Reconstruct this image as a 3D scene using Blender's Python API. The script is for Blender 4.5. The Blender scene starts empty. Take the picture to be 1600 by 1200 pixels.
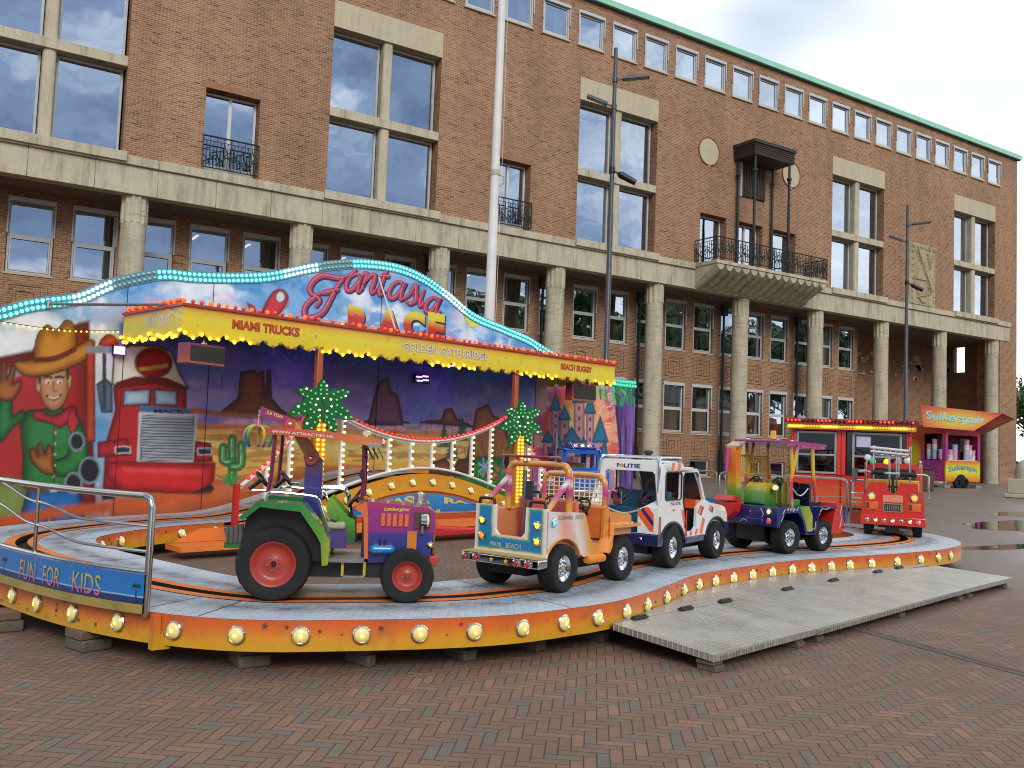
import bpy, math, random
import numpy as np
from mathutils import Vector, Matrix
from mathutils.geometry import tessellate_polygon
R = math.radians
random.seed(4)
scene = bpy.context.scene
col = scene.collection

# ------------------------------------------------------------------ camera
CAM_F, CAM_YAW, CAM_PITCH, CAM_ROLL, CAM_H = 1395.0, R(32.55), R(3.6), R(2.2), 1.6
_f = Vector((math.sin(CAM_YAW)*math.cos(CAM_PITCH), math.cos(CAM_YAW)*math.cos(CAM_PITCH), math.sin(CAM_PITCH)))
_r0 = Vector((math.cos(CAM_YAW), -math.sin(CAM_YAW), 0)); _u0 = _r0.cross(_f)
_r = _r0*math.cos(CAM_ROLL) + _u0*math.sin(CAM_ROLL); _u = -_r0*math.sin(CAM_ROLL) + _u0*math.cos(CAM_ROLL)
cd = bpy.data.cameras.new('camera'); cam = bpy.data.objects.new('camera', cd); col.objects.link(cam)
cd.sensor_width = 36; cd.lens = CAM_F/1600*36; cd.clip_end = 3000; cd.clip_start = 0.05
cam.matrix_world = Matrix(((_r.x, _u.x, -_f.x, 0), (_r.y, _u.y, -_f.y, 0), (_r.z, _u.z, -_f.z, CAM_H), (0, 0, 0, 1)))
scene.camera = cam

# ------------------------------------------------------------------ sky and sun (overcast)
SUN_EL, SUN_AZ = R(34), R(200)
w = bpy.data.worlds.new('World'); scene.world = w; w.use_nodes = True
nt = w.node_tree; nt.nodes.clear()
def wn(t, **k):
    n = nt.nodes.new(t)
    for a, b in k.items(): setattr(n, a, b)
    return n
wo = wn('ShaderNodeOutputWorld'); bg = wn('ShaderNodeBackground'); bg.inputs['Strength'].default_value = 0.105
sky = wn('ShaderNodeTexSky', sky_type='NISHITA', sun_disc=False, sun_elevation=SUN_EL, sun_rotation=SUN_AZ, air_density=1.0, dust_density=2.0)
tc = wn('ShaderNodeTexCoord')
mp = wn('ShaderNodeMapping'); mp.inputs['Scale'].default_value = (1, 1, 2.4)
nz = wn('ShaderNodeTexNoise'); nz.inputs['Scale'].default_value = 3.6; nz.inputs['Detail'].default_value = 7; nz.inputs['Roughness'].default_value = .58; nz.inputs['Distortion'].default_value = .4
nz2 = wn('ShaderNodeTexNoise'); nz2.inputs['Scale'].default_value = 1.1; nz2.inputs['Detail'].default_value = 4
# clouds: bright bank over the town hall side, bluish grey banks behind the viewer
dot = wn('ShaderNodeVectorMath', operation='DOT_PRODUCT'); dot.inputs[1].default_value = (.52, .76, -.42)
mad = wn('ShaderNodeMath', operation='MULTIPLY_ADD'); mad.inputs[1].default_value = 0.58; mad.inputs[2].default_value = -0.19
ad = wn('ShaderNodeMath', operation='ADD')
rp = wn('ShaderNodeValToRGB')
e = rp.color_ramp.elements
e[0].position = .10; e[0].color = (1.7, 2.35, 3.6, 1)
e[1].position = .86; e[1].color = (11.2, 11.6, 11.6, 1)
a = e.new(.38); a.color = (3.0, 3.9, 5.4, 1)
a = e.new(.56); a.color = (7.5, 8.1, 8.8, 1)
mask = wn('ShaderNodeValToRGB'); mask.color_ramp.elements[0].position = .28; mask.color_ramp.elements[1].position = .5
mx = wn('ShaderNodeMix', data_type='RGBA')
l = nt.links.new
l(tc.outputs['Generated'], mp.inputs['Vector']); l(mp.outputs[0], nz.inputs['Vector']); l(mp.outputs[0], nz2.inputs['Vector'])
l(tc.outputs['Generated'], dot.inputs[0]); l(dot.outputs['Value'], mad.inputs[0]); l(mad.outputs[0], ad.inputs[0])
nsc = wn('ShaderNodeMath', operation='MULTIPLY'); nsc.inputs[1].default_value = 1.75; l(nz.outputs['Fac'], nsc.inputs[0]); l(nsc.outputs[0], ad.inputs[1])
l(ad.outputs[0], rp.inputs['Fac']); l(nz2.outputs['Fac'], mask.inputs['Fac'])
l(mask.outputs['Color'], mx.inputs['Factor']); l(sky.outputs[0], mx.inputs[6]); l(rp.outputs['Color'], mx.inputs[7])
l(mx.outputs[2], bg.inputs['Color']); l(bg.outputs[0], wo.inputs['Surface'])
sd = bpy.data.lights.new('sun', 'SUN'); sd.energy = 1.5; sd.angle = R(30); sd.color = (1, .96, .9)
so = bpy.data.objects.new('sun', sd); col.objects.link(so)
# NISHITA rotation is clockwise from +Y seen from above
sdir = Vector((math.sin(SUN_AZ)*math.cos(SUN_EL), math.cos(SUN_AZ)*math.cos(SUN_EL), math.sin(SUN_EL)))
so.rotation_euler = sdir.to_track_quat('Z', 'Y').to_euler()
scene.view_settings.view_transform = 'Standard'; scene.view_settings.look = 'None'
scene.view_settings.gamma = 1; scene.view_settings.use_curve_mapping = False
scene.view_settings.exposure = 0.5
scene.cycles.pixel_filter_type = 'BLACKMAN_HARRIS'; scene.cycles.filter_width = 1.05
scene.cycles.max_bounces = 6; scene.cycles.transparent_max_bounces = 12; scene.cycles.caustics_reflective = False; scene.cycles.caustics_refractive = False

# ------------------------------------------------------------------ helpers: colours and materials
def srgb(h):
    if not isinstance(h, str): return tuple(h[:3])
    h = h.lstrip('#'); out = []
    for i in (0, 2, 4):
        c = int(h[i:i+2], 16)/255
        out.append(c/12.92 if c <= .04045 else ((c+.055)/1.055)**2.4)
    return tuple(out)

class NT:
    """small node-graph writer"""
    def __init__(s, m): s.t = m.node_tree; s.l = s.t.links.new
    def n(s, t, ins=None, **k):
        x = s.t.nodes.new(t)
        for a, b in k.items(): setattr(x, a, b)
        for a, b in (ins or {}).items(): s.put(x.inputs[a], b)
        return x
    def put(s, sock, v):
        if isinstance(v, bpy.types.NodeSocket): s.l(v, sock)
        else: sock.default_value = v
    def m(s, op, a, b=0.0, c=None):
        x = s.t.nodes.new('ShaderNodeMath'); x.operation = op
        s.put(x.inputs[0], a); s.put(x.inputs[1], b)
        if c is not None: s.put(x.inputs[2], c)
        return x.outputs[0]
    def mix(s, f, a, b, mode='MIX'):
        x = s.t.nodes.new('ShaderNodeMix'); x.data_type = 'RGBA'; x.blend_type = mode
        s.put(x.inputs['Factor'], f)
        for i, v in ((6, a), (7, b)):
            if isinstance(v, bpy.types.NodeSocket): s.l(v, x.inputs[i])
            else: x.inputs[i].default_value = tuple(v[:3])+(1,)
        return x.outputs[2]
    def ramp(s, f, stops, interp='LINEAR'):
        x = s.t.nodes.new('ShaderNodeValToRGB'); x.color_ramp.interpolation = interp
        e = x.color_ramp.elements
        while len(e) > 1: e.remove(e[-1])
        e[0].position = stops[0][0]; e[0].color = tuple(stops[0][1][:3])+(1,)
        for p, c in stops[1:]:
            q = e.new(p); q.color = tuple(c[:3])+(1,)
        s.put(x.inputs[0], f); return x.outputs[0]
    def noise(s, v, scale, detail=4, rough=.5, out='Fac', dist=0):
        x = s.n('ShaderNodeTexNoise', {'Scale': scale, 'Detail': detail, 'Roughness': rough, 'Distortion': dist})
        if v is not None: s.l(v, x.inputs['Vector'])
        return x.outputs[out]

def new_mat(name):
    m = bpy.data.materials.new(name); m.use_nodes = True
    g = NT(m); b = m.node_tree.nodes['Principled BSDF']
    return m, g, b
MATS = {}
def mat(name, color='#808080', rough=.5, metal=0., coat=0., var=.12, scale=9., bump=0., bscale=60., emit=None, estr=0., spec=.5, dirt=0.):
    if name in MATS: return MATS[name]
    m, g, b = new_mat(name); c = srgb(color)
    tcx = g.n('ShaderNodeTexCoord').outputs['Object']
    if var:
        f = g.noise(tcx, scale, 5, .6)
        cc = g.mix(f, tuple(max(0, x*(1-var*1.6)) for x in c), tuple(min(1, x*(1+var*1.3)) for x in c))
        if dirt:
            d = g.noise(tcx, scale*.35, 7, .7)
            d = g.m('MULTIPLY', g.ramp(d, [(.5, (0,)*3), (.72, (1,)*3)]), dirt)
            cc = g.mix(d, cc, (.06, .052, .045))
        g.l(cc, b.inputs['Base Color'])
        rr = g.m('MULTIPLY_ADD', g.noise(tcx, scale*2.3, 5), .3, rough-.15)
        g.l(rr, b.inputs['Roughness'])
    else:
        b.inputs['Base Color'].default_value = c+(1,); b.inputs['Roughness'].default_value = rough
    b.inputs['Metallic'].default_value = metal
    b.inputs['Coat Weight'].default_value = coat; b.inputs['Coat Roughness'].default_value = .12
    b.inputs['Specular IOR Level'].default_value = spec
    if bump:
        bn = g.n('ShaderNodeBump', {'Strength': bump, 'Distance': .004, 'Height': g.noise(tcx, bscale, 4)})
        g.l(bn.outputs[0], b.inputs['Normal'])
    if emit:
        b.inputs['Emission Color'].default_value = srgb(emit)+(1,); b.inputs['Emission Strength'].default_value = estr
    MATS[name] = m; return m
def ramp_mat(name, axis, lo, hi, stops, rough=.35, coat=.4, blur=.12, nscale=3., metal=0., dirt=.12, spec=.5):
    """airbrushed paint: colours run along one object axis, with a cloudy edge"""
    if name in MATS: return MATS[name]
    m, g, b = new_mat(name)
    tcx = g.n('ShaderNodeTexCoord').outputs['Object']
    sp = g.n('ShaderNodeSeparateXYZ'); g.l(tcx, sp.inputs[0])
    if isinstance(axis, str): v = sp.outputs[axis]
    else:
        v = g.n('ShaderNodeVectorMath', {1: axis}, operation='DOT_PRODUCT'); g.l(tcx, v.inputs[0]); v = v.outputs['Value']
    t = g.m('DIVIDE', g.m('SUBTRACT', v, lo), hi-lo)
    t = g.m('ADD', t, g.m('MULTIPLY', g.m('SUBTRACT', g.noise(tcx, nscale, 3), .5), blur*2))
    c = g.ramp(t, [(p, srgb(h)) for p, h in stops])
    f = g.noise(tcx, 14, 5, .6); c = g.mix(.22, c, g.mix(f, (.35,)*3, (1,)*3), 'MULTIPLY')
    if dirt:
        d = g.m('MULTIPLY', g.ramp(g.noise(tcx, 5, 8, .72), [(.52, (0,)*3), (.7, (1,)*3)]), dirt)
        c = g.mix(d, c, (.07, .055, .045))
    g.l(c, b.inputs['Base Color']); b.inputs['Roughness'].default_value = rough; b.inputs['Metallic'].default_value = metal
    b.inputs['Coat Weight'].default_value = coat; b.inputs['Coat Roughness'].default_value = .1; b.inputs['Specular IOR Level'].default_value = spec
    MATS[name] = m; return m
def vcol_mat(name, rough=.4, coat=.25):
    m, g, b = new_mat(name)
    a = g.n('ShaderNodeAttribute', attribute_name='paint')
    g.l(a.outputs['Color'], b.inputs['Base Color']); b.inputs['Roughness'].default_value = rough
    b.inputs['Coat Weight'].default_value = coat; b.inputs['Coat Roughness'].default_value = .15
    return m
def glow(name, color, strength, base=None):
    return mat(name, base or color, .25, var=0, emit=color, estr=strength)

# ------------------------------------------------------------------ helpers: meshes
def V3(p): return Vector((p[0], p[1], p[2]))
class MB:
    def __init__(s): s.v = []; s.f = []; s.mi = []; s.mats = []; s.sm = []
    def add(s, vs, fs, m=None, smooth=False):
        o = len(s.v); s.v += [tuple(p) for p in vs]
        if m is not None and m not in s.mats: s.mats.append(m)
        i = s.mats.index(m) if m is not None else 0
        for f in fs:
            s.f.append([o+k for k in f]); s.mi.append(i); s.sm.append(smooth)
        return s
    def box(s, x0, x1, y0, y1, z0, z1, m=None, M=None):
        vs = [Vector((x, y, z)) for z in (z0, z1) for y in (y0, y1) for x in (x0, x1)]
        if M is not None: vs = [M @ p for p in vs]
        return s.add(vs, [(0, 2, 3, 1), (4, 5, 7, 6), (0, 1, 5, 4), (2, 6, 7, 3), (0, 4, 6, 2), (1, 3, 7, 5)], m)
    def cyl(s, p, q, r, r2=None, n=12, m=None, cap=True, smooth=True):
        p, q = V3(p), V3(q); r2 = r if r2 is None else r2
        d = (q-p).normalized(); a = d.orthogonal().normalized(); b = d.cross(a)
        vs = []
        for c, rr in ((p, r), (q, r2)):
            vs += [c + (a*math.cos(2*math.pi*i/n) + b*math.sin(2*math.pi*i/n))*rr for i in range(n)]
        s.add(vs, [(i, (i+1) % n, n+(i+1) % n, n+i) for i in range(n)], m, smooth)
        if cap:
            s.add(vs[:n], [tuple(reversed(range(n)))], m); s.add(vs[n:], [tuple(range(n))], m)
        return s
    def tube(s, pts, r, n=8, m=None, closed=False, cap=True):
        P = [V3(p) for p in pts]; k = len(P); rings = []; a = None
        for i in range(k):
            d = (P[(i+1) % k]-P[i-1]) if closed else (P[min(i+1, k-1)]-P[max(i-1, 0)])
            d.normalize()
            if a is None: a = d.orthogonal().normalized()
            a = (a - d*a.dot(d)).normalized(); b = d.cross(a)
            rings.append([P[i] + (a*math.cos(2*math.pi*j/n) + b*math.sin(2*math.pi*j/n))*r for j in range(n)])
        vs = [p for g in rings for p in g]; fs = []
        for i in range(k if closed else k-1):
            i2 = (i+1) % k
            for j in range(n): fs.append((i*n+j, i*n+(j+1) % n, i2*n+(j+1) % n, i2*n+j))
        s.add(vs, fs, m, True)
        if cap and not closed:
            s.add(rings[0], [tuple(reversed(range(n)))], m); s.add(rings[-1], [tuple(range(n))], m)
        return s
    def lathe(s, prof, n=24, m=None, M=None, mod=None, smooth=True, cap=True):
        """prof: (radius, height) pairs turned round z"""
        vs = []
        for j, (r, h) in enumerate(prof):
            for i in range(n):
                rr = r + (mod(j, i) if mod else 0); t = 2*math.pi*i/n
                p = Vector((rr*math.cos(t), rr*math.sin(t), h)); vs.append(M @ p if M is not None else p)
        fs = []
        for j in range(len(prof)-1):
            for i in range(n): fs.append((j*n+i, j*n+(i+1) % n, (j+1)*n+(i+1) % n, (j+1)*n+i))
        s.add(vs, fs, m, smooth)
        if cap and prof[0][0] > 1e-5: s.add(vs[:n], [tuple(reversed(range(n)))], m)
        if cap and prof[-1][0] > 1e-5: s.add(vs[-n:], [tuple(range(n))], m)
        return s
    def ball(s, c, r, m=None, n=10, k=6, half=False, M=None):
        rr = r if hasattr(r, '__len__') else (r, r, r); vs = []
        for j in range(k+1):
            ph = (math.pi/2 if half else math.pi)*j/k
            for i in range(n):
                t = 2*math.pi*i/n; p = Vector((rr[0]*math.sin(ph)*math.cos(t), rr[1]*math.sin(ph)*math.sin(t), rr[2]*math.cos(ph)))
                vs.append((M @ p if M is not None else p) + V3(c))
        return s.add(vs, [(j*n+i, (j+1)*n+i, (j+1)*n+(i+1) % n, j*n+(i+1) % n) for j in range(k) for i in range(n)], m, True)
    def prism(s, loops, fa, fb, m=None, side=None):
        """outline (with holes) extruded between two placements fa(x,y), fb(x,y)"""
        if not hasattr(loops[0][0], '__len__'): loops = [loops]
        tri = tessellate_polygon([[Vector((p[0], p[1], 0)) for p in L] for L in loops])
        flat = [p for L in loops for p in L]
        A = [V3(fa(*p)) for p in flat]; B = [V3(fb(*p)) for p in flat]; n = len(flat)
        # keep outward normals by testing one triangle
        a = sum(( (L[i][0]*L[(i+1) % len(L)][1]-L[(i+1) % len(L)][0]*L[i][1]) for L in loops[:1] for i in range(len(L))))
        fs = []
        for t in tri:
            p0, p1, p2 = (flat[i] for i in t)
            ccw = (p1[0]-p0[0])*(p2[1]-p0[1])-(p1[1]-p0[1])*(p2[0]-p0[0]) > 0
            t = tuple(t) if ccw else tuple(reversed(t))
            fs.append(tuple(n+i for i in t)); fs.append(tuple(reversed(t)))
        s.add(A+B, fs, m)
        o = 0
        for q, L in enumerate(loops):
            k = len(L); a = sum(L[i][0]*L[(i+1) % k][1]-L[(i+1) % k][0]*L[i][1] for i in range(k))
            ws = []
            for i in range(k):
                j = (i+1) % k; f = (i, j, k+j, k+i)
                ws.append(f if (a > 0) == (q == 0) else tuple(reversed(f)))
            s.add(A[o:o+k]+B[o:o+k], ws, side or m); o += k
        return s
    def xz(s, loops, y0, y1, m=None, side=None):
        return s.prism(loops, lambda a, b: (a, y1, b), lambda a, b: (a, y0, b), m, side)
    def xy(s, loops, z0, z1, m=None, side=None):
        return s.prism(loops, lambda a, b: (a, b, z0), lambda a, b: (a, b, z1), m, side)
    def yz(s, loops, x0, x1, m=None, side=None):
        return s.prism(loops, lambda a, b: (x0, a, b), lambda a, b: (x1, a, b), m, side)
    def build(s, name, parent=None, m=None, bevel=0., world=False, loc=None, sharp=38, seg=2, label=None):
        me = bpy.data.meshes.new(name); me.from_pydata(s.v, [], s.f)
        ms = s.mats or ([m] if m else [])
        for x in ms: me.materials.append(x if x is not None else m)
        if len(ms) > 1: me.polygons.foreach_set('material_index', s.mi)
        if bevel: me.polygons.foreach_set('use_smooth', [True]*len(s.f))
        else: me.polygons.foreach_set('use_smooth', s.sm)
        me.validate(); me.update()
        o = bpy.data.objects.new(name, me); col.objects.link(o)
        if parent is not None: o.parent = parent
        if world and parent is not None: o.matrix_basis = parent_world(parent).inverted()
        if loc is not None: o.location = loc
        if any(s.sm) or bevel: me.set_sharp_from_angle(angle=R(sharp))
        if bevel:
            md = o.modifiers.new('bevel', 'BEVEL'); md.width = bevel; md.segments = seg; md.limit_method = 'ANGLE'; md.angle_limit = R(35)
        if label: o['label'] = label
        return o
def parent_world(o):
    M = o.matrix_basis.copy()
    while o.parent: o = o.parent; M = o.matrix_basis @ M
    return M
def thing(name, label, cat, loc=(0, 0, 0), rz=0., group=None):
    o = bpy.data.objects.new(name, None); col.objects.link(o); o.empty_display_size = .2
    o.location = loc; o.rotation_euler = (0, 0, rz)
    return tag(o, label, cat, group)
def tag(o, label, cat, group=None, kind='thing'):
    o['label'] = label; o['category'] = cat; o['kind'] = kind
    if group: o['group'] = group
    return o
def struct(o): o['kind'] = 'structure'; return o
def dup(o, parent=None, loc=None, rot=None):
    c = o.copy(); col.objects.link(c)
    if parent is not None: c.parent = parent
    if loc is not None: c.location = loc
    if rot is not None: c.rotation_euler = rot
    for ch in list(o.children): dup(ch, c)
    return c
_TX = {}
def text_mesh(st, bold=0., res=3):
    k = (st, bold)
    if k in _TX: return _TX[k]
    cu = bpy.data.curves.new('lettering', 'FONT'); cu.body = st; cu.offset = bold; cu.resolution_u = res
    ob = bpy.data.objects.new('lettering', cu); me = ob.to_mesh()
    vs = np.array([v.co[:2] for v in me.vertices]); fs = [tuple(p.vertices) for p in me.polygons]
    ob.to_mesh_clear(); bpy.data.objects.remove(ob); bpy.data.curves.remove(cu)
    lo, hi = vs.min(0), vs.max(0); vs = (vs-lo)/(hi-lo)
    _TX[k] = (vs, fs); return _TX[k]
def lettering(mb, st, place, m, bold=0.):
    """flat painted letters; place maps (0..1, 0..1) of the word's box to a point"""
    vs, fs = text_mesh(st, bold)
    mb.add([place(x, y) for x, y in vs], fs, m)
    return mb
def plane_text(mb, st, o, xd, yd, m, bold=0., shear=0.):
    o, xd, yd = V3(o), V3(xd), V3(yd)
    return lettering(mb, st, lambda x, y: o + xd*(x+shear*y) + yd*y, m, bold)
def smooth_path(pts, n=8, closed=False):
    P = [np.array(p, float) for p in pts]; k = len(P); out = []
    for i in range(k if closed else k-1):
        g = (lambda j: P[j % k]) if closed else (lambda j: P[min(max(j, 0), k-1)])
        p0, p1, p2, p3 = g(i-1), g(i), g(i+1), g(i+2)
        for t in np.arange(n)/n:
            out.append(.5*(2*p1+(p2-p0)*t+(2*p0-5*p1+4*p2-p3)*t*t+(3*p1-p0-3*p2+p3)*t**3))
    if not closed: out.append(P[-1])
    return [tuple(p) for p in out]
def star(cx, cy, r, ph=0.):
    return [(cx+(r if i % 2 == 0 else r*.42)*math.cos(ph+math.pi/2+i*math.pi/5), cy+(r if i % 2 == 0 else r*.42)*math.sin(ph+math.pi/2+i*math.pi/5)) for i in range(10)]
def ngon(cx, cy, rx, ry=None, n=20): 
    ry = rx if ry is None else ry
    return [(cx+rx*math.cos(2*math.pi*i/n), cy+ry*math.sin(2*math.pi*i/n)) for i in range(n)]
def rrect(x0, x1, y0, y1, r, n=4):
    out = []
    for cx, cy, a in ((x1-r, y0+r, -90), (x1-r, y1-r, 0), (x0+r, y1-r, 90), (x0+r, y0+r, 180)):
        for i in range(n+1):
            t = R(a+90*i/n); out.append((cx+r*math.cos(t), cy+r*math.sin(t)))
    return out

# ------------------------------------------------------------------ common materials
def brick_mat(name, swap):
    m, g, b = new_mat(name)
    tcx = g.n('ShaderNodeTexCoord').outputs['Object']
    sp = g.n('ShaderNodeSeparateXYZ'); g.l(tcx, sp.inputs[0])
    cb = g.n('ShaderNodeCombineXYZ'); g.l(sp.outputs['Y' if swap else 'X'], cb.inputs[0]); g.l(sp.outputs['Z'], cb.inputs[1])
    wob = g.noise(tcx, 1.6, 2, out='Color')
    vv = g.n('ShaderNodeMixRGB', {0: .004}, blend_type='ADD'); g.l(cb.outputs[0], vv.inputs[1]); g.l(wob, vv.inputs[2])
    br = g.n('ShaderNodeTexBrick', {'Scale': 1., 'Brick Width': .236, 'Row Height': .072, 'Mortar Size': .008, 'Mortar Smooth': .25, 'Bias': -.1,
        'Color1': (.385, .202, .108, 1), 'Color2': (.22, .113, .062, 1), 'Mortar': (.54, .40, .275, 1)})
    br.offset = .5; g.l(vv.outputs[0], br.inputs['Vector'])
    # single dark headers
    br2 = g.n('ShaderNodeTexBrick', {'Scale': 1., 'Brick Width': .236, 'Row Height': .072, 'Mortar Size': .0, 'Color1': (0, 0, 0, 1), 'Color2': (1, 1, 1, 1), 'Bias': 0.})
    br2.offset = .5; g.l(vv.outputs[0], br2.inputs['Vector'])
    fl = g.n('ShaderNodeVectorMath', {1: (.236, .072, 1)}, operation='DIVIDE'); g.l(vv.outputs[0], fl.inputs[0])
    ff = g.n('ShaderNodeVectorMath', operation='FLOOR'); g.l(fl.outputs[0], ff.inputs[0])
    wn_ = g.n('ShaderNodeTexWhiteNoise', noise_dimensions='2D'); g.l(ff.outputs[0], wn_.inputs['Vector'])
    dark = g.ramp(wn_.outputs['Value'], [(.93, (0,)*3), (.98, (1,)*3)])
    c = g.mix(g.m('MULTIPLY', g.m('MULTIPLY', dark, .7), g.m('SUBTRACT', 1., br.outputs['Fac'])), br.outputs['Color'], (.055, .035, .028))
    big = g.noise(tcx, .22, 5, .6); c = g.mix(.55, c, g.ramp(big, [(.3, (.62, .60, .60)), (.7, (1.12, 1.08, 1.04))]), 'MULTIPLY')
    mps = g.n('ShaderNodeMapping', {'Scale': (.9, .9, .06)}); g.l(tcx, mps.inputs[0]); c = g.mix(.5, c, g.ramp(g.noise(mps.outputs[0], 1., 6, .65), [(.36, (.74, .72, .70)), (.6, (1.06,)*3)]), 'MULTIPLY')
    fine = g.noise(tcx, 30, 3); c = g.mix(.3, c, g.ramp(fine, [(.3, (.55,)*3), (.7, (1.25,)*3)]), 'MULTIPLY')
    g.l(c, b.inputs['Base Color']); b.inputs['Roughness'].default_value = .88; b.inputs['Specular IOR Level'].default_value = .25
    bp = g.n('ShaderNodeBump', {'Strength': .6, 'Distance': .008, 'Height': g.m('SUBTRACT', 1., br.outputs['Fac'])}); g.l(bp.outputs[0], b.inputs['Normal'])
    return m
BRICK_X, BRICK_Y = brick_mat('brickwork', False), brick_mat('brickwork_return', True)
def stone_mat(name, c1, c2, bands=0., stain=.5):
    m, g, b = new_mat(name)
    tcx = g.n('ShaderNodeTexCoord').outputs['Object']
    c = g.mix(g.noise(tcx, 1.3, 6, .65, dist=.6), srgb(c1), srgb(c2))
    if bands:
        mpp = g.n('ShaderNodeMapping', {'Scale': (1.2, 1.2, 9.)}); g.l(tcx, mpp.inputs[0])
        c = g.mix(bands, c, g.ramp(g.noise(mpp.outputs[0], 1.2, 5, .65), [(.32, (.45, .42, .38)), (.52, (1.05, 1.03, .98)), (.7, (.8, .77, .7))]), 'MULTIPLY')
    mp2 = g.n('ShaderNodeMapping', {'Scale': (3., 3., .5)}); g.l(tcx, mp2.inputs[0])
    d = g.ramp(g.noise(mp2.outputs[0], 1.1, 8, .72), [(.47, (0,)*3), (.68, (1,)*3)])
    c = g.mix(g.m('MULTIPLY', d, stain), c, srgb('#4a4438'))
    c = g.mix(.35, c, g.ramp(g.noise(tcx, 26, 5, .7), [(.3, (.6,)*3), (.6, (1.15,)*3)]), 'MULTIPLY')
    g.l(c, b.inputs['Base Color']); b.inputs['Roughness'].default_value = .85; b.inputs['Specular IOR Level'].default_value = .25
    bp = g.n('ShaderNodeBump', {'Strength': .35, 'Distance': .006, 'Height': g.noise(tcx, 40, 5)}); g.l(bp.outputs[0], b.inputs['Normal'])
    return m
STONE = stone_mat('weathered_stone', '#aca38c', '#cbc2a8', stain=.5)
STONE_L = stone_mat('pale_lintel_stone', '#b3a88e', '#c4b99e', stain=.16)
STONE_C = stone_mat('travertine_column', '#b0a892', '#c6bda6', bands=.5, stain=.4)
def glass_mat(name, tint, body, refl):
    m, g, b = new_mat(name); t = m.node_tree
    out = t.nodes['Material Output']
    gl = g.n('ShaderNodeBsdfGlossy', {'Color': tuple(tint)+(1,), 'Roughness': .015})
    tr = g.n('ShaderNodeBsdfTransparent', {'Color': tuple(body)+(1,)})
    tcx = g.n('ShaderNodeTexCoord').outputs['Object']
    oi = g.n('ShaderNodeObjectInfo').outputs['Random']; of_ = g.n('ShaderNodeVectorMath', operation='ADD'); g.l(tcx, of_.inputs[0]); g.l(g.m('MULTIPLY', oi, 40.), of_.inputs[1])
    bp = g.n('ShaderNodeBump', {'Strength': .22, 'Distance': .05, 'Height': g.noise(of_.outputs[0], .55, 2)}); g.l(bp.outputs[0], gl.inputs['Normal'])
    mxs = g.n('ShaderNodeMixShader', {0: refl}); g.l(tr.outputs[0], mxs.inputs[1]); g.l(gl.outputs[0], mxs.inputs[2]); g.l(mxs.outputs[0], out.inputs['Surface'])
    t.nodes.remove(b); return m
GLASS = glass_mat('window_glass', (.80, .88, 1.), (.55, .6, .62), .60)
GLASS_L = glass_mat('gallery_glass', (.85, .92, 1.), (.62, .66, .66), .42)
GLASS_S = glass_mat('clear_glass', (.9, .95, 1.), (.75, .8, .8), .18)
WHITE_FRAME = mat('window_frame_paint', '#b9bdbd', .45, var=.08)
DARK = mat('dark_interior', '#191817', .9, var=.2)
CURTAIN = mat('curtain_cloth', '#8fa596', .9, var=.15)
IRON = mat('dark_green_iron', '#262c2a', .5, .3, var=.2)
STEEL = mat('galvanised_steel', '#9a9c9b', .34, .9, var=.15)
CHROME = mat('chrome', '#d9dadb', .10, 1., var=.04)
RUBBER = mat('tyre_rubber', '#131313', .8, var=.25, bump=.25, bscale=90)
BLACK = mat('black_plastic', '#121213', .45, var=.1)
WOOD = mat('weathered_timber', '#5f574c', .85, var=.35, scale=14, bump=.5, bscale=40, dirt=.4)
WHITE = mat('white_enamel', '#e6e6e2', .35, coat=.3, var=.05)

# ================================================================== TOWN HALL
HX0, HX1, FY, WY = -4.0, 59.45, 31.5, 33.57
hall = thing('town_hall', 'long brown brick town hall with a stone colonnade and green copper roof edge', 'building', (29.5, FY, 0))
def hrel(x, y, z): return (x-29.5, y-FY, z)
def wall_holes(mb, x0, x1, z0, z1, holes, y, dep, m, mr):
    xs = sorted({x0, x1, *[h[0] for h in holes], *[h[1] for h in holes]}); zs = sorted({z0, z1, *[h[2] for h in holes], *[h[3] for h in holes]})
    for i in range(len(xs)-1):
        cx = (xs[i]+xs[i+1])/2; run = None
        for j in range(len(zs)-1):
            cz = (zs[j]+zs[j+1])/2
            if any(h[0] < cx < h[1] and h[2] < cz < h[3] for h in holes): continue
            mb.add([(xs[i], y, zs[j]), (xs[i+1], y, zs[j]), (xs[i+1], y, zs[j+1]), (xs[i], y, zs[j+1])], [(0, 1, 2, 3)], m)
    for h in holes:
        a, b, c, d = h[:4]; e = y+dep
        mb.add([(a, y, c), (a, e, c), (a, e, d), (a, y, d)], [(0, 3, 2, 1)], mr)
        mb.add([(b, y, c), (b, e, c), (b, e, d), (b, y, d)], [(0, 1, 2, 3)], mr)
        mb.add([(a, y, d), (b, y, d), (b, e, d), (a, e, d)], [(0, 3, 2, 1)], m)
        mb.add([(a, y, c), (b, y, c), (b, e, c), (a, e, c)], [(0, 1, 2, 3)], m)
BX = [2.2, 13.85, 25.45, 42.85, 54.5]                      # tall windows
tall = [(x-2.3, x+2.3, 10.5, 17.93) for x in BX]
att_x = [56.62-1.941*k for k in range(22)]
attic = [(x-.72, x+.72, 19.38, 20.93) for x in att_x]
doors = [(7.05, 8.95, 10.5, 13.43), (18.85, 20.65, 10.5, 13.4)]
balw = [(30.65, 32.45, 10.5, 13.07), (33.25, 35.05, 10.5, 13.07), (35.83, 37.6, 10.5, 13.07)]
mb = MB()
wall_holes(mb, HX0, HX1, 10.3, 21.5, tall+attic+doors+balw, FY, .55, BRICK_X, BRICK_Y)
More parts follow.
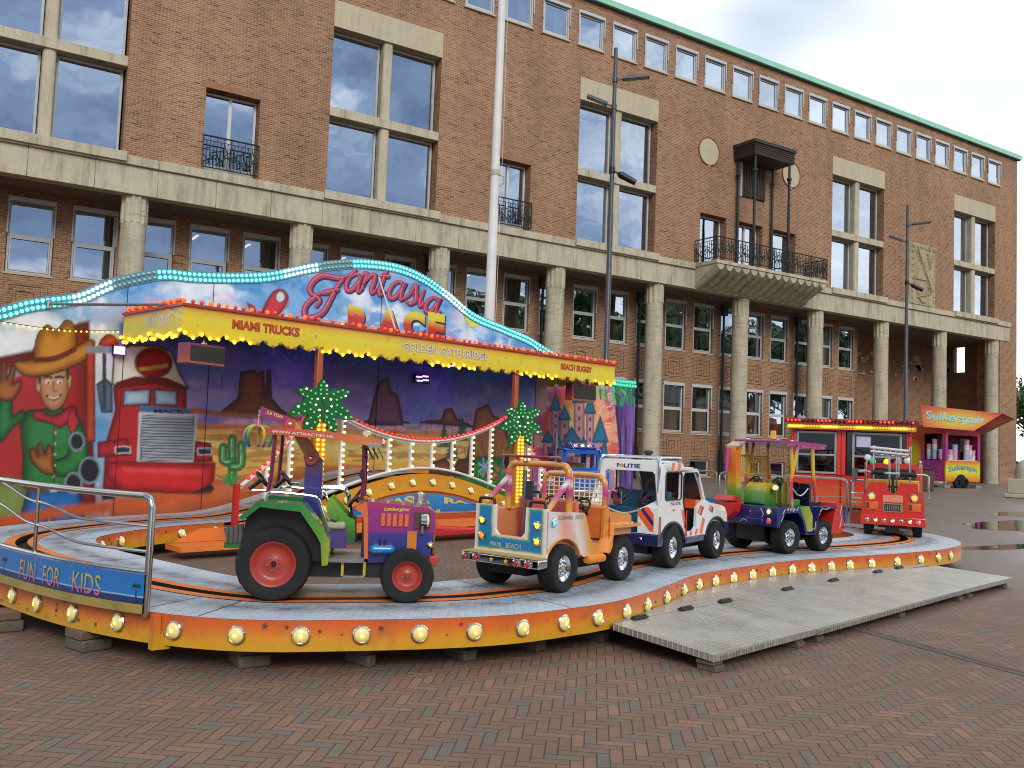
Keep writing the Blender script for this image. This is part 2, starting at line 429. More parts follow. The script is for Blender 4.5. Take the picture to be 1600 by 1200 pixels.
mb.box(57.45, HX1, FY, 33.0, 0, 10.3, BRICK_Y); mb.box(59.05, HX1, 33.0, 34.8, 0, 10.3, BRICK_Y); mb.box(59.05, HX1, 35.6, 36.4, 0, 10.3, BRICK_Y); mb.box(59.05, HX1, 34.8, 35.6, 0, 7.45, BRICK_Y); mb.box(59.05, HX1, 34.8, 35.6, 9.22, 10.3, BRICK_Y)
mb.add([(57.45, FY-.003, 0), (HX1, FY-.003, 0), (HX1, FY-.003, 10.3), (57.45, FY-.003, 10.3)], [(0, 1, 2, 3)], BRICK_X)
mb.add([(HX1, 36.4, 10.3), (HX1, FY, 10.3), (HX1, FY, 21.5), (HX1, 50, 21.5), (HX1, 50, 0), (HX1, 36.4, 0)], [(0, 1, 2, 3, 4, 5)], BRICK_Y)
mb.build('wall', hall, world=True)
# colonnade wall with three windows a bay
CX = [5.06+5.793*k for k in range(-1, 10)]
wx = [c+o for c in CX[:8] for o in (.966, 2.897, 4.83)]
low = [h for x in wx for h in ((x-.7, x+.7, 6.5, 8.98), (x-.7, x+.7, 2.3, 4.77), (x-.7, x+.7, .12, .98))]
mb = MB(); wall_holes(mb, HX0, 45.75, 0, 9.3, low, WY, .3, BRICK_X, BRICK_Y)
mb.add([(45.75, WY, 0), (45.75, 36, 0), (45.75, 36, 9.3), (45.75, WY, 9.3)], [(0, 1, 2, 3)], BRICK_Y)
mb.build('colonnade_wall', hall, world=True)
mb = MB(); wall_holes(mb, 45.75, HX1-.02, 0, 9.3, [], 36.0, .4, BRICK_X, BRICK_Y)
for k in range(46):                                        # pale projecting bricks of the loggia wall
    x = random.uniform(46.2, 56) if k < 36 else random.uniform(57.8, 59); z = random.uniform(6.5, 8.0)
    mb.box(x, x+random.uniform(.2, .7), 35.9, 36, z, z+random.uniform(.08, .4), STONE_L)
mb.build('loggia_wall', hall, world=True)
mb = MB(); mb.box(HX0, 59.04, FY+.35, 36.4, 9.26, 9.6, mat('soffit_plaster', '#6e675a', .9, dirt=.3))
mb.build('soffit', hall, world=True)
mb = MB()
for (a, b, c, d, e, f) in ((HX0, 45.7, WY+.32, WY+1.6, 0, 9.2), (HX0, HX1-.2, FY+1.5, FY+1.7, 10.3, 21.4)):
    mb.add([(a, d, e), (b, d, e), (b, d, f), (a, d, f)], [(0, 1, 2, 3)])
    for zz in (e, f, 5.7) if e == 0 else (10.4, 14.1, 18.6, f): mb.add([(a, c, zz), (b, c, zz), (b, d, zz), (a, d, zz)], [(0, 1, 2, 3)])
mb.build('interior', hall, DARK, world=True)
mb = MB(); mb.box(-.05, .05, -.1, .85, 0, .03); il = mb.build('ceiling_lamp', hall, glow('office_tube', '#ffd9a0', 2.2))
for k, x in enumerate([wx[i] for i in (3, 4, 5, 6, 7, 8, 10, 14, 17, 19)]):
    o = il if k == 0 else dup(il); o.location = hrel(x-.35, WY+.45, 8.75-.04*(k % 3))
# stone entablature in joined blocks
mb = MB(); x = HX0; k = 0
while x < 58.5:
    x2 = min(58.5, x+1.931); mb.box(x+.004, x2-.004, FY-.06, FY+.45, 9.25, 10.2)
    mb.box(x+.003, x2-.003, FY-.16, FY+.3, 10.2, 10.5); x = x2
for bx in BX: mb.box(bx-2.42, bx+2.42, FY-.25, FY+.5, 10.26, 10.58)
mb.build('stone_band', hall, STONE, bevel=.012, world=True, seg=1)
# columns
mb = MB(); nfl = 48
mb.lathe([(.45, 0), (.45, .12), (.43, .14), (.42, 4.), (.405, 8.33)], 40)
mb.lathe([(.405, 8.33), (.43, 8.36), (.43, 9.25)], nfl, mod=lambda j, i: (-.045 if i % 4 in (1, 2) and j >= 1 else 0), smooth=False)
c0 = mb.build('column', hall, STONE_C)
for k, x in enumerate(CX):
    o = c0 if k == 0 else dup(c0); o.location = hrel(x, FY+.42, 0); o.rotation_euler.z = k*.8
# downpipes behind the columns
mb = MB(); mb.cyl((0, 0, 0), (0, 0, 1.5), .14, n=14); mb.cyl((0, 0, 1.5), (0, 0, 8.7), .062, n=10)
mb.box(-.16, .16, -.14, .1, 8.55, 9.1); mb.cyl((0, 0, 5.3), (0, 0, 5.36), .08, n=10); mb.cyl((0, 0, 2.6), (0, 0, 2.66), .08, n=10)
p0 = mb.build('downpipe', hall, mat('pipe_paint', '#2c3033', .5, var=.15))
for k, x in enumerate(CX[2:8]):
    o = p0 if k == 0 else dup(p0); o.location = hrel(x+.36, WY-.17, 0)
# roof edge
mb = MB(); mb.box(HX0, HX1+.2, FY-.24, 50, 21.54, 21.82, mat('green_copper', '#93cfb4', .6, var=.14, scale=2))
mb.box(HX0, HX1+.1, FY-.12, 50, 21.497, 21.537, mat('dark_eave_board', '#4d5a50', .8)); mb.build('roof_edge', hall, world=True)  # thin dark grey-green board below the copper edge

# --- windows
def win_frame(mb, x0, x1, y0, y1, z0, z1, t):
    mb.box(x0, x0+t, y0, y1, z0, z1); mb.box(x1-t, x1, y0, y1, z0, z1); mb.box(x0+t, x1-t, y0, y1, z0, z0+t); mb.box(x0+t, x1-t, y0, y1, z1-t, z1)
def quad_xz(mb, x0, x1, z0, z1, y, m=None): mb.add([(x0, y, z0), (x1, y, z0), (x1, y, z1), (x0, y, z1)], [(0, 1, 2, 3)], m)
def colonnade_window(h, bars):
    mb = MB(); win_frame(mb, -.68, .68, .1, .18, .02, h-.02, .075)
    if bars: mb.box(-.605, .605, .1, .17, h*.5-.06, h*.5+.06); win_frame(mb, -.6, .6, .075, .11, .08, h*.5-.05, .05)
    f = mb.build('colonnade_window' if bars else 'basement_window', hall, WHITE_FRAME, bevel=.008, seg=1)
    mb = MB(); quad_xz(mb, -.61, .61, .09, h-.09, .15); mb.build('pane', f, GLASS_S if not bars else GLASS_L)
    mb = MB(); mb.box(-.74, .74, -.04, .06, -.06, 0); mb.build('sill', f, STONE_L)
    if bars:
        mb = MB(); mb.box(-.72, .72, -.06, .1, h-.1, h+.06); mb.box(-.72, -.67, -.05, .02, h*.52, h); mb.box(.67, .72, -.05, .02, h*.52, h)
        mb.build('sunscreen_box', f, WHITE_FRAME, bevel=.01, seg=1)
        mb = MB(); mb.box(.2, .56, .4, .44, .05, h-.05); mb.build('curtain', f, CURTAIN)
    return f
f0, fb = colonnade_window(2.48, True), colonnade_window(.86, False)
for k, x in enumerate(wx):
    for z in (6.5, 2.3):
        o = f0 if (k == 0 and z == 6.5) else dup(f0); o.location = hrel(x, WY, z)
        if x < 21:
            for c in o.children:
                if c.name.startswith('pane'): c.material_slots[0].link = 'OBJECT'; c.material_slots[0].material = GLASS
    o = fb if k == 0 else dup(fb); o.location = hrel(x, WY, .12)
# brick meander reliefs below the windows
mb = MB()
for (a, b, c, d) in ((-.6, .6, 1.0, 1.06), (-.6, -.53, .1, 1.0), (.53, .6, .1, 1.0), (-.6, .6, .04, .1), (-.4, .2, .8, .87), (-.4, -.33, .25, .8), (-.4, .0, .22, .28), (.13, .2, .22, .8), (-.07, .0, .28, .6), (.33, .4, .22, .9), (.2, .4, .2, .26), (-.25, -.18, .4, .7)):
    mb.box(a, b, -.035, 0, c, d)
r0 = mb.build('brick_relief', hall, BRICK_X)
n = 0
for x in wx:
    for z in (5.1, 1.1):
        o = r0 if n == 0 else dup(r0); o.location = hrel(x, WY, z); n += 1
# attic windows
mb = MB(); win_frame(mb, -.7, .7, -.02, .12, .02, 1.53, .07); win_frame(mb, -.62, .62, .02, .1, .1, 1.42, .06)
a0 = mb.build('attic_window', hall, WHITE_FRAME, bevel=.008, seg=1)
mb = MB(); quad_xz(mb, -.57, .57, .15, 1.38, .07); mb.build('pane', a0, GLASS)
mb = MB(); mb.box(-.74, .74, -.1, .05, 1.44, 1.58); mb.box(-.75, -.70, -.09, -.03, .62, 1.5); mb.box(.70, .75, -.09, -.03, .62, 1.5); mb.build('sunscreen_box', a0, WHITE_FRAME, bevel=.01, seg=1)
mb = MB(); mb.box(-.76, .76, -.08, .1, -.06, 0); mb.build('sill', a0, STONE_L)
mb = MB(); mb.box(.08, .56, .3, .34, .08, 1.4); mb.build('curtain', a0, mat('attic_curtain', '#9fb4b8', .9))
for k, x in enumerate(att_x):
    o = a0 if k == 0 else dup(a0); o.location = hrel(x, FY, 19.38)
# tall four-light windows
mb = MB(); L = 2.3
for (z0, z1) in ((0.08, 2.98), (3.36, 6.4)):
    for s in (-1, 1):
        a, b = (-L+.03, -.22) if s < 0 else (.22, L-.06); win_frame(mb, a, b, .42, .52, z0, z1, .085)
t0 = mb.build('tall_window', hall, mat('tall_window_frame', '#b4b8b8', .45), bevel=.01, seg=1)
mb = MB()
for (z0, z1) in ((0.08, 2.98), (3.36, 6.4)):
    for a, b in ((-L+.1, -.3), (.3, L-.14)): quad_xz(mb, a, b, z0+.07, z1-.07, .47)
mb.build('pane', t0, GLASS)
mb = MB(); mb.box(-L-.02, L+.02, -.02, .5, 6.42, 7.44); mb.build('lintel', t0, STONE_L, bevel=.006, seg=1)
mb = MB(); mb.box(-L+.003, L-.003, -.01, .5, 2.99, 3.34); mb.build('transom', t0, STONE, bevel=.015, seg=1)
mb = MB()
for z0, z1 in ((.06, 2.99), (3.34, 6.42)): mb.xy(rrect(-.2, .2, .06, .53, .12), z0, z1)
mb.build('mullion', t0, STONE)
for k, x in enumerate(BX):
    o = t0 if k == 0 else dup(t0); o.location = hrel(x, FY, 10.5)
mb = MB()
# balcony doors and windows
def french(x0, x1, z0, z1, double, name):
    wd = (x1-x0)/2; h = z1-z0; mb = MB(); win_frame(mb, -wd+.02, wd-.02, .4, .5, .03, h-.02, .08)
    if double: mb.box(-.06, .06, .38, .48, .1, h-.1); mb.box(-wd+.1, wd-.1, .4, .48, .1, .35)
    f = mb.build(name, hall, mat('white_door_paint', '#c9cccb', .4), bevel=.008, seg=1, loc=hrel((x0+x1)/2, FY, z0))
    mb = MB(); quad_xz(mb, -wd+.09, wd-.09, .1, h-.09, .45); mb.build('pane', f, GLASS)
    mb = MB(); n = int(2*(wd+.2)/.075)
    for i in range(n):                                      # soldier course over the opening
        mb.box(-wd-.2+i*.075, -wd-.2+i*.075+.066, -.012, .02, h+.005, h+.24)
    mb.build('soldier_course', f, mat('soldier_brick', '#9a7254', .9, var=.25, scale=4))
    if double and name == 'balcony_door':
        pass
    return f
def railing_panel(mb, x0, x1, z0, z1, y, axis='x', seed=0):
    """wrought iron panel of bars and small diagonals"""
    rnd = random.Random(seed); P = (lambda a, z: (a, y, z)) if axis == 'x' else (lambda a, z: (y, a, z))
    def bar(a, b, r=.02): mb.cyl(P(*a), P(*b), r, n=6)
    bar((x0, z1), (x1, z1), .028); bar((x0, z0), (x1, z0), .02); bar((x0, z1-.16), (x1, z1-.16), .012)
    n = max(2, int(round((x1-x0)/.24)))
    for i in range(n+1):
        a = x0+(x1-x0)*i/n; bar((a, z0), (a, z1), .024 if i % 4 == 0 else .013)
        if i < n:
            b = a+(x1-x0)/n; t = rnd.random()
            bar((a, z0+.1+t*.5), (b, z0+.3+t*.5)); bar((a, z0+.45), (b, z0+.15+.3*t)); bar(((a+b)/2, z0), ((a+b)/2, z1-.16), .018); bar((a, z0+.62-.3*t), (b, z0+.72-.3*t), .02)
            if t > .5: bar((a, z1-.2), (b, z0+.2))
for (a, b, c, d) in doors:
    f = french(a, b, c, d, True, 'french_window')
    mb = MB(); railing_panel(mb, -.96, .96, .12, 1.22, -.09, seed=int(a*7)); 
    mb.cyl((-.96, -.09, 1.22), (-.96, .3, 1.22), .02, n=6); mb.cyl((.96, -.09, 1.22), (.96, .3, 1.22), .02, n=6); mb.build('balustrade', f, IRON)
for k, (a, b, c, d) in enumerate(balw): french(a, b, c, d, k == 1, 'balcony_door')
# balcony with corrugated soffit, railing and small roof on posts
B0, B1, BY = 30.3, 38.25, 29.95
bal = None
mb = MB(); mb.box(B0-.05, B1+.05, BY-.05, FY-.17, 10.3, 10.46)
bal = mb.build('balcony', hall, STONE, bevel=.01, world=True, seg=1)
mb = MB(); n = 168; rows = []
for (y, z, am) in ((BY, 10.29, .0), (BY+.02, 10.29, .15), (FY-.4, 9.66, .15), (FY-.07, 9.36, .06)):
    rows.append([(B0+(B1-B0)*i/n, y, z-1.8*am*abs(math.sin(math.pi*14*i/n))) for i in range(n+1)])
vs = [p for r_ in rows for p in r_]
mb.add(vs, [(j*(n+1)+i, j*(n+1)+i+1, (j+1)*(n+1)+i+1, (j+1)*(n+1)+i) for j in range(3) for i in range(n)], None, False)
for xx in (B0, B1): mb.add([(xx, BY, 10.3), (xx, FY, 10.3), (xx, FY-.07, 9.3), (xx, FY-.4, 9.62)], [(0, 1, 2, 3)])
mb.build('corrugated_soffit', bal, STONE, world=True)
mb = MB(); railing_panel(mb, B0, B1, 10.6, 11.58, BY+.03, seed=3); railing_panel(mb, BY+.03, FY-.05, 10.6, 11.58, B0, 'y', 4); railing_panel(mb, BY+.03, FY-.05, 10.6, 11.58, B1, 'y', 5)
for a in [B0+(B1-B0)*i/6 for i in range(7)]: mb.cyl((a, BY+.03, 10.45), (a, BY+.03, 11.6), .03, n=8)
mb.build('balustrade', bal, IRON, world=True)
mb = MB(); mb.box(32.85, 35.72, 30.1, FY, 16.12, 16.7, mat('dark_bronze_wood', '#3a2f27', .7, var=.3, scale=5)); mb.box(32.78, 35.8, 30.02, FY, 16.7, 16.86, mat('dark_bronze_wood'))
for i in range(5): mb.box(32.83-.004*i, 35.74+.004*i, 30.08-.004*i, FY, 16.2+i*.1, 16.24+i*.1, mat('dark_bronze_wood'))
mb.build('balcony_roof', bal, world=True)
mb = MB(); mb.cyl((0, 0, 10.45), (0, 0, 16.12), .075, .06, n=12); mb.ball((0, 0, 15.35), .13, n=12); mb.cyl((0, 0, 15.15), (0, 0, 15.2), .1, n=12)
q0 = mb.build('post', bal, IRON)
Mi = parent_world(bal).inverted()
for k, (a, b) in enumerate(((33.02, 30.22), (35.52, 30.22), (33.02, 31.3), (35.52, 31.3))):
    o = q0 if k == 0 else dup(q0); o.location = Mi @ Vector((a, b, 0))
mb = MB(); mb.box(33.42, 35.1, FY-.1, FY, 14.4, 16.5)
for i in range(14): mb.box(33.44+i*.118, 33.44+i*.118+.06, FY-.125, FY-.1, 14.42, 16.48)
sh = mb.build('shutter', hall, mat('dark_bronze_wood'), world=True)
mb = MB(); mb.box(33.3, 33.42, FY-.09, FY, 14.35, 16.5); mb.build('frame', sh, WHITE_FRAME, world=True)
# roundels
for x in (31.12, 37.15):
    mb = MB(); mb.xz(ngon(x, 16.2, .66, n=40), FY-.02, FY+.05, STONE_L)
    rr = [(x+.69*math.cos(t), FY-.02, 16.2+.69*math.sin(t)) for t in np.linspace(0, 2*math.pi, 40, endpoint=False)]
    mb.tube(rr, .035, 6, mat('roundel_rim_brick', '#7c4f36', .9), closed=True)
    mb.box(x-.05, x+.05, FY-.05, FY, 15.42, 15.52, STONE); mb.build('roundel', hall, world=True)
# carved relief with a shield
nx, nz = 64, 90; H = np.zeros((nz+1, nx+1)); gx, gz = np.meshgrid(np.linspace(0, 1, nx+1), np.linspace(0, 1, nz+1))
H += .05*((np.abs(gx-.5) < .47) & (gz > .02))
sh_ = (np.abs(gx-.5) < .40*np.sqrt(np.clip((gz-.05)/.42, 0, 1))) & (gz < .9) & (gz > .05); H += .07*sh_
H += .10*(np.abs(gx-(1.02-.86*gz)) < .065)*sh_ + .05*(np.abs(np.abs(gx-(1.02-.86*gz))-.11) < .018)*sh_
H += .09*(np.abs(np.abs(gx-.70)*1.7-(gz-.64)) < .035)*(gz < .86) + .06*(np.abs(np.abs(gx-.70)*1.7-(gz-.73)) < .02)*(gz < .86)
for k in range(4): H += .06*((gx > .16+.05*k) & (gx < .52-.03*k) & (gz > .40+.055*k) & (gz < .455+.055*k))
for k in range(5): H += .08*(np.abs(gx-.3-.085*k-.25*(gz-.2)) < .018)*(gz > .12+.015*k)*(gz < .30)
for k in range(6): H += .07*(np.hypot((gx-.14-.15*k), (gz-.945)*1.4) < .05)
H += .05*(np.abs(gx-.08) < .03)*(np.sin(gz*60) > 0) + .05*(np.abs(gx-.92) < .03)*(np.sin(gz*60+2) > 0)
H += .02*(np.random.RandomState(3).rand(nz+1, nx+1)-.5)
H[0, :] = H[-1, :] = 0; H[:, 0] = H[:, -1] = 0
mb = MB(); vs = [(47.55+2.65*gx[j, i], FY-.02-H[j, i]*1.3, 10.5+3.75*gz[j, i]) for j in range(nz+1) for i in range(nx+1)]
mb.add(vs, [(j*(nx+1)+i, j*(nx+1)+i+1, (j+1)*(nx+1)+i+1, (j+1)*(nx+1)+i) for j in range(nz) for i in range(nx)])
mb.build('carved_relief', hall, stone_mat('relief_stone', '#a4987a', '#b6aa8b', stain=.45), world=True)

# ================================================================== GROUND
def herring_mat():
    m, g, b = new_mat('herringbone_clay_pavers')
    tcx = g.n('ShaderNodeTexCoord').outputs['Object']
    mp_ = g.n('ShaderNodeMapping', {'Rotation': (0, 0, R(38)), 'Scale': (1, 1, 1)}); g.l(tcx, mp_.inputs[0])
    wob = g.noise(tcx, 1.1, 2, out='Color'); va = g.n('ShaderNodeMixRGB', {0: .012}, blend_type='ADD'); g.l(mp_.outputs[0], va.inputs[1]); g.l(wob, va.inputs[2])
    sp = g.n('ShaderNodeSeparateXYZ'); g.l(va.outputs[0], sp.inputs[0])
    P = .0672; x = g.m('DIVIDE', sp.outputs[0], P); y = g.m('DIVIDE', sp.outputs[1], P)
    i, j = g.m('FLOOR', x), g.m('FLOOR', y); fx, fy = g.m('SUBTRACT', x, i), g.m('SUBTRACT', y, j)
    c = g.m('FLOORED_MODULO', g.m('SUBTRACT', i, j), 6.)
    hor = g.m('LESS_THAN', c, 2.5); ver = g.m('SUBTRACT', 1., hor)
    offh = g.m('MULTIPLY', hor, c); offv = g.m('MULTIPLY', ver, g.m('SUBTRACT', 5., c))
    lx, ly = g.m('ADD', fx, offh), g.m('ADD', fy, offv)
    W, Hh = g.m('MULTIPLY_ADD', hor, 2., 1.), g.m('MULTIPLY_ADD', ver, 2., 1.)
    d = g.m('MINIMUM', g.m('MINIMUM', lx, g.m('SUBTRACT', W, lx)), g.m('MINIMUM', ly, g.m('SUBTRACT', Hh, ly)))
    jn = g.n('ShaderNodeMapRange', {'Value': d, 1: .02, 2: .07, 3: 0., 4: 1.}, interpolation_type='SMOOTHSTEP').outputs[0]
    idv = g.n('ShaderNodeCombineXYZ', {0: g.m('SUBTRACT', i, offh), 1: g.m('SUBTRACT', j, offv), 2: g.m('MULTIPLY', hor, 17.)})
    wn_ = g.n('ShaderNodeTexWhiteNoise', noise_dimensions='3D'); g.l(idv.outputs[0], wn_.inputs['Vector'])
    big = g.noise(tcx, .45, 4, .6)
    t = g.m('ADD', wn_.outputs['Value'], g.m('MULTIPLY', g.m('SUBTRACT', big, .5), .45))
    cc = g.ramp(t, [(0., srgb('#6a6357')), (.1, srgb('#6d6256')), (.18, srgb('#745c4b')), (.5, srgb('#795b48')), (.8, srgb('#80604c')), (1., srgb('#8a6652'))])
    fine = g.noise(tcx, 55, 4, .65); cc = g.mix(.45, cc, g.ramp(fine, [(.25, (.5,)*3), (.75, (1.3,)*3)]), 'MULTIPLY')
    dirt = g.ramp(g.noise(tcx, .9, 7, .7), [(.32, (.78, .77, .76)), (.7, (1.06,)*3)]); cc = g.mix(.8, cc, dirt, 'MULTIPLY')
    cc = g.mix(jn, srgb('#2f2923'), cc)
    # sand scattered in joints, damp patches with painted-in sky sheen on the far right side of the square
    sd_ = g.ramp(g.noise(tcx, 140, 2), [(.76, (0,)*3), (.8, (1,)*3)]); cc = g.mix(g.m('MULTIPLY', sd_, .35), cc, srgb('#a59a86'))
    vo = g.n('ShaderNodeTexVoronoi', {'Scale': 2.6, 'Randomness': 1.}); g.l(tcx, vo.inputs['Vector']); gum = g.m('LESS_THAN', vo.outputs['Distance'], .045); gsel = g.m('GREATER_THAN', g.n('ShaderNodeSeparateColor', {0: vo.outputs['Color']}).outputs[0], .55)
    cc = g.mix(g.m('MULTIPLY', g.m('MULTIPLY', gum, gsel), .5), cc, srgb('#4a443c'))
    st2 = g.ramp(g.noise(tcx, .33, 6, .72), [(.55, (0,)*3), (.68, (1,)*3)]); cc = g.mix(g.m('MULTIPLY', st2, .35), cc, srgb('#3f362e'))
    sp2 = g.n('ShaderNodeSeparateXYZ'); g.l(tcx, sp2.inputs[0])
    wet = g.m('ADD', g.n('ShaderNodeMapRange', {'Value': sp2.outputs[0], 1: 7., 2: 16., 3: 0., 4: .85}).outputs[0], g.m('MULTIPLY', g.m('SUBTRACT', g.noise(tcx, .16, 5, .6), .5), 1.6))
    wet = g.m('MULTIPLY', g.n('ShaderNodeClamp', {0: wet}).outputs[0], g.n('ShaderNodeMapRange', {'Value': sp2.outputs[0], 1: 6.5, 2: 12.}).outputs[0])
    g.l(g.mix(g.m('MULTIPLY', wet, .62), cc, (.19, .172, .15)), b.inputs['Base Color'])  # pale sky sheen of the damp pavers put into the base colour
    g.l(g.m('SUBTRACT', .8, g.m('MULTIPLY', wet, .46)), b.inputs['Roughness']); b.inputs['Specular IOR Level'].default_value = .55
    hgt = g.m('ADD', jn, g.m('MULTIPLY', wn_.outputs['Value'], .5)); hgt = g.m('ADD', hgt, g.m('MULTIPLY', fine, .35))
    bp = g.n('ShaderNodeBump', {'Strength': .55, 'Distance': .006, 'Height': hgt}); g.l(bp.outputs[0], b.inputs['Normal'])
    return m
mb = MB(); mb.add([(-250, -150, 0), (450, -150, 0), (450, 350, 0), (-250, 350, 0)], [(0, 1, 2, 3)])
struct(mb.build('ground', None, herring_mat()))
def puddle(cx, cy, rx, ry, seed):
    rnd = random.Random(seed); ph = [rnd.uniform(0, 6.3) for _ in range(5)]
    P = []
    for i in range(72):
        t = 2*math.pi*i/72; k = 1+.16*math.sin(2*t+ph[0])+.1*math.sin(3*t+ph[1])+.07*math.sin(5*t+ph[2])+.04*math.sin(9*t+ph[3])
        P.append((cx+rx*k*math.cos(t), cy+ry*k*math.sin(t), .004))
    mb = MB(); mb.add(P, [tuple(range(72))]); return struct(mb.build('puddle', None, WATER))
m, g, b = new_mat('standing_water'); b.inputs['Base Color'].default_value = (.05, .045, .04, 1); b.inputs['Roughness'].default_value = .03; b.inputs['Specular IOR Level'].default_value = .9
tcx = g.n('ShaderNodeTexCoord').outputs['Object']; bp = g.n('ShaderNodeBump', {'Strength': .06, 'Distance': .02, 'Height': g.noise(tcx, 7, 3)}); g.l(bp.outputs[0], b.inputs['Normal']); WATER = m
puddle(22.9, 11.7, 2.4, 1.1, 3); puddle(27.5, 13.9, 2.2, .8, 5); puddle(16.4, 8.95, 1.0, .3, 8)

# ================================================================== FAIR RIDE: frame of reference
TH = R(13.0)
RU, RV = Vector((math.cos(TH), math.sin(TH), 0)), Vector((-math.sin(TH), math.cos(TH), 0))
def uvw(u, v, z=0.): return RU*u + RV*v + Vector((0, 0, z))
def at_plane(px, py, p, nrm):
    d = _f*CAM_F + _r*(px-800) - _u*(py-600); o = Vector((0, 0, CAM_H))
    q = o + d*((p-o).dot(nrm)/d.dot(nrm)); return q.dot(RU), q.dot(RV), q.z
def at_v(px, py, v): return at_plane(px, py, RV*v, RV)
def at_z(px, py, z): return at_plane(px, py, Vector((0, 0, z)), Vector((0, 0, 1)))
_OFF = {}
def RT(name, label, cat, u0, v0, z0=0., group=None):
    t = thing(name, label, cat, uvw(u0, v0, z0), TH, group); _OFF[t.name] = (u0, v0, z0); return t
def rb(mb, name, t, m=None, **k):
    o = _OFF[t.name]; return mb.build(name, t, m, loc=(-o[0], -o[1], -o[2]), **k)

def plate_mat(name, color, metal=.75, rough=.36, sc=26., wear=.35, hi=.55, bs=1., tracks=False):
    m, g, b = new_mat(name); tcx = g.n('ShaderNodeTexCoord').outputs['Object']
    sp = g.n('ShaderNodeSeparateXYZ'); g.l(tcx, sp.inputs[0])
    x, y = g.m('MULTIPLY', sp.outputs[0], sc), g.m('MULTIPLY', sp.outputs[1], sc)
    par = g.m('FLOORED_MODULO', g.m('ADD', g.m('FLOOR', x), g.m('FLOOR', y)), 2.)
    fx, fy = g.m('SUBTRACT', g.m('FRACT', x), .5), g.m('SUBTRACT', g.m('FRACT', y), .5)
    sg = g.m('MULTIPLY_ADD', par, 2., -1.)
    a = g.m('ABSOLUTE', g.m('ADD', fx, g.m('MULTIPLY', sg, fy))); c = g.m('ABSOLUTE', g.m('SUBTRACT', fx, g.m('MULTIPLY', sg, fy)))
    h = g.m('SUBTRACT', 1., g.m('ADD', g.m('MULTIPLY', a, 1.1), g.m('MULTIPLY', c, 4.2)))
    h = g.n('ShaderNodeClamp', {0: h}).outputs[0]
    cc = srgb(color); base = g.mix(g.noise(tcx, 1.7, 6, .65), tuple(q*.62 for q in cc), tuple(min(1, q*1.2) for q in cc))
    base = g.mix(g.m('MULTIPLY', g.ramp(g.noise(tcx, 4.5, 8, .75), [(.5, (0,)*3), (.7, (1,)*3)]), wear), base, (.10, .09, .085))
    base = g.mix(g.m('MULTIPLY', g.ramp(h, [(.05, (0,)*3), (.5, (1,)*3)]), hi), base, tuple(min(1, q*1.35) for q in cc)); base = g.mix(.5, base, g.mix(g.ramp(h, [(0, (1,)*3), (.12, (0,)*3)]), (1,)*3, (1-.7*hi,)*3), 'MULTIPLY')
    if tracks:
        at = g.n('ShaderNodeAttribute', attribute_name='wear').outputs['Fac']; mpt = g.n('ShaderNodeMapping', {'Scale': (1., 1., 1.)}); g.l(tcx, mpt.inputs[0])
        at = g.m('MULTIPLY', at, g.ramp(g.noise(tcx, 6., 6, .7), [(.3, (.1,)*3), (.65, (1,)*3)])); base = g.mix(at, base, (.12, .12, .125))
    g.l(base, b.inputs['Base Color']); b.inputs['Metallic'].default_value = metal
    g.l(g.m('MULTIPLY_ADD', g.noise(tcx, 3., 5), .3, rough-.12), b.inputs['Roughness'])
    bp = g.n('ShaderNodeBump', {'Strength': bs, 'Distance': .009, 'Height': h}); g.l(bp.outputs[0], b.inputs['Normal'])
    return m
DECK = plate_mat('tread_plate_deck', '#d6e0ea', .12, .40, 24, .3, tracks=True)
RAMPM = plate_mat('tread_plate_aluminium', '#c6c4b8', .65, .36, 22, .35, .4, .6)
SKIRT = ramp_mat('airbrushed_skirt_paint', 'Z', .15, .36, [(0, '#d2a01c'), (.35, '#dd9324'), (.62, '#dd6f26'), (1, '#cf5a24')], rough=.45, coat=.25, blur=.2, nscale=5, dirt=.35)
ORANGE = mat('orange_guide_paint', '#dd7a35', .5, var=.15, scale=4, dirt=.45)
LAMPGLASS = mat('lamp_lens_lit', '#d9cd8c', .12, var=0, emit='#ffd84a', estr=.16, coat=1)
LAMPHOT = glow('lamp_filament', '#ffe060', 1.3)
REDP = mat('red_steel_paint', '#c0251c', .4, coat=.2, var=.18, scale=6, dirt=.3)
WHITEP = mat('white_tube_paint', '#dcdad3', .35, var=.1, dirt=.2)

# ------------------------------------------------------------------ platform loop
ctl = [(3.5, 6.06), (4.0, 5.66), (4.73, 5.27), (5.3, 5.17), (5.81, 5.17), (6.6, 5.36), (7.5, 5.6), (8.6, 5.66), (9.8, 5.6), (11.0, 5.36), (12.0, 5.16), (12.9, 5.06), (13.7, 5.15), (14.35, 5.55), (14.8, 6.3), (14.95, 7.5), (14.9, 9.2), (14.75, 10.3), (14.2, 11.2), (13.2, 11.75), (12.0, 11.88), (9.5, 11.9), (7.0, 11.88), (5.6, 11.8), (4.5, 11.45), (3.6, 10.85), (3.15, 10.1), (3.02, 9.2), (3.08, 8.1), (3.2, 6.9)]
_p = np.array(smooth_path(ctl, 16, True))
_seg = np.hypot(*(np.roll(_p, -1, 0)-_p).T); _cum = np.concatenate([[0], np.cumsum(_seg)]); LEN = _cum[-1]; NP_ = 420
_pp = np.vstack([_p, _p[:1]])
path = np.array([(np.interp(s_, _cum, _pp[:, 0]), np.interp(s_, _cum, _pp[:, 1])) for s_ in np.linspace(0, LEN, NP_, endpoint=False)])
tan = np.roll(path, -1, 0)-np.roll(path, 1, 0); tan /= np.hypot(*tan.T)[:, None]
nor = np.stack([-tan[:, 1], tan[:, 0]], 1)                       # to the inside of the loop
def hump(u): 
    x = (u-9.25)/3.35
    return .66*math.cos(math.pi/2*x)**2 if abs(x) < 1 else 0.
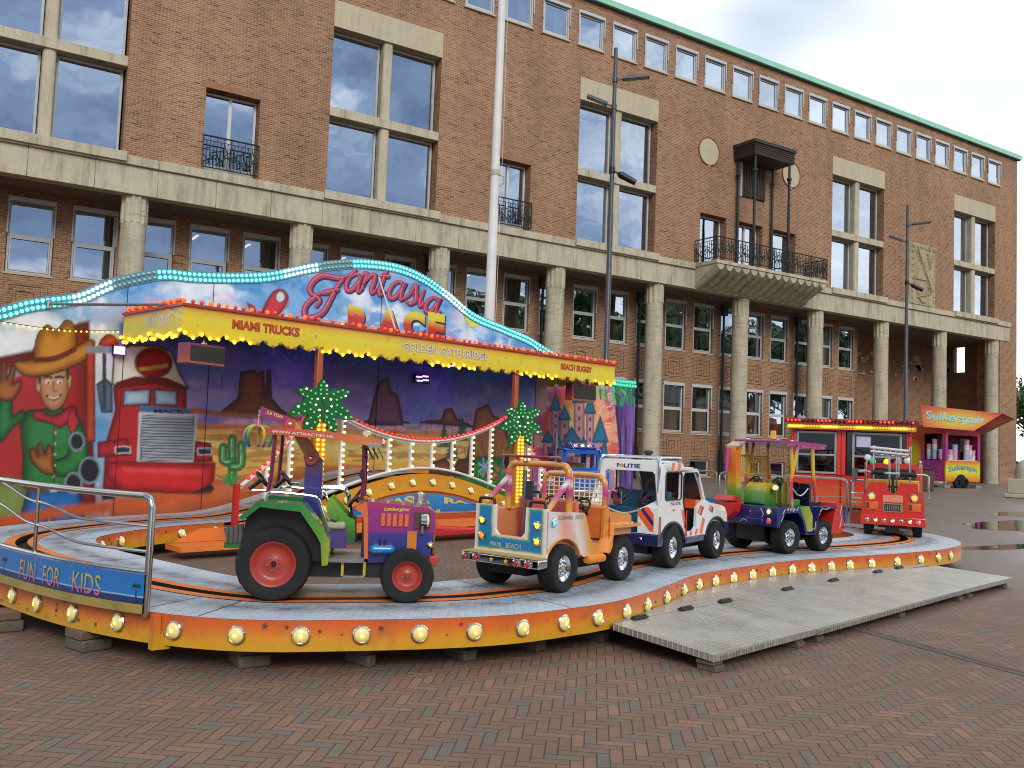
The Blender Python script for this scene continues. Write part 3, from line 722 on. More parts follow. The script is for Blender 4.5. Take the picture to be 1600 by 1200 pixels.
def hz(i): 
    return .355 + (hump(path[i][0]) if path[i][1] > 10.9 else 0.)
HZ = np.array([hz(i) for i in range(NP_)])
def off(i, d): i %= NP_; q = path[i]+nor[i]*d; return q[0], q[1]
WI, WO_ = .70, .76
rp_ = RT('ride_platform', 'winding grey tread plate track platform with orange lamp studded skirt', 'ride', 3.0, 5.6)
def ribbon(d0, d1, z0, z1, m, idx=None):
    mb = MB(); idx = range(NP_) if idx is None else idx; closed = len(idx) == NP_
    vs = []
    for i in idx: a, b = off(i, d0), off(i, d1); vs += [(a[0], a[1], HZ[i % NP_]+z0), (b[0], b[1], HZ[i % NP_]+z1)]
    n = len(idx); mb.add(vs, [(2*k, 2*((k+1) % n), 2*((k+1) % n)+1, 2*k+1) for k in range(n if closed else n-1)], m); return mb
for d0, d1 in ((-WO_, -.15), (.15, WI)):
    mb = MB(); m_ = 14; ds = np.linspace(d0, d1, m_); wr = []
    for i in range(NP_):
        for d in ds: a = off(i, d); mb.v.append((a[0], a[1], HZ[i])); wr.append(.95*math.exp(-((abs(d)-.36)/.11)**2)+.4*math.exp(-((abs(d)-.2)/.08)**2))
    fs_ = [(i*m_+j, ((i+1) % NP_)*m_+j, ((i+1) % NP_)*m_+j+1, i*m_+j+1) for i in range(NP_) for j in range(m_-1)]
    vv_ = mb.v; mb.v = []; mb.add(vv_, fs_, DECK); o = rb(mb, 'deck_plate', rp_)
    at_ = o.data.attributes.new('wear', 'FLOAT', 'POINT'); at_.data.foreach_set('value', np.array(wr, np.float32))
for d0, d1 in ((-.15, -.055), (.055, .15)):
    rb(ribbon(d0, d1, .005, .005, ORANGE), 'guide_strip', rp_)
mb = ribbon(-.055, .055, -.07, -.07, mat('greasy_slot', '#161310', .6))
for d in (-.055, .055):
    q = ribbon(d, d, .005, -.08, mat('greasy_slot')); mb.add(q.v, q.f, mat('greasy_slot'))
rb(mb, 'guide_slot', rp_)
# joints between deck sections
for k in range(0, NP_, 26):
    a, b = off(k, -WO_+.01), off(k, -.16); c, d = off(k, .16), off(k, WI-.01); t = tan[k]*.004
    for p, q in ((a, b), (c, d)): mb = MB(); mb.add([(p[0]-t[0], p[1]-t[1], HZ[k]+.004), (q[0]-t[0], q[1]-t[1], HZ[k]+.004), (q[0]+t[0], q[1]+t[1], HZ[k]+.004), (p[0]+t[0], p[1]+t[1], HZ[k]+.004)], [(0, 1, 2, 3)]); rb(mb, 'deck_joint', rp_, mat('joint_grime', '#2b2a28', .8))
# skirt panels with stars
STAR = [mat('star_blue', '#3f5f86', .5, var=.1), mat('star_red', '#99332c', .5, var=.1), mat('star_violet', '#8a2f62', .5, var=.1), mat('star_dark', '#5a4522', .6)]
def skirt(i0, i1, d, z0, z1, face=-1, stars=True, follow=False):
    mb = MB(); vs = []; n = i1-i0+1
    for k in range(i0, i1+1):
        zz = HZ[k % NP_]-.355 if follow else 0.
        for dd in (d, d-face*.03): 
            a = off(k, dd); vs += [(a[0], a[1], z0+zz), (a[0], a[1], z1+zz)]
    fs = []
    for k in range(n-1):
        o, p = 4*k, 4*k+4
        fs += [(o, p, p+1, o+1), (o+2, o+3, p+3, p+2), (o+1, p+1, p+3, o+3), (o, o+2, p+2, p)]
    fs += [(0, 1, 3, 2), (4*n-4, 4*n-2, 4*n-1, 4*n-3)]
    if face > 0: fs = [tuple(reversed(f)) for f in fs]
    mb.add(vs, fs, SKIRT)
    if stars:
        for _ in range(int((i1-i0)*.55)):
            k = random.randint(i0+1, i1-2); z = random.uniform(z0+.03, z1-.03); r = random.choice([.008, .012, .02, .026]); mm = random.choice(STAR)
            a = off(k, d+face*.004); tt = tan[k % NP_]; zz = HZ[k % NP_]-.355 if follow else 0.
            pts = star(0, 0, r, random.uniform(-.3, .3)); pts = [(a[0]+tt[0]*x, a[1]+tt[1]*x, z+y+zz) for x, y in pts]
            mb.add(pts, [tuple(range(10)) if face < 0 else tuple(reversed(range(10)))], mm)
    return mb
rng = [(k, min(k+26, NP_)) for k in range(0, NP_, 26)]
for a, b in rng: rb(skirt(a, b, -WO_, .148, .353), 'skirt_panel', rp_)
ib0 = next(i for i in range(NP_) if path[i][0] < 12.6 and path[i][1] > 11); ib1 = next(i for i in range(ib0, NP_) if path[i][0] < 5.95)
mb = skirt(ib1, NP_-34, WI, .148, .35, 1); rb(mb, 'inner_skirt_panel', rp_)
mb = skirt(ib0-40, ib0, WI, .148, .35, 1); rb(mb, 'inner_skirt_panel', rp_)
rb(skirt(0, ib0-40, WI, .2, .35, 1, False), 'inner_skirt_panel', rp_, mat('underframe_steel', '#3c3a37', .6))
# lamps
def lamp_proto(parent, r=.062):
    mb = MB(); mb.lathe([(r*1.0, 0), (r*1.02, .012), (r*.9, .02), (r*.84, .016)], 22, CHROME)
    lp = mb.build('skirt_lamp', parent)
    mb = MB(); mb.ball((0, 0, .012), (r*.85, r*.85, .026), LAMPGLASS, 16, 4, True); mb.build('lens', lp)
    mb = MB(); mb.ball((0, 0, .025), (r*.34, r*.34, .017), LAMPHOT, 10, 4, True); mb.build('bulb', lp)
    return lp
LP0 = None
def add_lamp(parent, p, n, off_):
    global LP0
    q = Vector((n[0], n[1], 0)).to_track_quat('Z', 'Y').to_euler()
    loc = (p[0]-off_[0], p[1]-off_[1], p[2]-off_[2])
    if LP0 is None: LP0 = lamp_proto(parent); o = LP0
    else: o = dup(LP0, parent)
    o.location = loc; o.rotation_euler = q; return o
def outer_s(i): return i
sp_ = LEN/NP_
def proj_x(p):
    d = p-Vector((0, 0, CAM_H)); return 800+CAM_F*d.dot(_r)/d.dot(_f)
def outer_at(px, z):
    ks = list(range(-70, 190)); xs = [proj_x(uvw(*off(k, -WO_), z)) for k in ks]
    for a, b, k in zip(xs, xs[1:], ks):
        if a <= px < b: t = (px-a)/(b-a); p, q = off(k, -WO_-.002), off(k+1, -WO_-.002); return k, (p[0]+(q[0]-p[0])*t, p[1]+(q[1]-p[1])*t)
    return None
for lx in (-40, 22, 60, 115, 186, 273, 370, 470, 565, 656, 741, 816, 880, 933, 978, 1010, 1040, 1067, 1091, 1117, 1145, 1175, 1206, 1237, 1267, 1298, 1327, 1361, 1401, 1438, 1465, 1484):
    r_ = outer_at(lx, .25)
    if r_: add_lamp(rp_, (r_[1][0], r_[1][1], .255), -nor[r_[0] % NP_], _OFF[rp_.name])
for k in range(0, 60, 7):
    i = 128+k; p = off(i, -WO_-.002)
    if proj_x(uvw(p[0], p[1], .25)) < 1489 and p[0] > 15.3: add_lamp(rp_, (p[0], p[1], .255), -nor[i % NP_], _OFF[rp_.name])
for k in range(ib1+2, NP_-40, 8): 
    p = off(k, WI+.002); add_lamp(rp_, (p[0], p[1], .255), nor[k % NP_], _OFF[rp_.name])
# ------------------------------------------------------------------ wooden blocks under the platform
blk = [((18, 988), .20, .13, 'stack of two grey timber blocks under the left end of the blue barrier'), ((150, 1018), .22, .13, 'dark stepped timber block below the middle of the blue barrier'),
       ((403, 1043), .22, .15, 'wide weathered timber block pair between tractor wheels under the skirt'), ((580, 1043), .075, .14, 'narrow upright wooden prop under the skirt below the tractor front'),
       ((737, 1033), .12, .14, 'dark timber stack with flat wedge under the skirt left of the jeep'), ((845, 1018), .12, .14, 'timber block under the skirt below the jeep bumper'), ((946, 1003), .1, .13, 'small timber block at the corner where ramp meets skirt')]
for k, (p, wd, hh, lb) in enumerate(blk):
    u, v, _ = at_z(p[0], p[1], 0.); t = RT('support_block', lb, 'timber block', u, v+.1, 0, 'timber blocks under the platform')
    t.rotation_euler.z += random.uniform(-.25, .2)
    mb = MB(); mb.box(-wd/2, wd/2, -.1, .16, 0, .082); mb.build('lower_timber', t, WOOD, bevel=.012)
    mb = MB(); mb.box(-wd/2-.01, wd/2-.02, -.08, .15, .084, .147); mb.build('upper_timber', t, mat('brown_timber', '#6b5843', .85, var=.35, scale=12, bump=.4, dirt=.3), bevel=.008)
# ------------------------------------------------------------------ entrance ramp
rm = RT('entrance_ramp', 'low aluminium tread plate ramp leading up to the ride platform', 'ramp', 9, 3.4)
def slab(P, th, m, z_of):
    mb = MB(); mb.prism(P, lambda a, b: (a, b, z_of(a, b)-th), lambda a, b: (a, b, z_of(a, b)), m); return mb
zr = lambda a, b: .13+(b-3.42)*.076
rb(slab([(5.66, 3.44), (7.2, 3.42), (7.2, 4.33), (5.66, 4.35)], .05, RAMPM, zr), 'ramp_plate', rm, bevel=.006, seg=1)
rb(slab([(7.21, 3.42), (10.9, 3.40), (10.9, 4.33), (7.21, 4.33)], .05, RAMPM, zr), 'ramp_plate', rm, bevel=.006, seg=1)
rb(slab([(10.91, 3.40), (12.5, 3.37), (12.25, 4.2), (10.91, 4.33)], .05, RAMPM, zr), 'ramp_plate', rm, bevel=.006, seg=1)
edge = [off(k, -WO_-.015) for k in range(NP_)]; e2 = [p for p in edge[:180] if 5.66 < p[0] < 12.3 and p[1] < 5.2]
up = [(5.66, 4.36), (12.2, 4.26)] + [p for p in reversed(e2)]
rb(slab(up, .03, RAMPM, lambda a, b: .2+(b-4.3)*.02), 'landing_plate', rm)
for u in (6.0, 6.67, 7.31, 8.5, 9.55, 10.74, 11.39):
    mb = MB(); mb.box(u-.09, u+.09, 4.315, 4.365, .203, .219, mat('hinge_steel', '#4c4a46', .5, .7))
    for q in range(5): mb.cyl((u-.085+q*.035, 4.34, .222), (u-.06+q*.035, 4.34, .222), .012, n=8, m=mat('hinge_steel'))
    rb(mb, 'hinge', rm)
mb = MB()
for u in np.arange(5.7, 12.5, .036): mb.box(u, u+.02, 3.395 if u > 7.2 else 3.425, 3.425 if u > 7.2 else 3.445, .083, .122)
rb(mb, 'edge_trim', rm, RAMPM)
for k, (u, v, lb) in enumerate([(5.75, 3.5, 'flat wood shim under the nearest corner of the ramp'), (7.0, 3.5, 'timber block left of the seam under the ramp front'), (7.35, 3.5, 'timber block right of the seam under the ramp front'), (9.15, 3.5, 'single timber block under the middle of the ramp front'), (10.8, 3.48, 'left timber block of the pair near the far end of the ramp'), (11.1, 3.48, 'right timber block of the pair near the far end of the ramp'), (12.35, 3.46, 'timber block under the far right corner of the ramp')]):
    t = RT('ramp_block', lb, 'timber block', u, v, 0, 'timber blocks under the ramp')
    mb = MB(); mb.box(-.06, .06, -.06, .1, 0, .045, WOOD); mb.box(-.075, .05, -.05, .1, .047, .078, mat('brown_timber')); mb.build('timber', t, bevel=.005, seg=1)
# steel feet under the far end
t = RT('steel_jack', 'black steel jack under the far right end of the platform', 'jack', 14.9, 4.9); mb = MB(); mb.box(-.1, .1, -.1, .1, 0, .02); mb.box(-.04, .04, -.04, .04, .02, .15); mb.build('foot', t, BLACK)
# ------------------------------------------------------------------ drain channel in the paving
t = thing('drain_channel', 'slotted drain grate set in the brick paving by the ramp', 'drain', (7.0, 3.9, 0), R(-8))
mb = MB(); mb.box(-.075, -.06, -2.2, 1.9, 0, .006); mb.box(.06, .075, -2.2, 1.9, 0, .006)
for y in np.arange(-2.2, 1.9, .032): mb.box(-.06, .06, y, y+.016, 0, .005)
mb.build('grate', t, mat('drain_iron', '#6c6058', .7, .3, var=.2))
mb = MB(); mb.add([(-.06, -2.2, .0015), (.06, -2.2, .0015), (.06, 1.9, .0015), (-.06, 1.9, .0015)], [(0, 1, 2, 3)]); mb.build('channel', t, mat('drain_dark', '#181512', .9))
# ------------------------------------------------------------------ blue FUN FOR KIDS barrier
bq = RT('safety_barrier', 'chrome crowd barrier with blue FUN FOR KIDS board beside the track', 'barrier', 2.85, 6.0)
i0 = outer_at(244, .355)[0]; i1 = outer_at(10, .355)[0]; ks = [k for k in range(i0, i1-3, -1)]
bp_ = [off(k, -WO_-.045) for k in ks]; barc = np.concatenate([[0], np.cumsum([math.dist(a, b) for a, b in zip(bp_, bp_[1:])])])
def bpt(s): return (np.interp(s, barc, [p[0] for p in bp_]), np.interp(s, barc, [p[1] for p in bp_]))
BL = barc[-1]
SSTEEL = mat('brushed_steel_tube', '#b9b7b0', .2, 1., var=.1)
def bt(s, z): a = bpt(s); return (a[0], a[1], z)
SS = np.linspace(0, BL, 30)
mb = MB(); mb.tube([bt(0, .33), bt(0, 1.06), bt(.02, 1.11), bt(.06, 1.13)]+[bt(s, 1.13) for s in np.linspace(.1, BL-.1, 24)]+[bt(BL-.04, 1.12), bt(BL, 1.07), bt(BL, .33)], .024, 10); rb(mb, 'rail_frame', bq, SSTEEL)
def wav(s, z): 
    t = s/BL; return z + .075*(0.5-0.5*math.cos(min(1, max(0, (t-.30)/.30))*math.pi)) + 0 + .11*(0.5-.5*math.cos(max(0, (t-.62)/.38)*math.pi))
for z in (.93, .76):
    mb = MB(); mb.tube([bt(s, wav(s, z)) for s in SS], .011, 8); rb(mb, 'wavy_rail', bq, mat('polished_tube', '#d5d4cf', .12, 1.))
mb = MB(); mb.tube([bt(BL*.62, .6), bt(BL*.62, 1.12)], .014, 8); rb(mb, 'upright', bq, SSTEEL)
mb = MB(); mb.tube([bt(s, .625) for s in SS], .016, 8); rb(mb, 'board_rail', bq, SSTEEL)
def strip(z0, z1, dd, m):
    mb = MB(); P = [bpt(s) for s in SS]; vs = []
    for k, s in enumerate(SS):
        a = np.array(bpt(min(s+.02, BL)))-np.array(bpt(max(s-.02, 0))); a /= np.hypot(*a); n = np.array([a[1], -a[0]])
        if n[1] > 0 and n[0] > 0: n = -n
        n = np.array([-abs(n[0]), -abs(n[1])])
        for d in (dd, dd-.02): vs += [(P[k][0]+n[0]*d, P[k][1]+n[1]*d, z0), (P[k][0]+n[0]*d, P[k][1]+n[1]*d, z1)]
    for k in range(len(SS)-1):
        o, p = 4*k, 4*k+4; mb.add(vs[o:o+8], [(0, 1, 5, 4), (2, 6, 7, 3), (1, 3, 7, 5), (0, 4, 6, 2)], m)
    return mb
bd = rb(strip(.415, .61, .03, ramp_mat('blue_sea_board', 'Z', .41, .61, [(0, '#0f2f66'), (.22, '#143b7c'), (.26, '#9fc4de'), (.30, '#1b78c0'), (1, '#1a6fb8')], blur=.02, nscale=4)), 'board', bq)
rb(strip(.352, .412, .034, mat('olive_board_trim', '#a28e46', .5, var=.2, dirt=.4)), 'board_trim', bq)
def bn(s, z, d):
    a = np.array(bpt(min(s+.02, BL)))-np.array(bpt(max(s-.02, 0))); a /= np.hypot(*a); n = np.array([-abs(a[1]), -abs(a[0])]); p = bpt(s)
    return (p[0]+n[0]*d, p[1]+n[1]*d, z)
FUNM = ramp_mat('gold_pink_lettering', 'Z', .42, .58, [(0, '#c4577f'), (.35, '#c96a72'), (.5, '#c2a452'), (1, '#cbb25a')], blur=.02)
mb = MB()
_sx = [(s, proj_x(uvw(*bn(s, .5, .036)))) for s in np.linspace(0, BL, 80)]
def s_px(px): return float(np.interp(px, [q[1] for q in _sx[::-1]], [q[0] for q in _sx[::-1]]))
for wd, sa, sb in (('FUN', s_px(31), s_px(55)), ('FOR', s_px(67), s_px(93)), ('KIDS', s_px(113), s_px(157))):
    lettering(mb, wd, lambda x, y, sa=sa, sb=sb: bn(sa+(sb-sa)*x, .430+.138*y, .036), FUNM, .0)
mb.build('lettering', bd)
mb = MB()
for cs in (s_px(212)/BL, s_px(6)/BL):                                     # little painted palms and gulls
    s0 = cs*BL
    mb.add([bn(s0+.006, .43, .036), bn(s0-.006, .43, .036), bn(s0-.003, .53, .036), bn(s0+.003, .53, .036)], [(0, 1, 2, 3)], mat('painted_palm', '#1d3f38', .6))
    for q in range(7):
        a = R(-10+q*33); mb.add([bn(s0, .528, .036), bn(s0+.03*math.cos(a)-.004, .53+.022*math.sin(a)+.006, .036), bn(s0+.04*math.cos(a), .528+.02*math.sin(a)-.008, .036)], [(0, 1, 2)], mat('painted_palm'))
for q in range(10):
    s0 = random.uniform(.08, .95)*BL; z = random.uniform(.48, .6)
    mb.add([bn(s0-.012, z-.006, .036), bn(s0, z+.004, .036), bn(s0+.012, z-.006, .036), bn(s0, z-.001, .036)], [(0, 1, 2, 3)], mat('painted_gull', '#c9dae6', .6))
mb.build('picture_print', bd)
mb = MB(); a = outer_at(247, .25)[1]; mb.box(a[0]-.05, a[0]+.0, a[1]-.04, a[1]+.02, .12, .345, SKIRT); mb.box(a[0]+.0, a[0]+.07, a[1]-.05, a[1]-.0, .12, .22, mat('yellow_bracket', '#c9a11c', .5, dirt=.4)); rb(mb, 'bracket', bq)

# ================================================================== PAINTED BACKDROP
MV, SL, SR, WA = 12.8, 5.1, 13.75, R(18)
WDL, WDR = Vector((-math.cos(WA), -math.sin(WA))), Vector((math.cos(WA), -math.sin(WA)))
def wing_n(d): n = Vector((-d.y, d.x)); return RU*n.x + RV*n.y
def pan(px, py):
    """photo point of the painted art -> (distance along the folding wall, height)"""
    if px < 190: p0, d = Vector((SL, MV)), WDL
    elif px > 837: p0, d = Vector((SR, MV)), WDR
    else:
        u, v, z = at_v(px, py, MV); return (u, z)
    u, v, z = at_plane(px, py, uvw(p0.x, p0.y), wing_n(d))
    t = (Vector((u, v))-p0).dot(d); return ((SL-t) if px < 190 else (SR+t), z)
def s2uv(s, d=0.):
    if s < SL: return (SL+(SL-s)*WDL.x - d*math.sin(WA)*-1, MV+(SL-s)*WDL.y - d*math.cos(WA))
    if s > SR: return (SR+(s-SR)*WDR.x - d*math.sin(WA), MV+(s-SR)*WDR.y - d*math.cos(WA))
    return (s, MV-d)
S_END = pan(992, 640)[0]; S_BEG = pan(-60, 640)[0]
tp = [pan(x, y) for x, y in [(-60, 486), (0, 479), (40, 468), (75, 463), (120, 457), (160, 440), (185, 432), (250, 420), (300, 424), (360, 426), (420, 424), (480, 412), (530, 406), (570, 405), (620, 412), (660, 428), (700, 455), (740, 488), (790, 510), (830, 528), (865, 549), (915, 575), (955, 590), (992, 595)]]
tp = sorted(tp); _ts, _tz = [p[0] for p in tp], [p[1] for p in tp]
_sm = smooth_path([(a, b) for a, b in tp], 8); _ts, _tz = np.array([p[0] for p in _sm]), np.maximum.accumulate(np.array([p[0] for p in _sm]))*0+np.array([p[1] for p in _sm])
def ztop(s): return np.interp(s, _ts, _tz)
Z0 = .28
# ---- the painting: colours worked out point by point on the panel
NS, NZ = 760, 190
ss = np.linspace(S_BEG, S_END, NS); S2 = np.repeat(ss[None, :], NZ, 0); T2 = np.linspace(0, 1, NZ)[:, None]
Z2 = Z0 + (ztop(ss)[None, :]-Z0)*T2
rs = np.random.RandomState(7)
def vnoise(x, y, seed):
    g = np.random.RandomState(seed).rand(64, 64); xi, yi = np.floor(x).astype(int), np.floor(y).astype(int); fx, fy = x-xi, y-yi
    fx, fy = fx*fx*(3-2*fx), fy*fy*(3-2*fy); G = lambda a, b: g[b % 64, a % 64]
    return (G(xi, yi)*(1-fx)+G(xi+1, yi)*fx)*(1-fy)+(G(xi, yi+1)*(1-fx)+G(xi+1, yi+1)*fx)*fy
def fbm(x, y, seed, o=5):
    t, a, n = 0, .5, 0
    for k in range(o): t = t+a*vnoise(x*2**k, y*2**k, seed+k); n += a; a *= .55
    return t/n
def C3(h): return np.array(srgb(h))
def sst(a, b, x): t = np.clip((x-a)/(b-a), 0, 1); return t*t*(3-2*t)
IMG = np.zeros((NZ, NS, 3))
def lay(c, a):
    global IMG
    c = C3(c) if isinstance(c, str) else c
    IMG[...] = IMG*(1-a[..., None]) + c*a[..., None]
def grad(z, stops):
    cs = np.array([C3(h) for _, h in stops]); zs = [p for p, _ in stops]
    return np.stack([np.interp(z, zs, cs[:, k]) for k in range(3)], -1)
def sdf(P, rows=None):
    P = np.array(P); d = np.full(S2.shape, 1e9); ins = np.zeros(S2.shape, bool); n = len(P)
    for i in range(n):
        a, b = P[i], P[(i+1) % n]; e = b-a; L = max(e@e, 1e-12)
        t = np.clip(((S2-a[0])*e[0]+(Z2-a[1])*e[1])/L, 0, 1)
        d = np.minimum(d, np.hypot(S2-a[0]-t*e[0], Z2-a[1]-t*e[1]))
        c = ((a[1] > Z2) != (b[1] > Z2)) & (S2 < (b[0]-a[0])*(Z2-a[1])/(b[1]-a[1]+1e-12)+a[0]); ins ^= c
    return np.where(ins, -d, d)
def poly(pts, c, soft=.012, sm=0, edge=None, ew=.02, shade=None, op=1.):
    P = [pan(*p) for p in pts]
    if sm: P = smooth_path(P, sm, True)
    d = sdf(P); a = 1-sst(-soft, soft, d)
    cc = C3(c) if isinstance(c, str) else c
    if shade:                                               # airbrushed: second colour bleeding in from the outline
        k = sst(0, shade[1], -d)[..., None]; cc = C3(shade[0])*(1-k)+cc*k
    lay(cc, a*op)
    if edge: lay(edge, (1-sst(ew*.4, ew, np.abs(d)))*.85)
    return d
def stroke(pts, c, wd, soft=.01, sm=0, op=1., raw=False):
    P = pts if raw else [pan(*p) for p in pts]
    if sm: P = smooth_path(P, sm)
    P = np.array(P); d = np.full(S2.shape, 1e9)
    for a, b in zip(P, P[1:]):
        e = b-a; L = max(e@e, 1e-12); t = np.clip(((S2-a[0])*e[0]+(Z2-a[1])*e[1])/L, 0, 1)
        d = np.minimum(d, np.hypot(S2-a[0]-t*e[0], Z2-a[1]-t*e[1]))
    lay(c, (1-sst(wd-soft, wd+soft, d))*op)
def blob(px, py, rx, ry, c, op=.8, p=1.5):
    a, b = pan(px, py); r = np.hypot((S2-a)/rx, (Z2-b)/ry); lay(c, np.clip(1-r, 0, 1)**p*op)
N1, N2, N3 = fbm(S2*1.1, Z2*1.6, 1), fbm(S2*2.3+9, Z2*3.1, 11), fbm(S2*.7+Z2*.5, Z2*2.4-S2*.4, 21)
# sky of the crest: marbled pale blue, white and pink
IMG[...] = C3('#7fb0dc'); lay('#e6edf4', sst(.45, .62, N1)); lay('#3f8bcf', sst(.56, .72, N2)*.8); lay('#dcb4d4', sst(.55, .7, fbm(S2*1.7+4, Z2*2.2+7, 33))*.6)
# night and desert in the middle
mid = sst(SL-.15, SL+.05, S2)*(1-sst(SR-.05, SR+.1, S2))
lowm = mid*(1-sst(3.02, 3.12, Z2))
zz = Z2+(N3-.5)*.5
lay(grad(zz, [(1.75, '#eab0bc'), (1.95, '#cb9ad0'), (2.15, '#9a8ad6'), (2.4, '#6a7cd0'), (2.75, '#4458b8'), (3.0, '#333f96')]), lowm)
lay('#c9b7df', lowm*sst(.52, .66, N1)*sst(1.6, 2.1, Z2)*(1-sst(2.3, 2.6, Z2))*.75); lay('#4a86e0', lowm*sst(.53, .68, N2)*.6); lay('#6a4ab8', lowm*sst(.55, .7, N3)*.6)
lay('#5f78d8', lowm*sst(1.9, 2.3, Z2)*(1-sst(2.75, 3.0, Z2))*np.clip(np.abs(S2-9.3)-1.6, 0, 1)*sst(.35, .6, N3)*.75); lay('#d0bcea', lowm*sst(.5, .64, N2)*sst(1.8, 2.2, Z2)*(1-sst(2.5, 2.8, Z2))*np.clip(np.abs(S2-9.3)-1.2, 0, 1)*.6)
lay('#8f7ae6', lowm*sst(1.7, 2.0, Z2)*(1-sst(2.7, 3.0, Z2))*(.22+.3*sst(.42, .62, N3))); lay('#5aa0ee', lowm*sst(.5, .66, fbm(S2*1.4+6, Z2*2+3, 91))*(1-sst(2.75, 3.0, Z2))*.4)
st_ = rs.rand(NZ, NS) > .997; lay('#cfd8f5', lowm*st_*sst(2.2, 2.6, Z2)*.8)
zg = Z2+(fbm(S2*1.5, Z2*6, 5)-.5)*.35
gm = mid*(1-sst(1.66, 1.72, Z2+(fbm(S2*.9, Z2*0+2, 6)-.5)*.12))
lay(grad(zg, [(.3, '#a85a34'), (.75, '#d4703a'), (.95, '#e69a46'), (1.15, '#f0c65a'), (1.35, '#f2dd86'), (1.5, '#ecc05c'), (1.68, '#e8a067')]), gm)
lay('#b5582c', gm*sst(.56, .66, fbm(S2*1.2+3, Z2*9, 8))*.65)
# left wing sky
lw = 1-sst(SL-.1, SL+.02, S2)
lay('#8fc0dd', lw*.6); lay('#eef2f2', lw*sst(.47, .6, N1)*.9); lay('#4d9fd0', lw*sst(.55, .7, N2)*.6)
lay('#a86a48', lw*(1-sst(.5, .9, Z2))*.8)
# trailer of a big red lorry, with plain rocks and shrubs in front
poly([(-40, 565), (60, 545), (120, 505), (140, 500), (150, 790), (-40, 800)], '#b02a2a', .03, shade=('#5f1518', .35))
poly([(-45, 600), (60, 560), (60, 575), (-45, 618)], '#8fa6b5', .02, op=.6)
# a cowboy waving in front of the lorry
SK, SKD, HT, HTD = '#c9946a', '#8a5636', '#cf8a30', '#8a4f1c'
poly([(-30, 760), (0, 745), (40, 755), (60, 815), (-30, 820)], '#7f8f4a', .04, 3, shade=('#46602f', .2))
poly([(34, 650), (66, 640), (108, 640), (128, 662), (130, 710), (124, 765), (44, 768), (36, 710)], '#2c7f3e', .02, 3, '#12301c', .018, shade=('#154a26', .2))
poly([(44, 762), (126, 760), (132, 820), (84, 826), (78, 800), (70, 826), (28, 822)], '#1f6fb4', .02, 0, '#10243c', .018, shade=('#123c68', .15)); poly([(42, 758), (126, 756), (126, 766), (42, 769)], '#6a3a22', .01); poly([(78, 756), (90, 756), (90, 769), (78, 769)], '#cbb98a', .008)
poly([(40, 654), (20, 668), (2, 690), (-8, 660), (2, 618), (18, 622), (20, 650), (34, 640)], '#2c7f3e', .02, 3, '#12301c', .018, shade=('#154a26', .12))
poly([(-2, 624), (-6, 600), (-12, 576), (-4, 574), (2, 594), (2, 568), (9, 566), (11, 592), (18, 572), (25, 575), (19, 600), (30, 594), (34, 600), (22, 624)], '#a8642e', .012, 2, '#3a1d0c', .016, shade=('#6a3818', .08))
poly([(60, 580), (104, 574), (108, 606), (100, 630), (84, 642), (68, 630), (60, 606)], SK, .015, 4, '#4a2a18', .016, shade=('#a06a44', .12))
poly([(56, 592), (62, 590), (63, 612), (57, 610)], SK, .01, 2, '#4a2a18', .012); poly([(106, 586), (112, 588), (110, 606), (106, 606)], SK, .01, 2, '#4a2a18', .012)
poly([(58, 580), (66, 578), (64, 600), (59, 598)], '#4a2c18', .012); poly([(102, 572), (108, 574), (108, 592), (104, 594)], '#4a2c18', .012)
for q in (75, 93): poly(ngon(q, 597, 4.2, 3.2, 12), '#efe9dc', .006); poly(ngon(q+.6, 597.5, 1.9, 2.2, 10), '#2a1c14', .006); stroke([(q-6, 590), (q, 588), (q+6, 590)], '#3f2616', .016, .008)
stroke([(84, 598), (83, 609), (88, 611)], '#8a5636', .012, .008, 3); stroke([(73, 618), (84, 625), (95, 617)], '#6a2418', .016, .008, 3); stroke([(76, 620), (84, 623), (92, 619)], '#efe4d8', .008, .006, 3)
poly([(58, 640), (84, 650), (112, 634), (120, 646), (96, 668), (80, 662), (52, 654)], '#bf2f36', .015, 3, '#4a0f14', .016, shade=('#7f1a22', .08)); poly([(110, 640), (122, 656), (118, 684), (106, 664)], '#bf2f36', .012, 2, '#4a0f14', .014)
poly([(54, 566), (58, 526), (74, 508), (88, 516), (104, 500), (118, 514), (116, 556), (84, 572)], HT, .018, 4, '#4a2a10', .018, shade=(HTD, .16))
poly([(22, 566), (52, 562), (92, 556), (136, 532), (148, 536), (136, 560), (100, 578), (62, 588), (34, 584)], HT, .018, 3, '#4a2a10', .018, shade=(HTD, .1)); stroke([(55, 562), (86, 560), (116, 546)], '#6a2a1c', .035, .012, 3)
poly([(124, 662), (136, 690), (134, 722), (104, 744), (84, 740), (82, 722), (104, 712), (110, 690)], '#2c7f3e', .018, 3, '#12301c', .016, shade=('#154a26', .1))
poly([(86, 742), (66, 738), (50, 722), (46, 704), (54, 700), (60, 712), (58, 696), (66, 694), (70, 710), (74, 696), (82, 700), (84, 722)], '#a8642e', .012, 2, '#3a1d0c', .016, shade=('#6a3818', .08))
for k in range(5): poly(ngon(86-k*.4, 676+k*17, 2.2, 2.6, 10), '#d8c89a', .006)
stroke([(84, 664), (84, 756)], '#164a26', .01, .008)
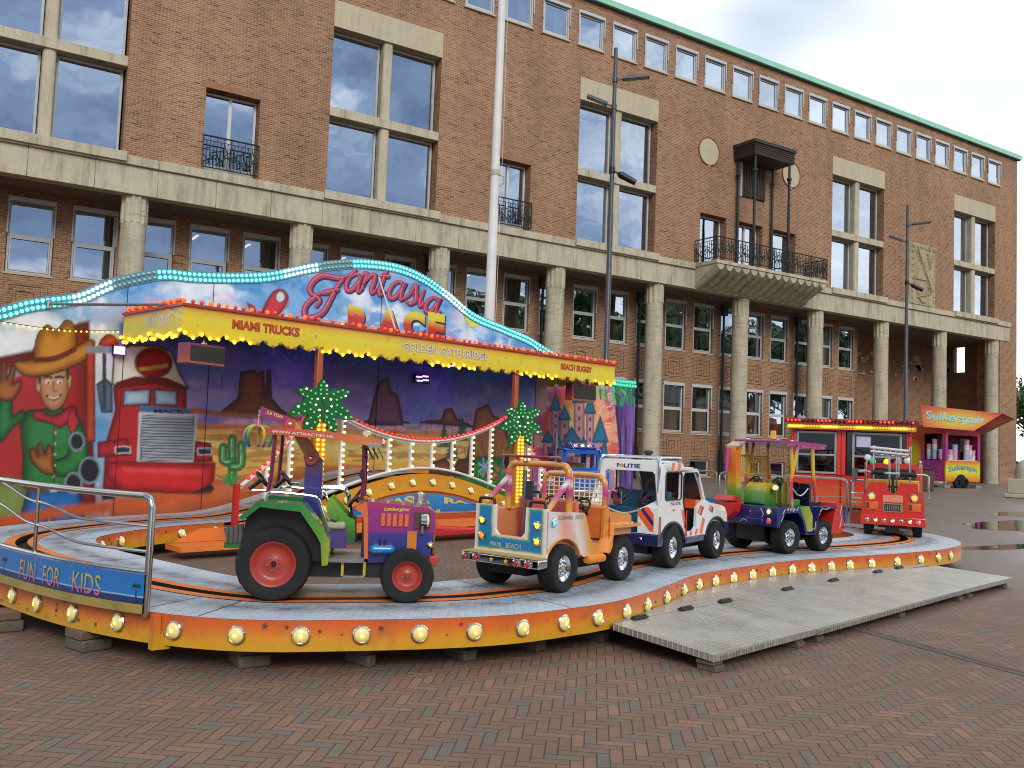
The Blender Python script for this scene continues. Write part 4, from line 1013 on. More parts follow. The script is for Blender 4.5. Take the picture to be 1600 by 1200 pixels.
# lorry cab: exhaust stacks, roof, screen, grille
poly([(134, 545), (149, 545), (149, 690), (134, 690)], '#c2452a', .012, shade=('#6e1d14', .06)); poly([(134, 540), (182, 542), (182, 552), (134, 552)], '#8e9aa2', .01)
poly([(153, 540), (187, 540), (180, 525), (166, 522)], '#c23a2a', .012, 2, shade=('#7c1c16', .08))
poly([(150, 600), (165, 590), (176, 600), (176, 645), (158, 645)], '#58708a', .012, shade=('#1f2c3c', .06))
poly([(160, 552), (166, 552), (166, 640), (160, 640)], '#39454f', .008)
poly([(178, 550), (205, 540), (245, 540), (268, 550), (281, 585), (294, 606), (190, 606), (176, 600)], '#ece7da', .012, 0, '#4a1a1a', .025)
poly(ngon(240, 567, 28, 23, 24), '#c1272d', .01, 0, '#7b1217', .03, shade=('#8e1a1f', .1))
poly([(216, 574), (262, 568), (264, 574), (220, 580)], '#d9b24c', .008)
poly([(176, 604), (200, 592), (260, 592), (292, 605), (292, 640), (306, 690), (306, 770), (160, 765), (165, 690), (180, 640)], '#b3262a', .012, 0, shade=('#6a1419', .12))
poly([(180, 598), (210, 588), (260, 590), (293, 604), (288, 610), (240, 600), (186, 608)], '#6f1317', .012)
poly([(194, 610), (235, 608), (234, 632), (192, 634)], '#a9c4d6', .01, 0, '#3a1012', .02, shade=('#6b88a4', .08)); poly([(241, 608), (277, 611), (277, 634), (242, 632)], '#a9c4d6', .01, 0, '#3a1012', .02, shade=('#6b88a4', .08))
poly([(219, 633), (307, 640), (304, 648), (219, 646)], '#3f6d97', .01)
poly([(219, 646), (306, 649), (303, 722), (216, 722)], '#3a4248', .01, 0, '#c8ccd0', .03)
for k in range(15): stroke([(222, 651+k*4.7), (301, 653+k*4.7)], '#a8b2b8', .012, .006)
poly([(152, 690), (200, 684), (206, 712), (152, 716)], '#b8252a', .012, shade=('#6a1419', .1)); poly([(305, 688), (330, 692), (333, 722), (302, 722)], '#b8252a', .012, shade=('#6a1419', .1))
for q in ([(180, 698), (204, 698), (204, 708), (180, 708)], [(309, 701), (330, 701), (330, 711), (309, 711)]): poly(q, '#24333c', .008, 0, '#b9c3c9', .014)
poly([(170, 722), (336, 724), (334, 748), (318, 772), (186, 766), (166, 742)], '#cf2a2c', .012, 0, '#7a1519', .025, shade=('#921b20', .14))
poly([(190, 730), (320, 733), (314, 742), (196, 738)], '#e0504a', .02, op=.7)
for q in ((120, 690, 14), (140, 735, 20), (115, 755, 16)): poly(ngon(q[0], q[1], q[2]*.8, q[2], 16), '#20242a', .015, 0, '#7f93a2', .025)
poly([(300, 770), (330, 756), (336, 764), (318, 780)], '#2a1c18', .02); poly([(156, 765), (176, 764), (178, 780), (160, 782)], '#20201f', .02)
stroke([(-40, 825), (90, 800), (200, 790), (330, 778)], '#c95a2c', .07, .05)
# monument rocks
def rock(pts, c='#8a4a2c', dk='#4f2416', n=10):
    poly(pts, c, .015, 0, '#3a1a10', .02, shade=(dk, .12)); xs = [p[0] for p in pts]; ys = [p[1] for p in pts]
    for k in range(n):
        a = rs.uniform(min(xs)+4, max(xs)-4); b = rs.uniform(min(ys)+6, max(ys)-10); stroke([(a, b), (a+rs.uniform(-3, 3), b+rs.uniform(8, 22))], dk, .012, .012, op=.6)
rock([(340, 648), (372, 622), (376, 582), (398, 578), (400, 582), (412, 580), (415, 620), (418, 578), (423, 578), (424, 622), (440, 640), (455, 650)])
rock([(655, 660), (690, 656), (695, 640), (706, 638), (714, 655), (745, 668)], '#a8653c'); rock([(560, 660), (610, 652), (640, 661)], '#b4764c', n=4)
stroke([(300, 640), (350, 648), (440, 652), (470, 655)], '#b3684a', .04, .03)
for k in range(26):
    a = rs.uniform(310, 640); b = rs.uniform(662, 735); stroke([(a, b), (a+rs.uniform(8, 26), b+rs.uniform(-2, 2))], ['#7f8a3a', '#b3723a', '#efd98a'][k % 3], .012, .012, op=.8)
def cactus(x, y, h, w_):
    for q in ([(x, y), (x, y-h)], [(x, y-h*.45), (x-w_, y-h*.5), (x-w_, y-h*.8)], [(x, y-h*.35), (x+w_, y-h*.4), (x+w_, y-h*.85)]): stroke(q, '#1f6b3a', .075, .02, 3); stroke(q, '#4fa05a', .035, .02, 3); stroke([(a-1.5, b) for a, b in q], '#bfe0a0', .006, .006, 3)
cactus(363, 752, 66, 14)
for k in range(16): stroke([(350+rs.uniform(-6, 26), 756), (350+rs.uniform(-16, 36), 742)], '#3f8f4a', .01, .008)
# dusky blue rock shape, brown hillside, trees and flowers behind the bridge
if 0: poly([(505, 560), (530, 552), (580, 560), (600, 600), (590, 640), (620, 668), (610, 700), (540, 700), (510, 660)], '#253f86', .06, 4, shade=('#1a2a66', .3), op=.75)
if 0: poly([(565, 640), (600, 622), (640, 640), (650, 668), (610, 680), (575, 668)], '#6f97c4', .04, 4, shade=('#3d5fa0', .2), op=.7)
rock([(575, 664), (584, 622), (592, 596), (606, 590), (612, 612), (622, 618), (630, 664)], '#8a5a7a', '#4a3060', 8)
if 0: poly([(560, 672), (620, 660), (640, 700), (620, 750), (560, 750)], '#a32f34', .05, 4, shade=('#6f1a26', .2), op=.75)
rock([(728, 722), (738, 672), (744, 640), (762, 632), (772, 650), (786, 656), (796, 690), (800, 722)], '#b0643c', '#6a3018', 14)
poly([(700, 755), (725, 722), (760, 712), (800, 722), (830, 760), (835, 790), (700, 785)], '#2f8a3c', .04, 4, shade=('#1b5527', .2))
for k in range(150):
    a, b = rs.uniform(690, 835), rs.uniform(700, 785); stroke([(a, b), (a+rs.uniform(-5, 5), b-rs.uniform(6, 16))], ['#57b04a', '#1f6130', '#8ed04f', '#1d4a3f'][k % 4], .009, .006)
for (x, y, h) in ((694, 700, 40), (722, 698, 48), (706, 712, 34)):
    for k in range(6): w2 = 3+k*2.2; poly([(x, y-h+k*6), (x-w2, y-h+k*6+9), (x+w2, y-h+k*6+9)], '#1c5a45', .01, op=.9)
rock([(670, 740), (676, 722), (695, 716), (706, 728), (702, 744)], '#8a4b34', n=4); rock([(704, 742), (716, 718), (740, 716), (738, 744)], '#6f432c', n=5)
poly(ngon(800, 722, 14, 17, 18), '#2c2a2e', .02, 0, '#8a8f9a', .03, shade=('#141318', .1))
for k in range(10): blob(768+rs.uniform(-10, 22), 735+rs.uniform(-10, 14), .06, .06, ['#d9435c', '#e87a8a', '#c22f4a'][k % 3], 1, .6)
for k in range(7): stroke([(757, 730), (757+10*math.cos(k*.9), 730+14*math.sin(k*.9))], '#a9bfe0', .02, .01)
# right wing: blazing sky, fireworks, a plain cluster of towers, tree
rw = sst(SR-.06, SR+.05, S2)
sc, sz = pan(905, 690); rr_ = np.hypot((S2-sc)/.95, (Z2-sz)/1.25)
lay(grad(rr_, [(0, '#e9df9a'), (.35, '#eadb86'), (.62, '#e39a5a'), (.95, '#cf4a4a'), (1.25, '#b06aa8'), (1.6, '#5f79c0')]), rw); lay('#f0c8a0', rw*sst(.52, .66, N2)*.5)
for k in range(44):
    t = rs.uniform(0, 6.28); q = rs.uniform(.55, 1.15); a = (sc+math.cos(t)*q*.95, sz+math.sin(t)*q*1.2); b = (a[0]+math.cos(t)*.16, a[1]+math.sin(t)*.14-.05); stroke([a, b], '#f3dcb8', .009, .008, raw=True)
def tower(x, y0, y1, w_, cap, c='#c98f94', rc='#2a6f8f'):
    poly([(x-w_, y0), (x+w_, y0), (x+w_, y1), (x-w_, y1)], c, .01, 0, '#6b4458', .014, shade=('#9a6474', .08))
    poly([(x-w_-3, y0+1), (x+w_+3, y0+1), (x, y0-cap)], rc, .01, 0, '#173e55', .014, shade=('#1b4f6c', .06))
    for k in range(int((y1-y0)/16)): poly([(x-1.5, y0+7+k*16), (x+1.5, y0+7+k*16), (x+1.5, y0+13+k*16), (x-1.5, y0+13+k*16)], '#4a2f48', .008)
for q in ((868, 640, 760, 6, 26), (882, 655, 760, 7, 22), (905, 628, 760, 8, 34), (922, 645, 760, 6, 30), (856, 690, 760, 7, 18), (893, 690, 760, 12, 24), (938, 690, 765, 10, 40), (872, 706, 765, 9, 26), (912, 712, 765, 11, 30), (944, 730, 765, 8, 44)): tower(*q)
poly([(848, 735), (960, 735), (960, 780), (848, 780)], '#8a7f96', .02, op=.8)
for k in range(60): a, b = rs.uniform(842, 985), rs.uniform(735, 790); stroke([(a, b), (a+rs.uniform(-4, 4), b-rs.uniform(5, 14))], ['#2f7a5a', '#8a5f8f', '#1f5a4a', '#c77a9a'][k % 4], .012, .008)
poly([(958, 598), (975, 596), (992, 600), (996, 790), (966, 790), (968, 700), (962, 640)], '#5f4080', .02, 0, '#2c1c40', .02, shade=('#33204f', .14))
for k in range(22): a = rs.uniform(966, 992); stroke([(a, 615+rs.uniform(0, 60)), (a+rs.uniform(-4, 4), 690+rs.uniform(0, 80))], ['#8d6bb0', '#2d1c42', '#76529c'][k % 3], .012, .01)
for k in range(34): a, b = rs.uniform(932, 992), rs.uniform(594, 606); stroke([(a, b), (a+rs.uniform(-9, 9), b+rs.uniform(12, 34))], ['#2f9a5a', '#1d6b3f', '#5fc07a'][k % 3], .02, .012)
# crest motifs: red toy rocket, yellow moon
poly([(408, 490), (425, 458), (440, 452), (450, 462), (446, 478), (430, 495), (405, 500)], '#cf2f38', .012, 3, '#7b141c', .02, shade=('#8f1a24', .08)); poly(ngon(438, 464, 7, 9, 14), '#c9d3dc', .01, 0, '#58222a', .015)
poly([(384, 470), (392, 492), (404, 496), (398, 478)], '#b22832', .012); poly([(450, 480), (454, 466), (446, 484)], '#b22832', .01)
poly([(724, 490), (745, 492), (770, 500), (789, 520), (768, 512), (748, 508), (735, 512)], '#e9dc62', .012, 2, '#b3942f', .015); blob(755, 517, .35, .25, '#d8e8f4', .8)
# graffiti-like pale outlines and age
lay('#3d3a38', sst(.62, .8, fbm(S2*3, Z2*2.5, 61))*.18)
IMG *= (1+.26*(fbm(S2*4, Z2*4, 71)-.5)+.2*(fbm(S2*12, Z2*12, 81)-.5))[..., None]; IMG = np.clip(IMG, 0, 1)
# ---- wall mesh carrying the painting
bw_ = RT('painted_backdrop', 'tall folding fairground backdrop painted with desert, lorry and starry sky, curved bulb lit top', 'backdrop', 9.4, 12.8)
vs = []
for j in range(NZ):
    for i in range(NS): a = s2uv(S2[j, i]); vs.append((a[0], a[1], Z2[j, i]))
mb = MB(); mb.add(vs, [(j*NS+i, j*NS+i+1, (j+1)*NS+i+1, (j+1)*NS+i) for j in range(NZ-1) for i in range(NS-1)])
o = rb(mb, 'painted_panel', bw_, vcol_mat('backdrop_paint', .45, .2))
ca = o.data.color_attributes.new('paint', 'FLOAT_COLOR', 'POINT')
ca.data.foreach_set('color', np.concatenate([IMG.reshape(-1, 3), np.ones((NZ*NS, 1))], 1).ravel().astype(np.float32))
mb = MB(); q = [(s2uv(s, -.05), float(ztop(s))) for s in ss[::6]]; n = len(q)
vs = [(a[0][0], a[0][1], z) for a in q for z in (Z0, a[1])]; mb.add(vs, [(2*k, 2*k+1, 2*k+3, 2*k+2) for k in range(n-1)])
for k in range(n-1):
    f0_, f1_ = s2uv(ss[::6][k]), s2uv(ss[::6][k+1]); mb.add([(f0_[0], f0_[1], q[k][1]), (f1_[0], f1_[1], q[k+1][1]), (q[k+1][0][0], q[k+1][0][1], q[k+1][1]), (q[k][0][0], q[k][0][1], q[k][1])], [(0, 1, 2, 3)])
rb(mb, 'rear_sheet', bw_, mat('rear_sheet_grey', '#5c6166', .6))
def off_curve(d, dz):
    out = []
    for s in np.linspace(S_BEG, S_END, 600):
        sl = (ztop(s+.02)-ztop(s-.02))/.04; k = 1/math.hypot(1, sl); out.append((s+sl*k*dz, float(ztop(s))-k*dz))
    return out
mb = MB()                                                  # metal strip behind the bulbs
c0_, c1_ = off_curve(0, 0.0), off_curve(0, .17)
vs = []
for a, b in zip(c0_, c1_):
    p, q = s2uv(a[0], .012), s2uv(b[0], .012); vs += [(p[0], p[1], a[1]), (q[0], q[1], b[1])]
mb.add(vs, [(2*k, 2*k+1, 2*k+3, 2*k+2) for k in range(len(c0_)-1)])
rb(mb, 'light_strip', bw_, mat('strip_teal_metal', '#5f9fa8', .35, .3, var=.15))
TEAL, TEALW, TEALO = glow('bulb_teal', '#6df0e8', 1.5, '#58c9cc'), glow('bulb_white_teal', '#e6fbff', 2.0, '#e6fbff'), mat('bulb_teal_unlit', '#a9b9bb', .2, coat=.6)
GREENB = glow('bulb_green', '#36e88a', 1.6, '#2fbf70')
def along(curve, step):
    P = np.array(curve); L = np.concatenate([[0], np.cumsum(np.hypot(*np.diff(P, axis=0).T))]); ds = np.arange(step/2, L[-1], step)
    return [(np.interp(d, L, P[:, 0]), np.interp(d, L, P[:, 1])) for d in ds]
tb, big_ = {}, {}
for m_ in (TEAL, TEALW, TEALO, GREENB):
    mb = MB(); mb.ball((0, 0, 0), .027, m_, 8, 4, True); tb[m_.name] = mb
pts = []
for row, dz in enumerate((.045, .125)):
    for k, p in enumerate(along(off_curve(0, dz), .078)): pts.append((p, k, row))
vis = [q for q in pts if q[0][0] > 3.2]
order = sorted(range(len(vis)), key=lambda i: (vis[i][0][0]-2)); near = set(order[:100]); stuff = MB(); protos = {}
for i, ((s, z), k, row) in enumerate(vis):
    a = s2uv(s, .014); m_ = GREENB if s > SR+.6 else (TEALW if (k//9) % 5 == 2 else TEALO if (k//9) % 5 == 3 and s < 9 else TEAL)
    q = Vector((0, -1, 0)).to_track_quat('Z', 'Y'); loc = Vector((a[0]-9.4, a[1]-12.8, z))
    if i in near:
        if m_.name not in protos: protos[m_.name] = tb[m_.name].build('bulb', bw_); o = protos[m_.name]
        else: o = dup(protos[m_.name])
        o.location = loc; o.rotation_euler = q.to_euler()
    else:
        for v_, f_ in ((tb[m_.name].v, tb[m_.name].f),): stuff.add([q @ Vector(p) + loc for p in v_], f_, m_, True)
o = stuff.build('bulbs', bw_); o['kind'] = 'stuff'
# lettering of the crest
def cr(px, py, d=.006):
    s, z = pan(px, py); a = s2uv(s, d); return (a[0], a[1], z)
mb = MB(); RO, RI, RD = mat('crest_red', '#b93350', .4, coat=.3), mat('crest_pink', '#d86f86', .4, coat=.3), mat('crest_outline', '#27335f', .5)
def ribbon_letter(pts, w0, m_, d, dx=0, dy=0):
    """brush stroke with swelling width on the backdrop"""
    P = smooth_path(pts, 6); vs = []
    for k, (x, y) in enumerate(P):
        a = np.array(P[max(k-1, 0)]); b = np.array(P[min(k+1, len(P)-1)]); t = (b-a)/max(np.hypot(*(b-a)), 1e-6); n = np.array([-t[1], t[0]])
        w_ = w0*(.55+.45*math.sin(math.pi*min(1, max(0, k/(len(P)-1)))))
        for sg in (1, -1): vs.append(cr(x+dx+n[0]*w_*sg, y+dy+n[1]*w_*sg, d))
    mb.add(vs, [(2*k, 2*k+1, 2*k+3, 2*k+2) for k in range(len(P)-1)], m_)
FS = [[(556, 420), (548, 429), (530, 434), (505, 430), (490, 438), (483, 452), (490, 462), (500, 458)], [(541, 430), (528, 445), (517, 465), (505, 486), (490, 495), (476, 493), (477, 478), (492, 464), (499, 470), (492, 480)], [(500, 458), (515, 455), (530, 452)]]
for (w_, m_, d, dx, dy) in ((5.6, RD, .004, 1.5, 1.5), (4.4, RO, .007, 0, 0), (1.3, RI, .010, -.6, -.8)):
    for q in FS: ribbon_letter(q, w_, m_, d, dx, dy)
LT = {'a': [[(.92, .72), (.62, 1.0), (.22, .8), (.04, .38), (.2, .04), (.5, .1), (.82, .55), (.98, 1.0), (.88, .4), (.98, .04), (1.25, .3)]],
      'n': [[(-.05, .65), (.16, .98), (.26, .75), (.16, 0)], [(.2, .3), (.46, .85), (.76, .98), (.84, .65), (.78, .18), (.92, .0), (1.18, .3)]],
      't': [[(.46, 1.65), (.3, .8), (.22, .22), (.4, 0), (.7, .3)], [(.0, 1.0), (.75, 1.1)]],
      's': [[(-.1, .1), (.35, .55), (.6, 1.08), (.72, .7), (.86, .28), (.55, -.02), (.18, .12)]], 'i': [[(.3, .98), (.18, .35), (.34, 0), (.62, .3)], [(.44, 1.36), (.5, 1.42)]]}
SC = [('a', 537, 559, 453, 28), ('n', 560, 583, 453, 28), ('t', 586, 606, 459, 28), ('a', 604, 626, 465, 28), ('s', 629, 650, 472, 27), ('i', 651, 666, 477, 27), ('a', 661, 681, 487, 25)]
for (w_, m_, d, dx, dy) in ((4.4, RD, .004, 1.5, 1.5), (3.5, RO, .007, 0, 0), (1.0, RI, .010, -.5, -.6)):
    for ch, x0, x1, yb, h in SC:
        for q in LT[ch]: ribbon_letter([(x0+(x1-x0)*a+.26*h*b, yb+(x1-x0)*a*.22-h*b) for a, b in q], w_, m_, d, dx, dy)
rb(mb, 'script_lettering', bw_)
mb = MB(); RACE = ramp_mat('race_yellow_red', 'Z', 3.42, 4.05, [(0, '#c8201f'), (.34, '#d8301f'), (.5, '#e9a432'), (.62, '#ecd83e'), (1, '#efe24a')], blur=.03)
RACED = mat('race_outline', '#24304f', .5)
for (m_, d, bo, dx, dy) in ((RACED, .005, .10, 2, 2), (RACE, .009, .075, 0, 0)):
    for ch, a, b, y0 in (('R', 543, 580, 522), ('A', 588, 628, 526), ('C', 630, 664, 529), ('E', 668, 695, 532)):
        lettering(mb, ch, lambda x, y, a=a, b=b, y0=y0: cr(a+(b-a)*x+dx, y0+6*x-(46)*y+dy, d), m_, bo)
rb(mb, 'race_lettering', bw_)
mb = MB(); lettering(mb, 'MACK', lambda x, y: cr(241+47*x, 645+.0*x-6*y+1.5*x, .004), mat('mural_dark_paint', '#1c2a3c', .5), .02); rb(mb, 'lettering', bw_)
for px in (188, 325, 590, 837):                          # panel seams
    s = pan(px if px != 188 else 190, 600)[0]; a = s2uv(s, .004); zt = float(ztop(s)); mb = MB(); mb.box(a[0]-.004, a[0]+.004, a[1]-.004, a[1]+.002, Z0, zt); rb(mb, 'panel_seam', bw_, mat('seam_dark', '#26242a', .7))

# ================================================================== CANOPY
U0, U1, CV, ZB, ZT = 5.1, 14.0, 10.9, 2.80, 3.15
cp = RT('ride_canopy', 'long yellow fairground canopy with scalloped bulb edge and ride names', 'canopy', 9.4, 11.8)
YEL = ramp_mat('canopy_yellow', 'Z', 2.78, 3.16, [(0, '#e6c81e'), (.55, '#ead631'), (.78, '#e9c02c'), (1, '#de7a20')], rough=.35, blur=.06, nscale=2.5)
def scallop(a0, a1, zt):
    n = int(round((a1-a0)/.285)); P = [(a0, zt), ]; B = []
    for i in range(n*10+1): t = i/10; B.append((a0+(a1-a0)*i/(n*10), ZB+.005-.085*abs(math.sin(math.pi*t))**.8+.03))
    return B, n
B, n = scallop(U0, U1, ZT); mb = MB(); mb.xz([(a, b) for a, b in B]+[(U1, ZT), (U0, ZT)], CV, CV+.03, YEL)
rb(mb, 'fascia', cp)
for u in (U0, U1):
    B2, _ = scallop(CV+.035, 12.74, ZT); mb = MB(); mb.yz([(a, b) for a, b in B2]+[(12.74, ZT), (CV+.035, ZT)], u, u+.03, YEL); rb(mb, 'fascia', cp)
mb = MB(); mb.box(U0-.03, U1+.06, CV-.03, CV+.08, ZT, ZT+.035, mat('canopy_red_rim', '#b03a1e', .4, var=.15)); mb.box(U0-.03, U0+.07, CV+.08, 12.74, ZT, ZT+.035, mat('canopy_red_rim')); mb.box(U1-.04, U1+.06, CV+.08, 12.74, ZT, ZT+.035, mat('canopy_red_rim')); rb(mb, 'rim', cp)
mb = MB(); mb.box(U0+.08, U1-.05, CV+.09, 12.74, ZT-.06, ZT-.02); rb(mb, 'roof', cp, mat('canopy_roof_blue', '#39425c', .6))
OB, OBO, YB, YBO = glow('bulb_orange', '#ff6414', 1.1, '#d84a16'), mat('bulb_orange_dim', '#c9451c', .25, coat=.7, emit='#ff4a10', estr=.18), glow('bulb_yellow', '#ffdc3a', 1.5, '#ffd23a'), mat('bulb_yellow_unlit', '#8f6a22', .3, coat=.5)
def bulb_row(parent, name, P, mats_of, r, off_, limit=100):
    pr_ = {}; st = MB()
    for k, p in enumerate(P):
        m_ = mats_of(k); loc = (p[0]-off_[0], p[1]-off_[1], p[2]-off_[2])
        if k < limit:
            if m_.name not in pr_:
                mb = MB(); mb.ball((0, 0, 0), r, m_, 8, 5); pr_[m_.name] = mb.build(name, parent); o = pr_[m_.name]
            else: o = dup(pr_[m_.name])
            o.location = loc
        else: st.ball(loc, r, m_, 8, 5)
    if st.v: o = st.build(name+'s', parent); o['kind'] = 'stuff'
P = [(u, CV-.012, ZT+.065) for u in np.arange(U0, U1+.05, .118)]+[(U0-.0, v, ZT+.075) for v in np.arange(CV+.1, 12.7, .085)]
bulb_row(cp, 'orange_bulb', P, lambda k: OB if (k*7 % 5) < 2 else OBO, .031, _OFF[cp.name])
P = []
for i, (a, b) in enumerate(B):
    if i % 4 == 1: P.append((a, CV-.02, b-.0))
bulb_row(cp, 'yellow_bulb', P, lambda k: YB if (k//9) % 2 == 0 else YBO, .026, _OFF[cp.name])
P = [(U0-.02, a, b) for i, (a, b) in enumerate(scallop(CV+.035, 12.74, ZT)[0]) if i % 3 == 0]
st = MB()
for p in P: st.ball((p[0], p[1], p[2]), .026, YB, 8, 5)
rb(st, 'side_bulb_strip', cp)
REDL, SILV = mat('red_lettering', '#c4472c', .4), mat('pale_lettering', '#d9cfc0', .35)
mb = MB()
def fasc(word, x0, x1, zb, h, m_, bo=.03):
    a, b = at_v(x0, 520, CV)[0], at_v(x1, 540, CV)[0]
    for mm, d, bb in ((mat('letter_edge', '#8f3a26', .5), .003, bo+.03), (m_, .006, bo)): lettering(mb, word, lambda x, y: (a+(b-a)*x, CV-d, zb+h*y), mm, bb)
fasc('MIAMI TRUCKS', 362, 467, 2.93, .13, REDL); fasc('GOLDEN GATE BRIDGE', 630, 763, 2.93, .13, SILV); fasc('BEACH BUGGY', 878, 926, 2.94, .12, REDL)
lettering(mb, 'WAY OUT', lambda x, y: (U0-.003, 12.0-.75*x, 2.93+.14*y), SILV, .05)
rb(mb, 'lettering', cp)
mb = MB()
for _ in range(40):
    u, z, r = random.uniform(U0+.1, U1-.1), random.uniform(2.84, 3.08), random.choice([.012, .02, .028]); mb.add([(x, CV-.003, y) for x, y in star(u, z, r)], [tuple(range(10))], random.choice([mat('star_pale_red', '#d98a4a', .5), mat('star_pale_blue', '#9fae7a', .5)]))
rb(mb, 'painted_star', cp)
POSTM = ramp_mat('canopy_post_paint', 'Z', .4, 2.8, [(0, '#d9c23a'), (.4, '#c98a2c'), (.7, '#b8642e'), (1, '#a8552c')], blur=.1)
for u in (7.18, 11.24):
    mb = MB(); mb.box(u-.045, u+.045, CV-.0, CV+.09, .3, 2.84); rb(mb, 'post', cp, POSTM, bevel=.008)
for u, v in ((7.9, 12.2), (11.0, 12.3)):
    mb = MB(); mb.box(u-.16, u+.16, v-.1, v+.1, 2.93, 3.05, BLACK); 
    for q in range(3): mb.box(u-.13+q*.09, u-.06+q*.09, v-.08, v+.08, 2.92, 2.93, glow('violet_lamp', '#9a5cff', 5.))
    rb(mb, 'flood_lamp', cp)
UV = glow('violet_tube', '#a46cff', 4.5)
t = RT('violet_lamp', 'small glowing violet lamp fixed on the starry backdrop', 'lamp', *at_v(660, 592, 12.72))
mb = MB()
for dx, dz in ((-.09, .03), (.06, .05), (-.07, -.04), (.07, -.02)): mb.box(dx-.06, dx+.06, -.03, 0, dz-.012, dz+.012, UV)
mb.box(-.17, .17, .0, .05, -.08, .08, BLACK); mb.build('lamp', t)
t = RT('violet_lamp', 'violet lamp glowing beside the white lorry roof at the canopy end', 'lamp', *at_v(186, 548, 12.7))
mb = MB(); mb.box(-.07, .07, -.03, 0, -.05, .06, UV); mb.box(-.08, .08, 0, .05, -.06, .07, BLACK); mb.build('lamp', t)
t = RT('string_light', 'string of small yellow bulbs across the painted sky above the cowboy', 'string light', 3.6, 12.3, 2.8)
p0_, p1_ = [s2uv(pan(*q)[0], .08)+(pan(*q)[1],) for q in ((-30, 498), (178, 517))]; LN = [tuple(a+(b-a)*x for a, b in zip(p0_, p1_)) for x in np.linspace(0, 1, 24)]; LN = [(a, b, c-.05*math.sin(math.pi*k/23)) for k, (a, b, c) in enumerate(LN)]
mb = MB(); mb.tube(LN, .005, 5); rb(mb, 'cord', t, BLACK)
bulb_row(t, 'bulb', [(a, b, c-.015) for a, b, c in LN[1:]], lambda k: YB, .013, _OFF[t.name])
t = RT('canopy_brace', 'grey tube brace between canopy corner and painted wall', 'brace', 5.2, 11.4, 3.2)
q = pan(74, 475); a_ = s2uv(q[0], .02); mb = MB(); mb.cyl((a_[0], a_[1], q[1]), (U0+.06, CV+.55, ZT+.06), .022, n=8); mb.cyl((a_[0], a_[1], q[1]-.06), (a_[0], a_[1], q[1]+.06), .03, n=8); rb(mb, 'tube', t, STEEL)
q, q2 = pan(590, 434), pan(600, 516); t = RT('crest_stay', 'thin white stay rod in front of the Fantasia lettering', 'stay rod', q[0], 12.7, 3.6)
mb = MB(); mb.cyl((q[0], MV-.03, q[1]), (q2[0]-.02, MV-.35, q2[1]), .012, n=8); rb(mb, 'rod', t, WHITEP)
# loudspeakers hung under the canopy
for k, (x0, x1, y0, y1, yaw, lb) in enumerate(((286, 360, 537, 571, 14, 'dark loudspeaker in a maroon frame hung under the way out end of the canopy'), (897, 932, 600, 626, -8, 'dark loudspeaker in an orange frame hung under the beach buggy end of the canopy'))):
    a, b = at_v(x0, y0, 10.98), at_v(x1, y1, 10.98); uc, zc = (a[0]+b[0])/2, (a[2]+b[2])/2; wd, hh = abs(b[0]-a[0])*.50, abs(a[2]-b[2])*.58
    t = RT('loudspeaker', lb, 'loudspeaker', uc, 11.05, zc, 'loudspeakers under the canopy'); t.rotation_euler.z = TH+R(yaw)
    fm = ramp_mat('speaker_case', 'Z', -.2, .2, [(0, '#b5652c'), (.45, '#8a3a44'), (1, '#7c2a4c')], blur=.05)
    mb = MB(); mb.xy([(-wd, -.1), (wd*.75, -.1), (wd, .0), (wd, .12), (-wd, .12)], -hh, hh, fm); mb.build('case', t, bevel=.012)
    mb = MB(); mb.xy([(-wd+.03, -.108), (wd*.73, -.108), (wd*.73, -.09), (-wd+.03, -.09)], -hh+.03, hh-.03, mat('speaker_grille', '#2e2d2b', .8, bump=1., bscale=220)); mb.build('grille', t)
    mb = MB(); mb.cyl((0, .02, hh), (0, .02, 3.09-zc), .018, n=8); mb.cyl((0, .02, hh), (0, .02, hh+.03), .04, n=10); mb.build('hanger', t, CHROME)

# ================================================================== SUSPENSION BRIDGE with hump track
br_ = RT('toy_suspension_bridge', 'white toy suspension bridge with red bulbs over the humped orange track arch', 'bridge', 9.25, 10.95)
BV = 10.98
us = np.linspace(6.0, 12.5, 60)
def archband(ua, ub, zt, zb, v, m_, nm, parent, th=.03):
    q = np.linspace(ua, ub, 50); mb = MB(); mb.xz([(u, zb(u)) for u in q]+[(u, zt(u)) for u in q[::-1]], v, v+th, m_); return rb(mb, nm, parent)
HZF = lambda u: .355+hump(u)
ARCHM = ramp_mat('arch_orange_paint', (0, .0, 1.), .3, 1.05, [(0, '#d2781f'), (.5, '#dfa326'), (1, '#dd8a26')], blur=.15, dirt=.25)
archband(6.0, 12.5, lambda u: HZF(u)-.002, lambda u: max(.15, HZF(u)-.27), BV, ARCHM, 'arch_skirt', br_)
archband(6.75, 11.75, lambda u: max(.16, HZF(u)-.275), lambda u: .14, BV+.02, ramp_mat('arch_sign_red', 'Z', .15, .75, [(0, '#c23a24'), (.5, '#cf5a2c'), (1, '#b8472c')], blur=.1), 'sign_board', br_)
archband(7.6, 10.9, lambda u: HZF(u)-.315, lambda u: .37, BV+.012, ramp_mat('sign_sea_picture', 'Z', .36, .68, [(0, '#d9a04a'), (.14, '#2c6fb0'), (.4, '#2a7ec2'), (1, '#3d8fc9')], blur=.05), 'sign_picture', br_)
mb = MB(); SGL = ramp_mat('sign_gold_pink', 'Z', .4, .70, [(0, '#a83a9a'), (.34, '#b0489c'), (.38, '#dcc24c'), (1, '#e2d060')], blur=.01)
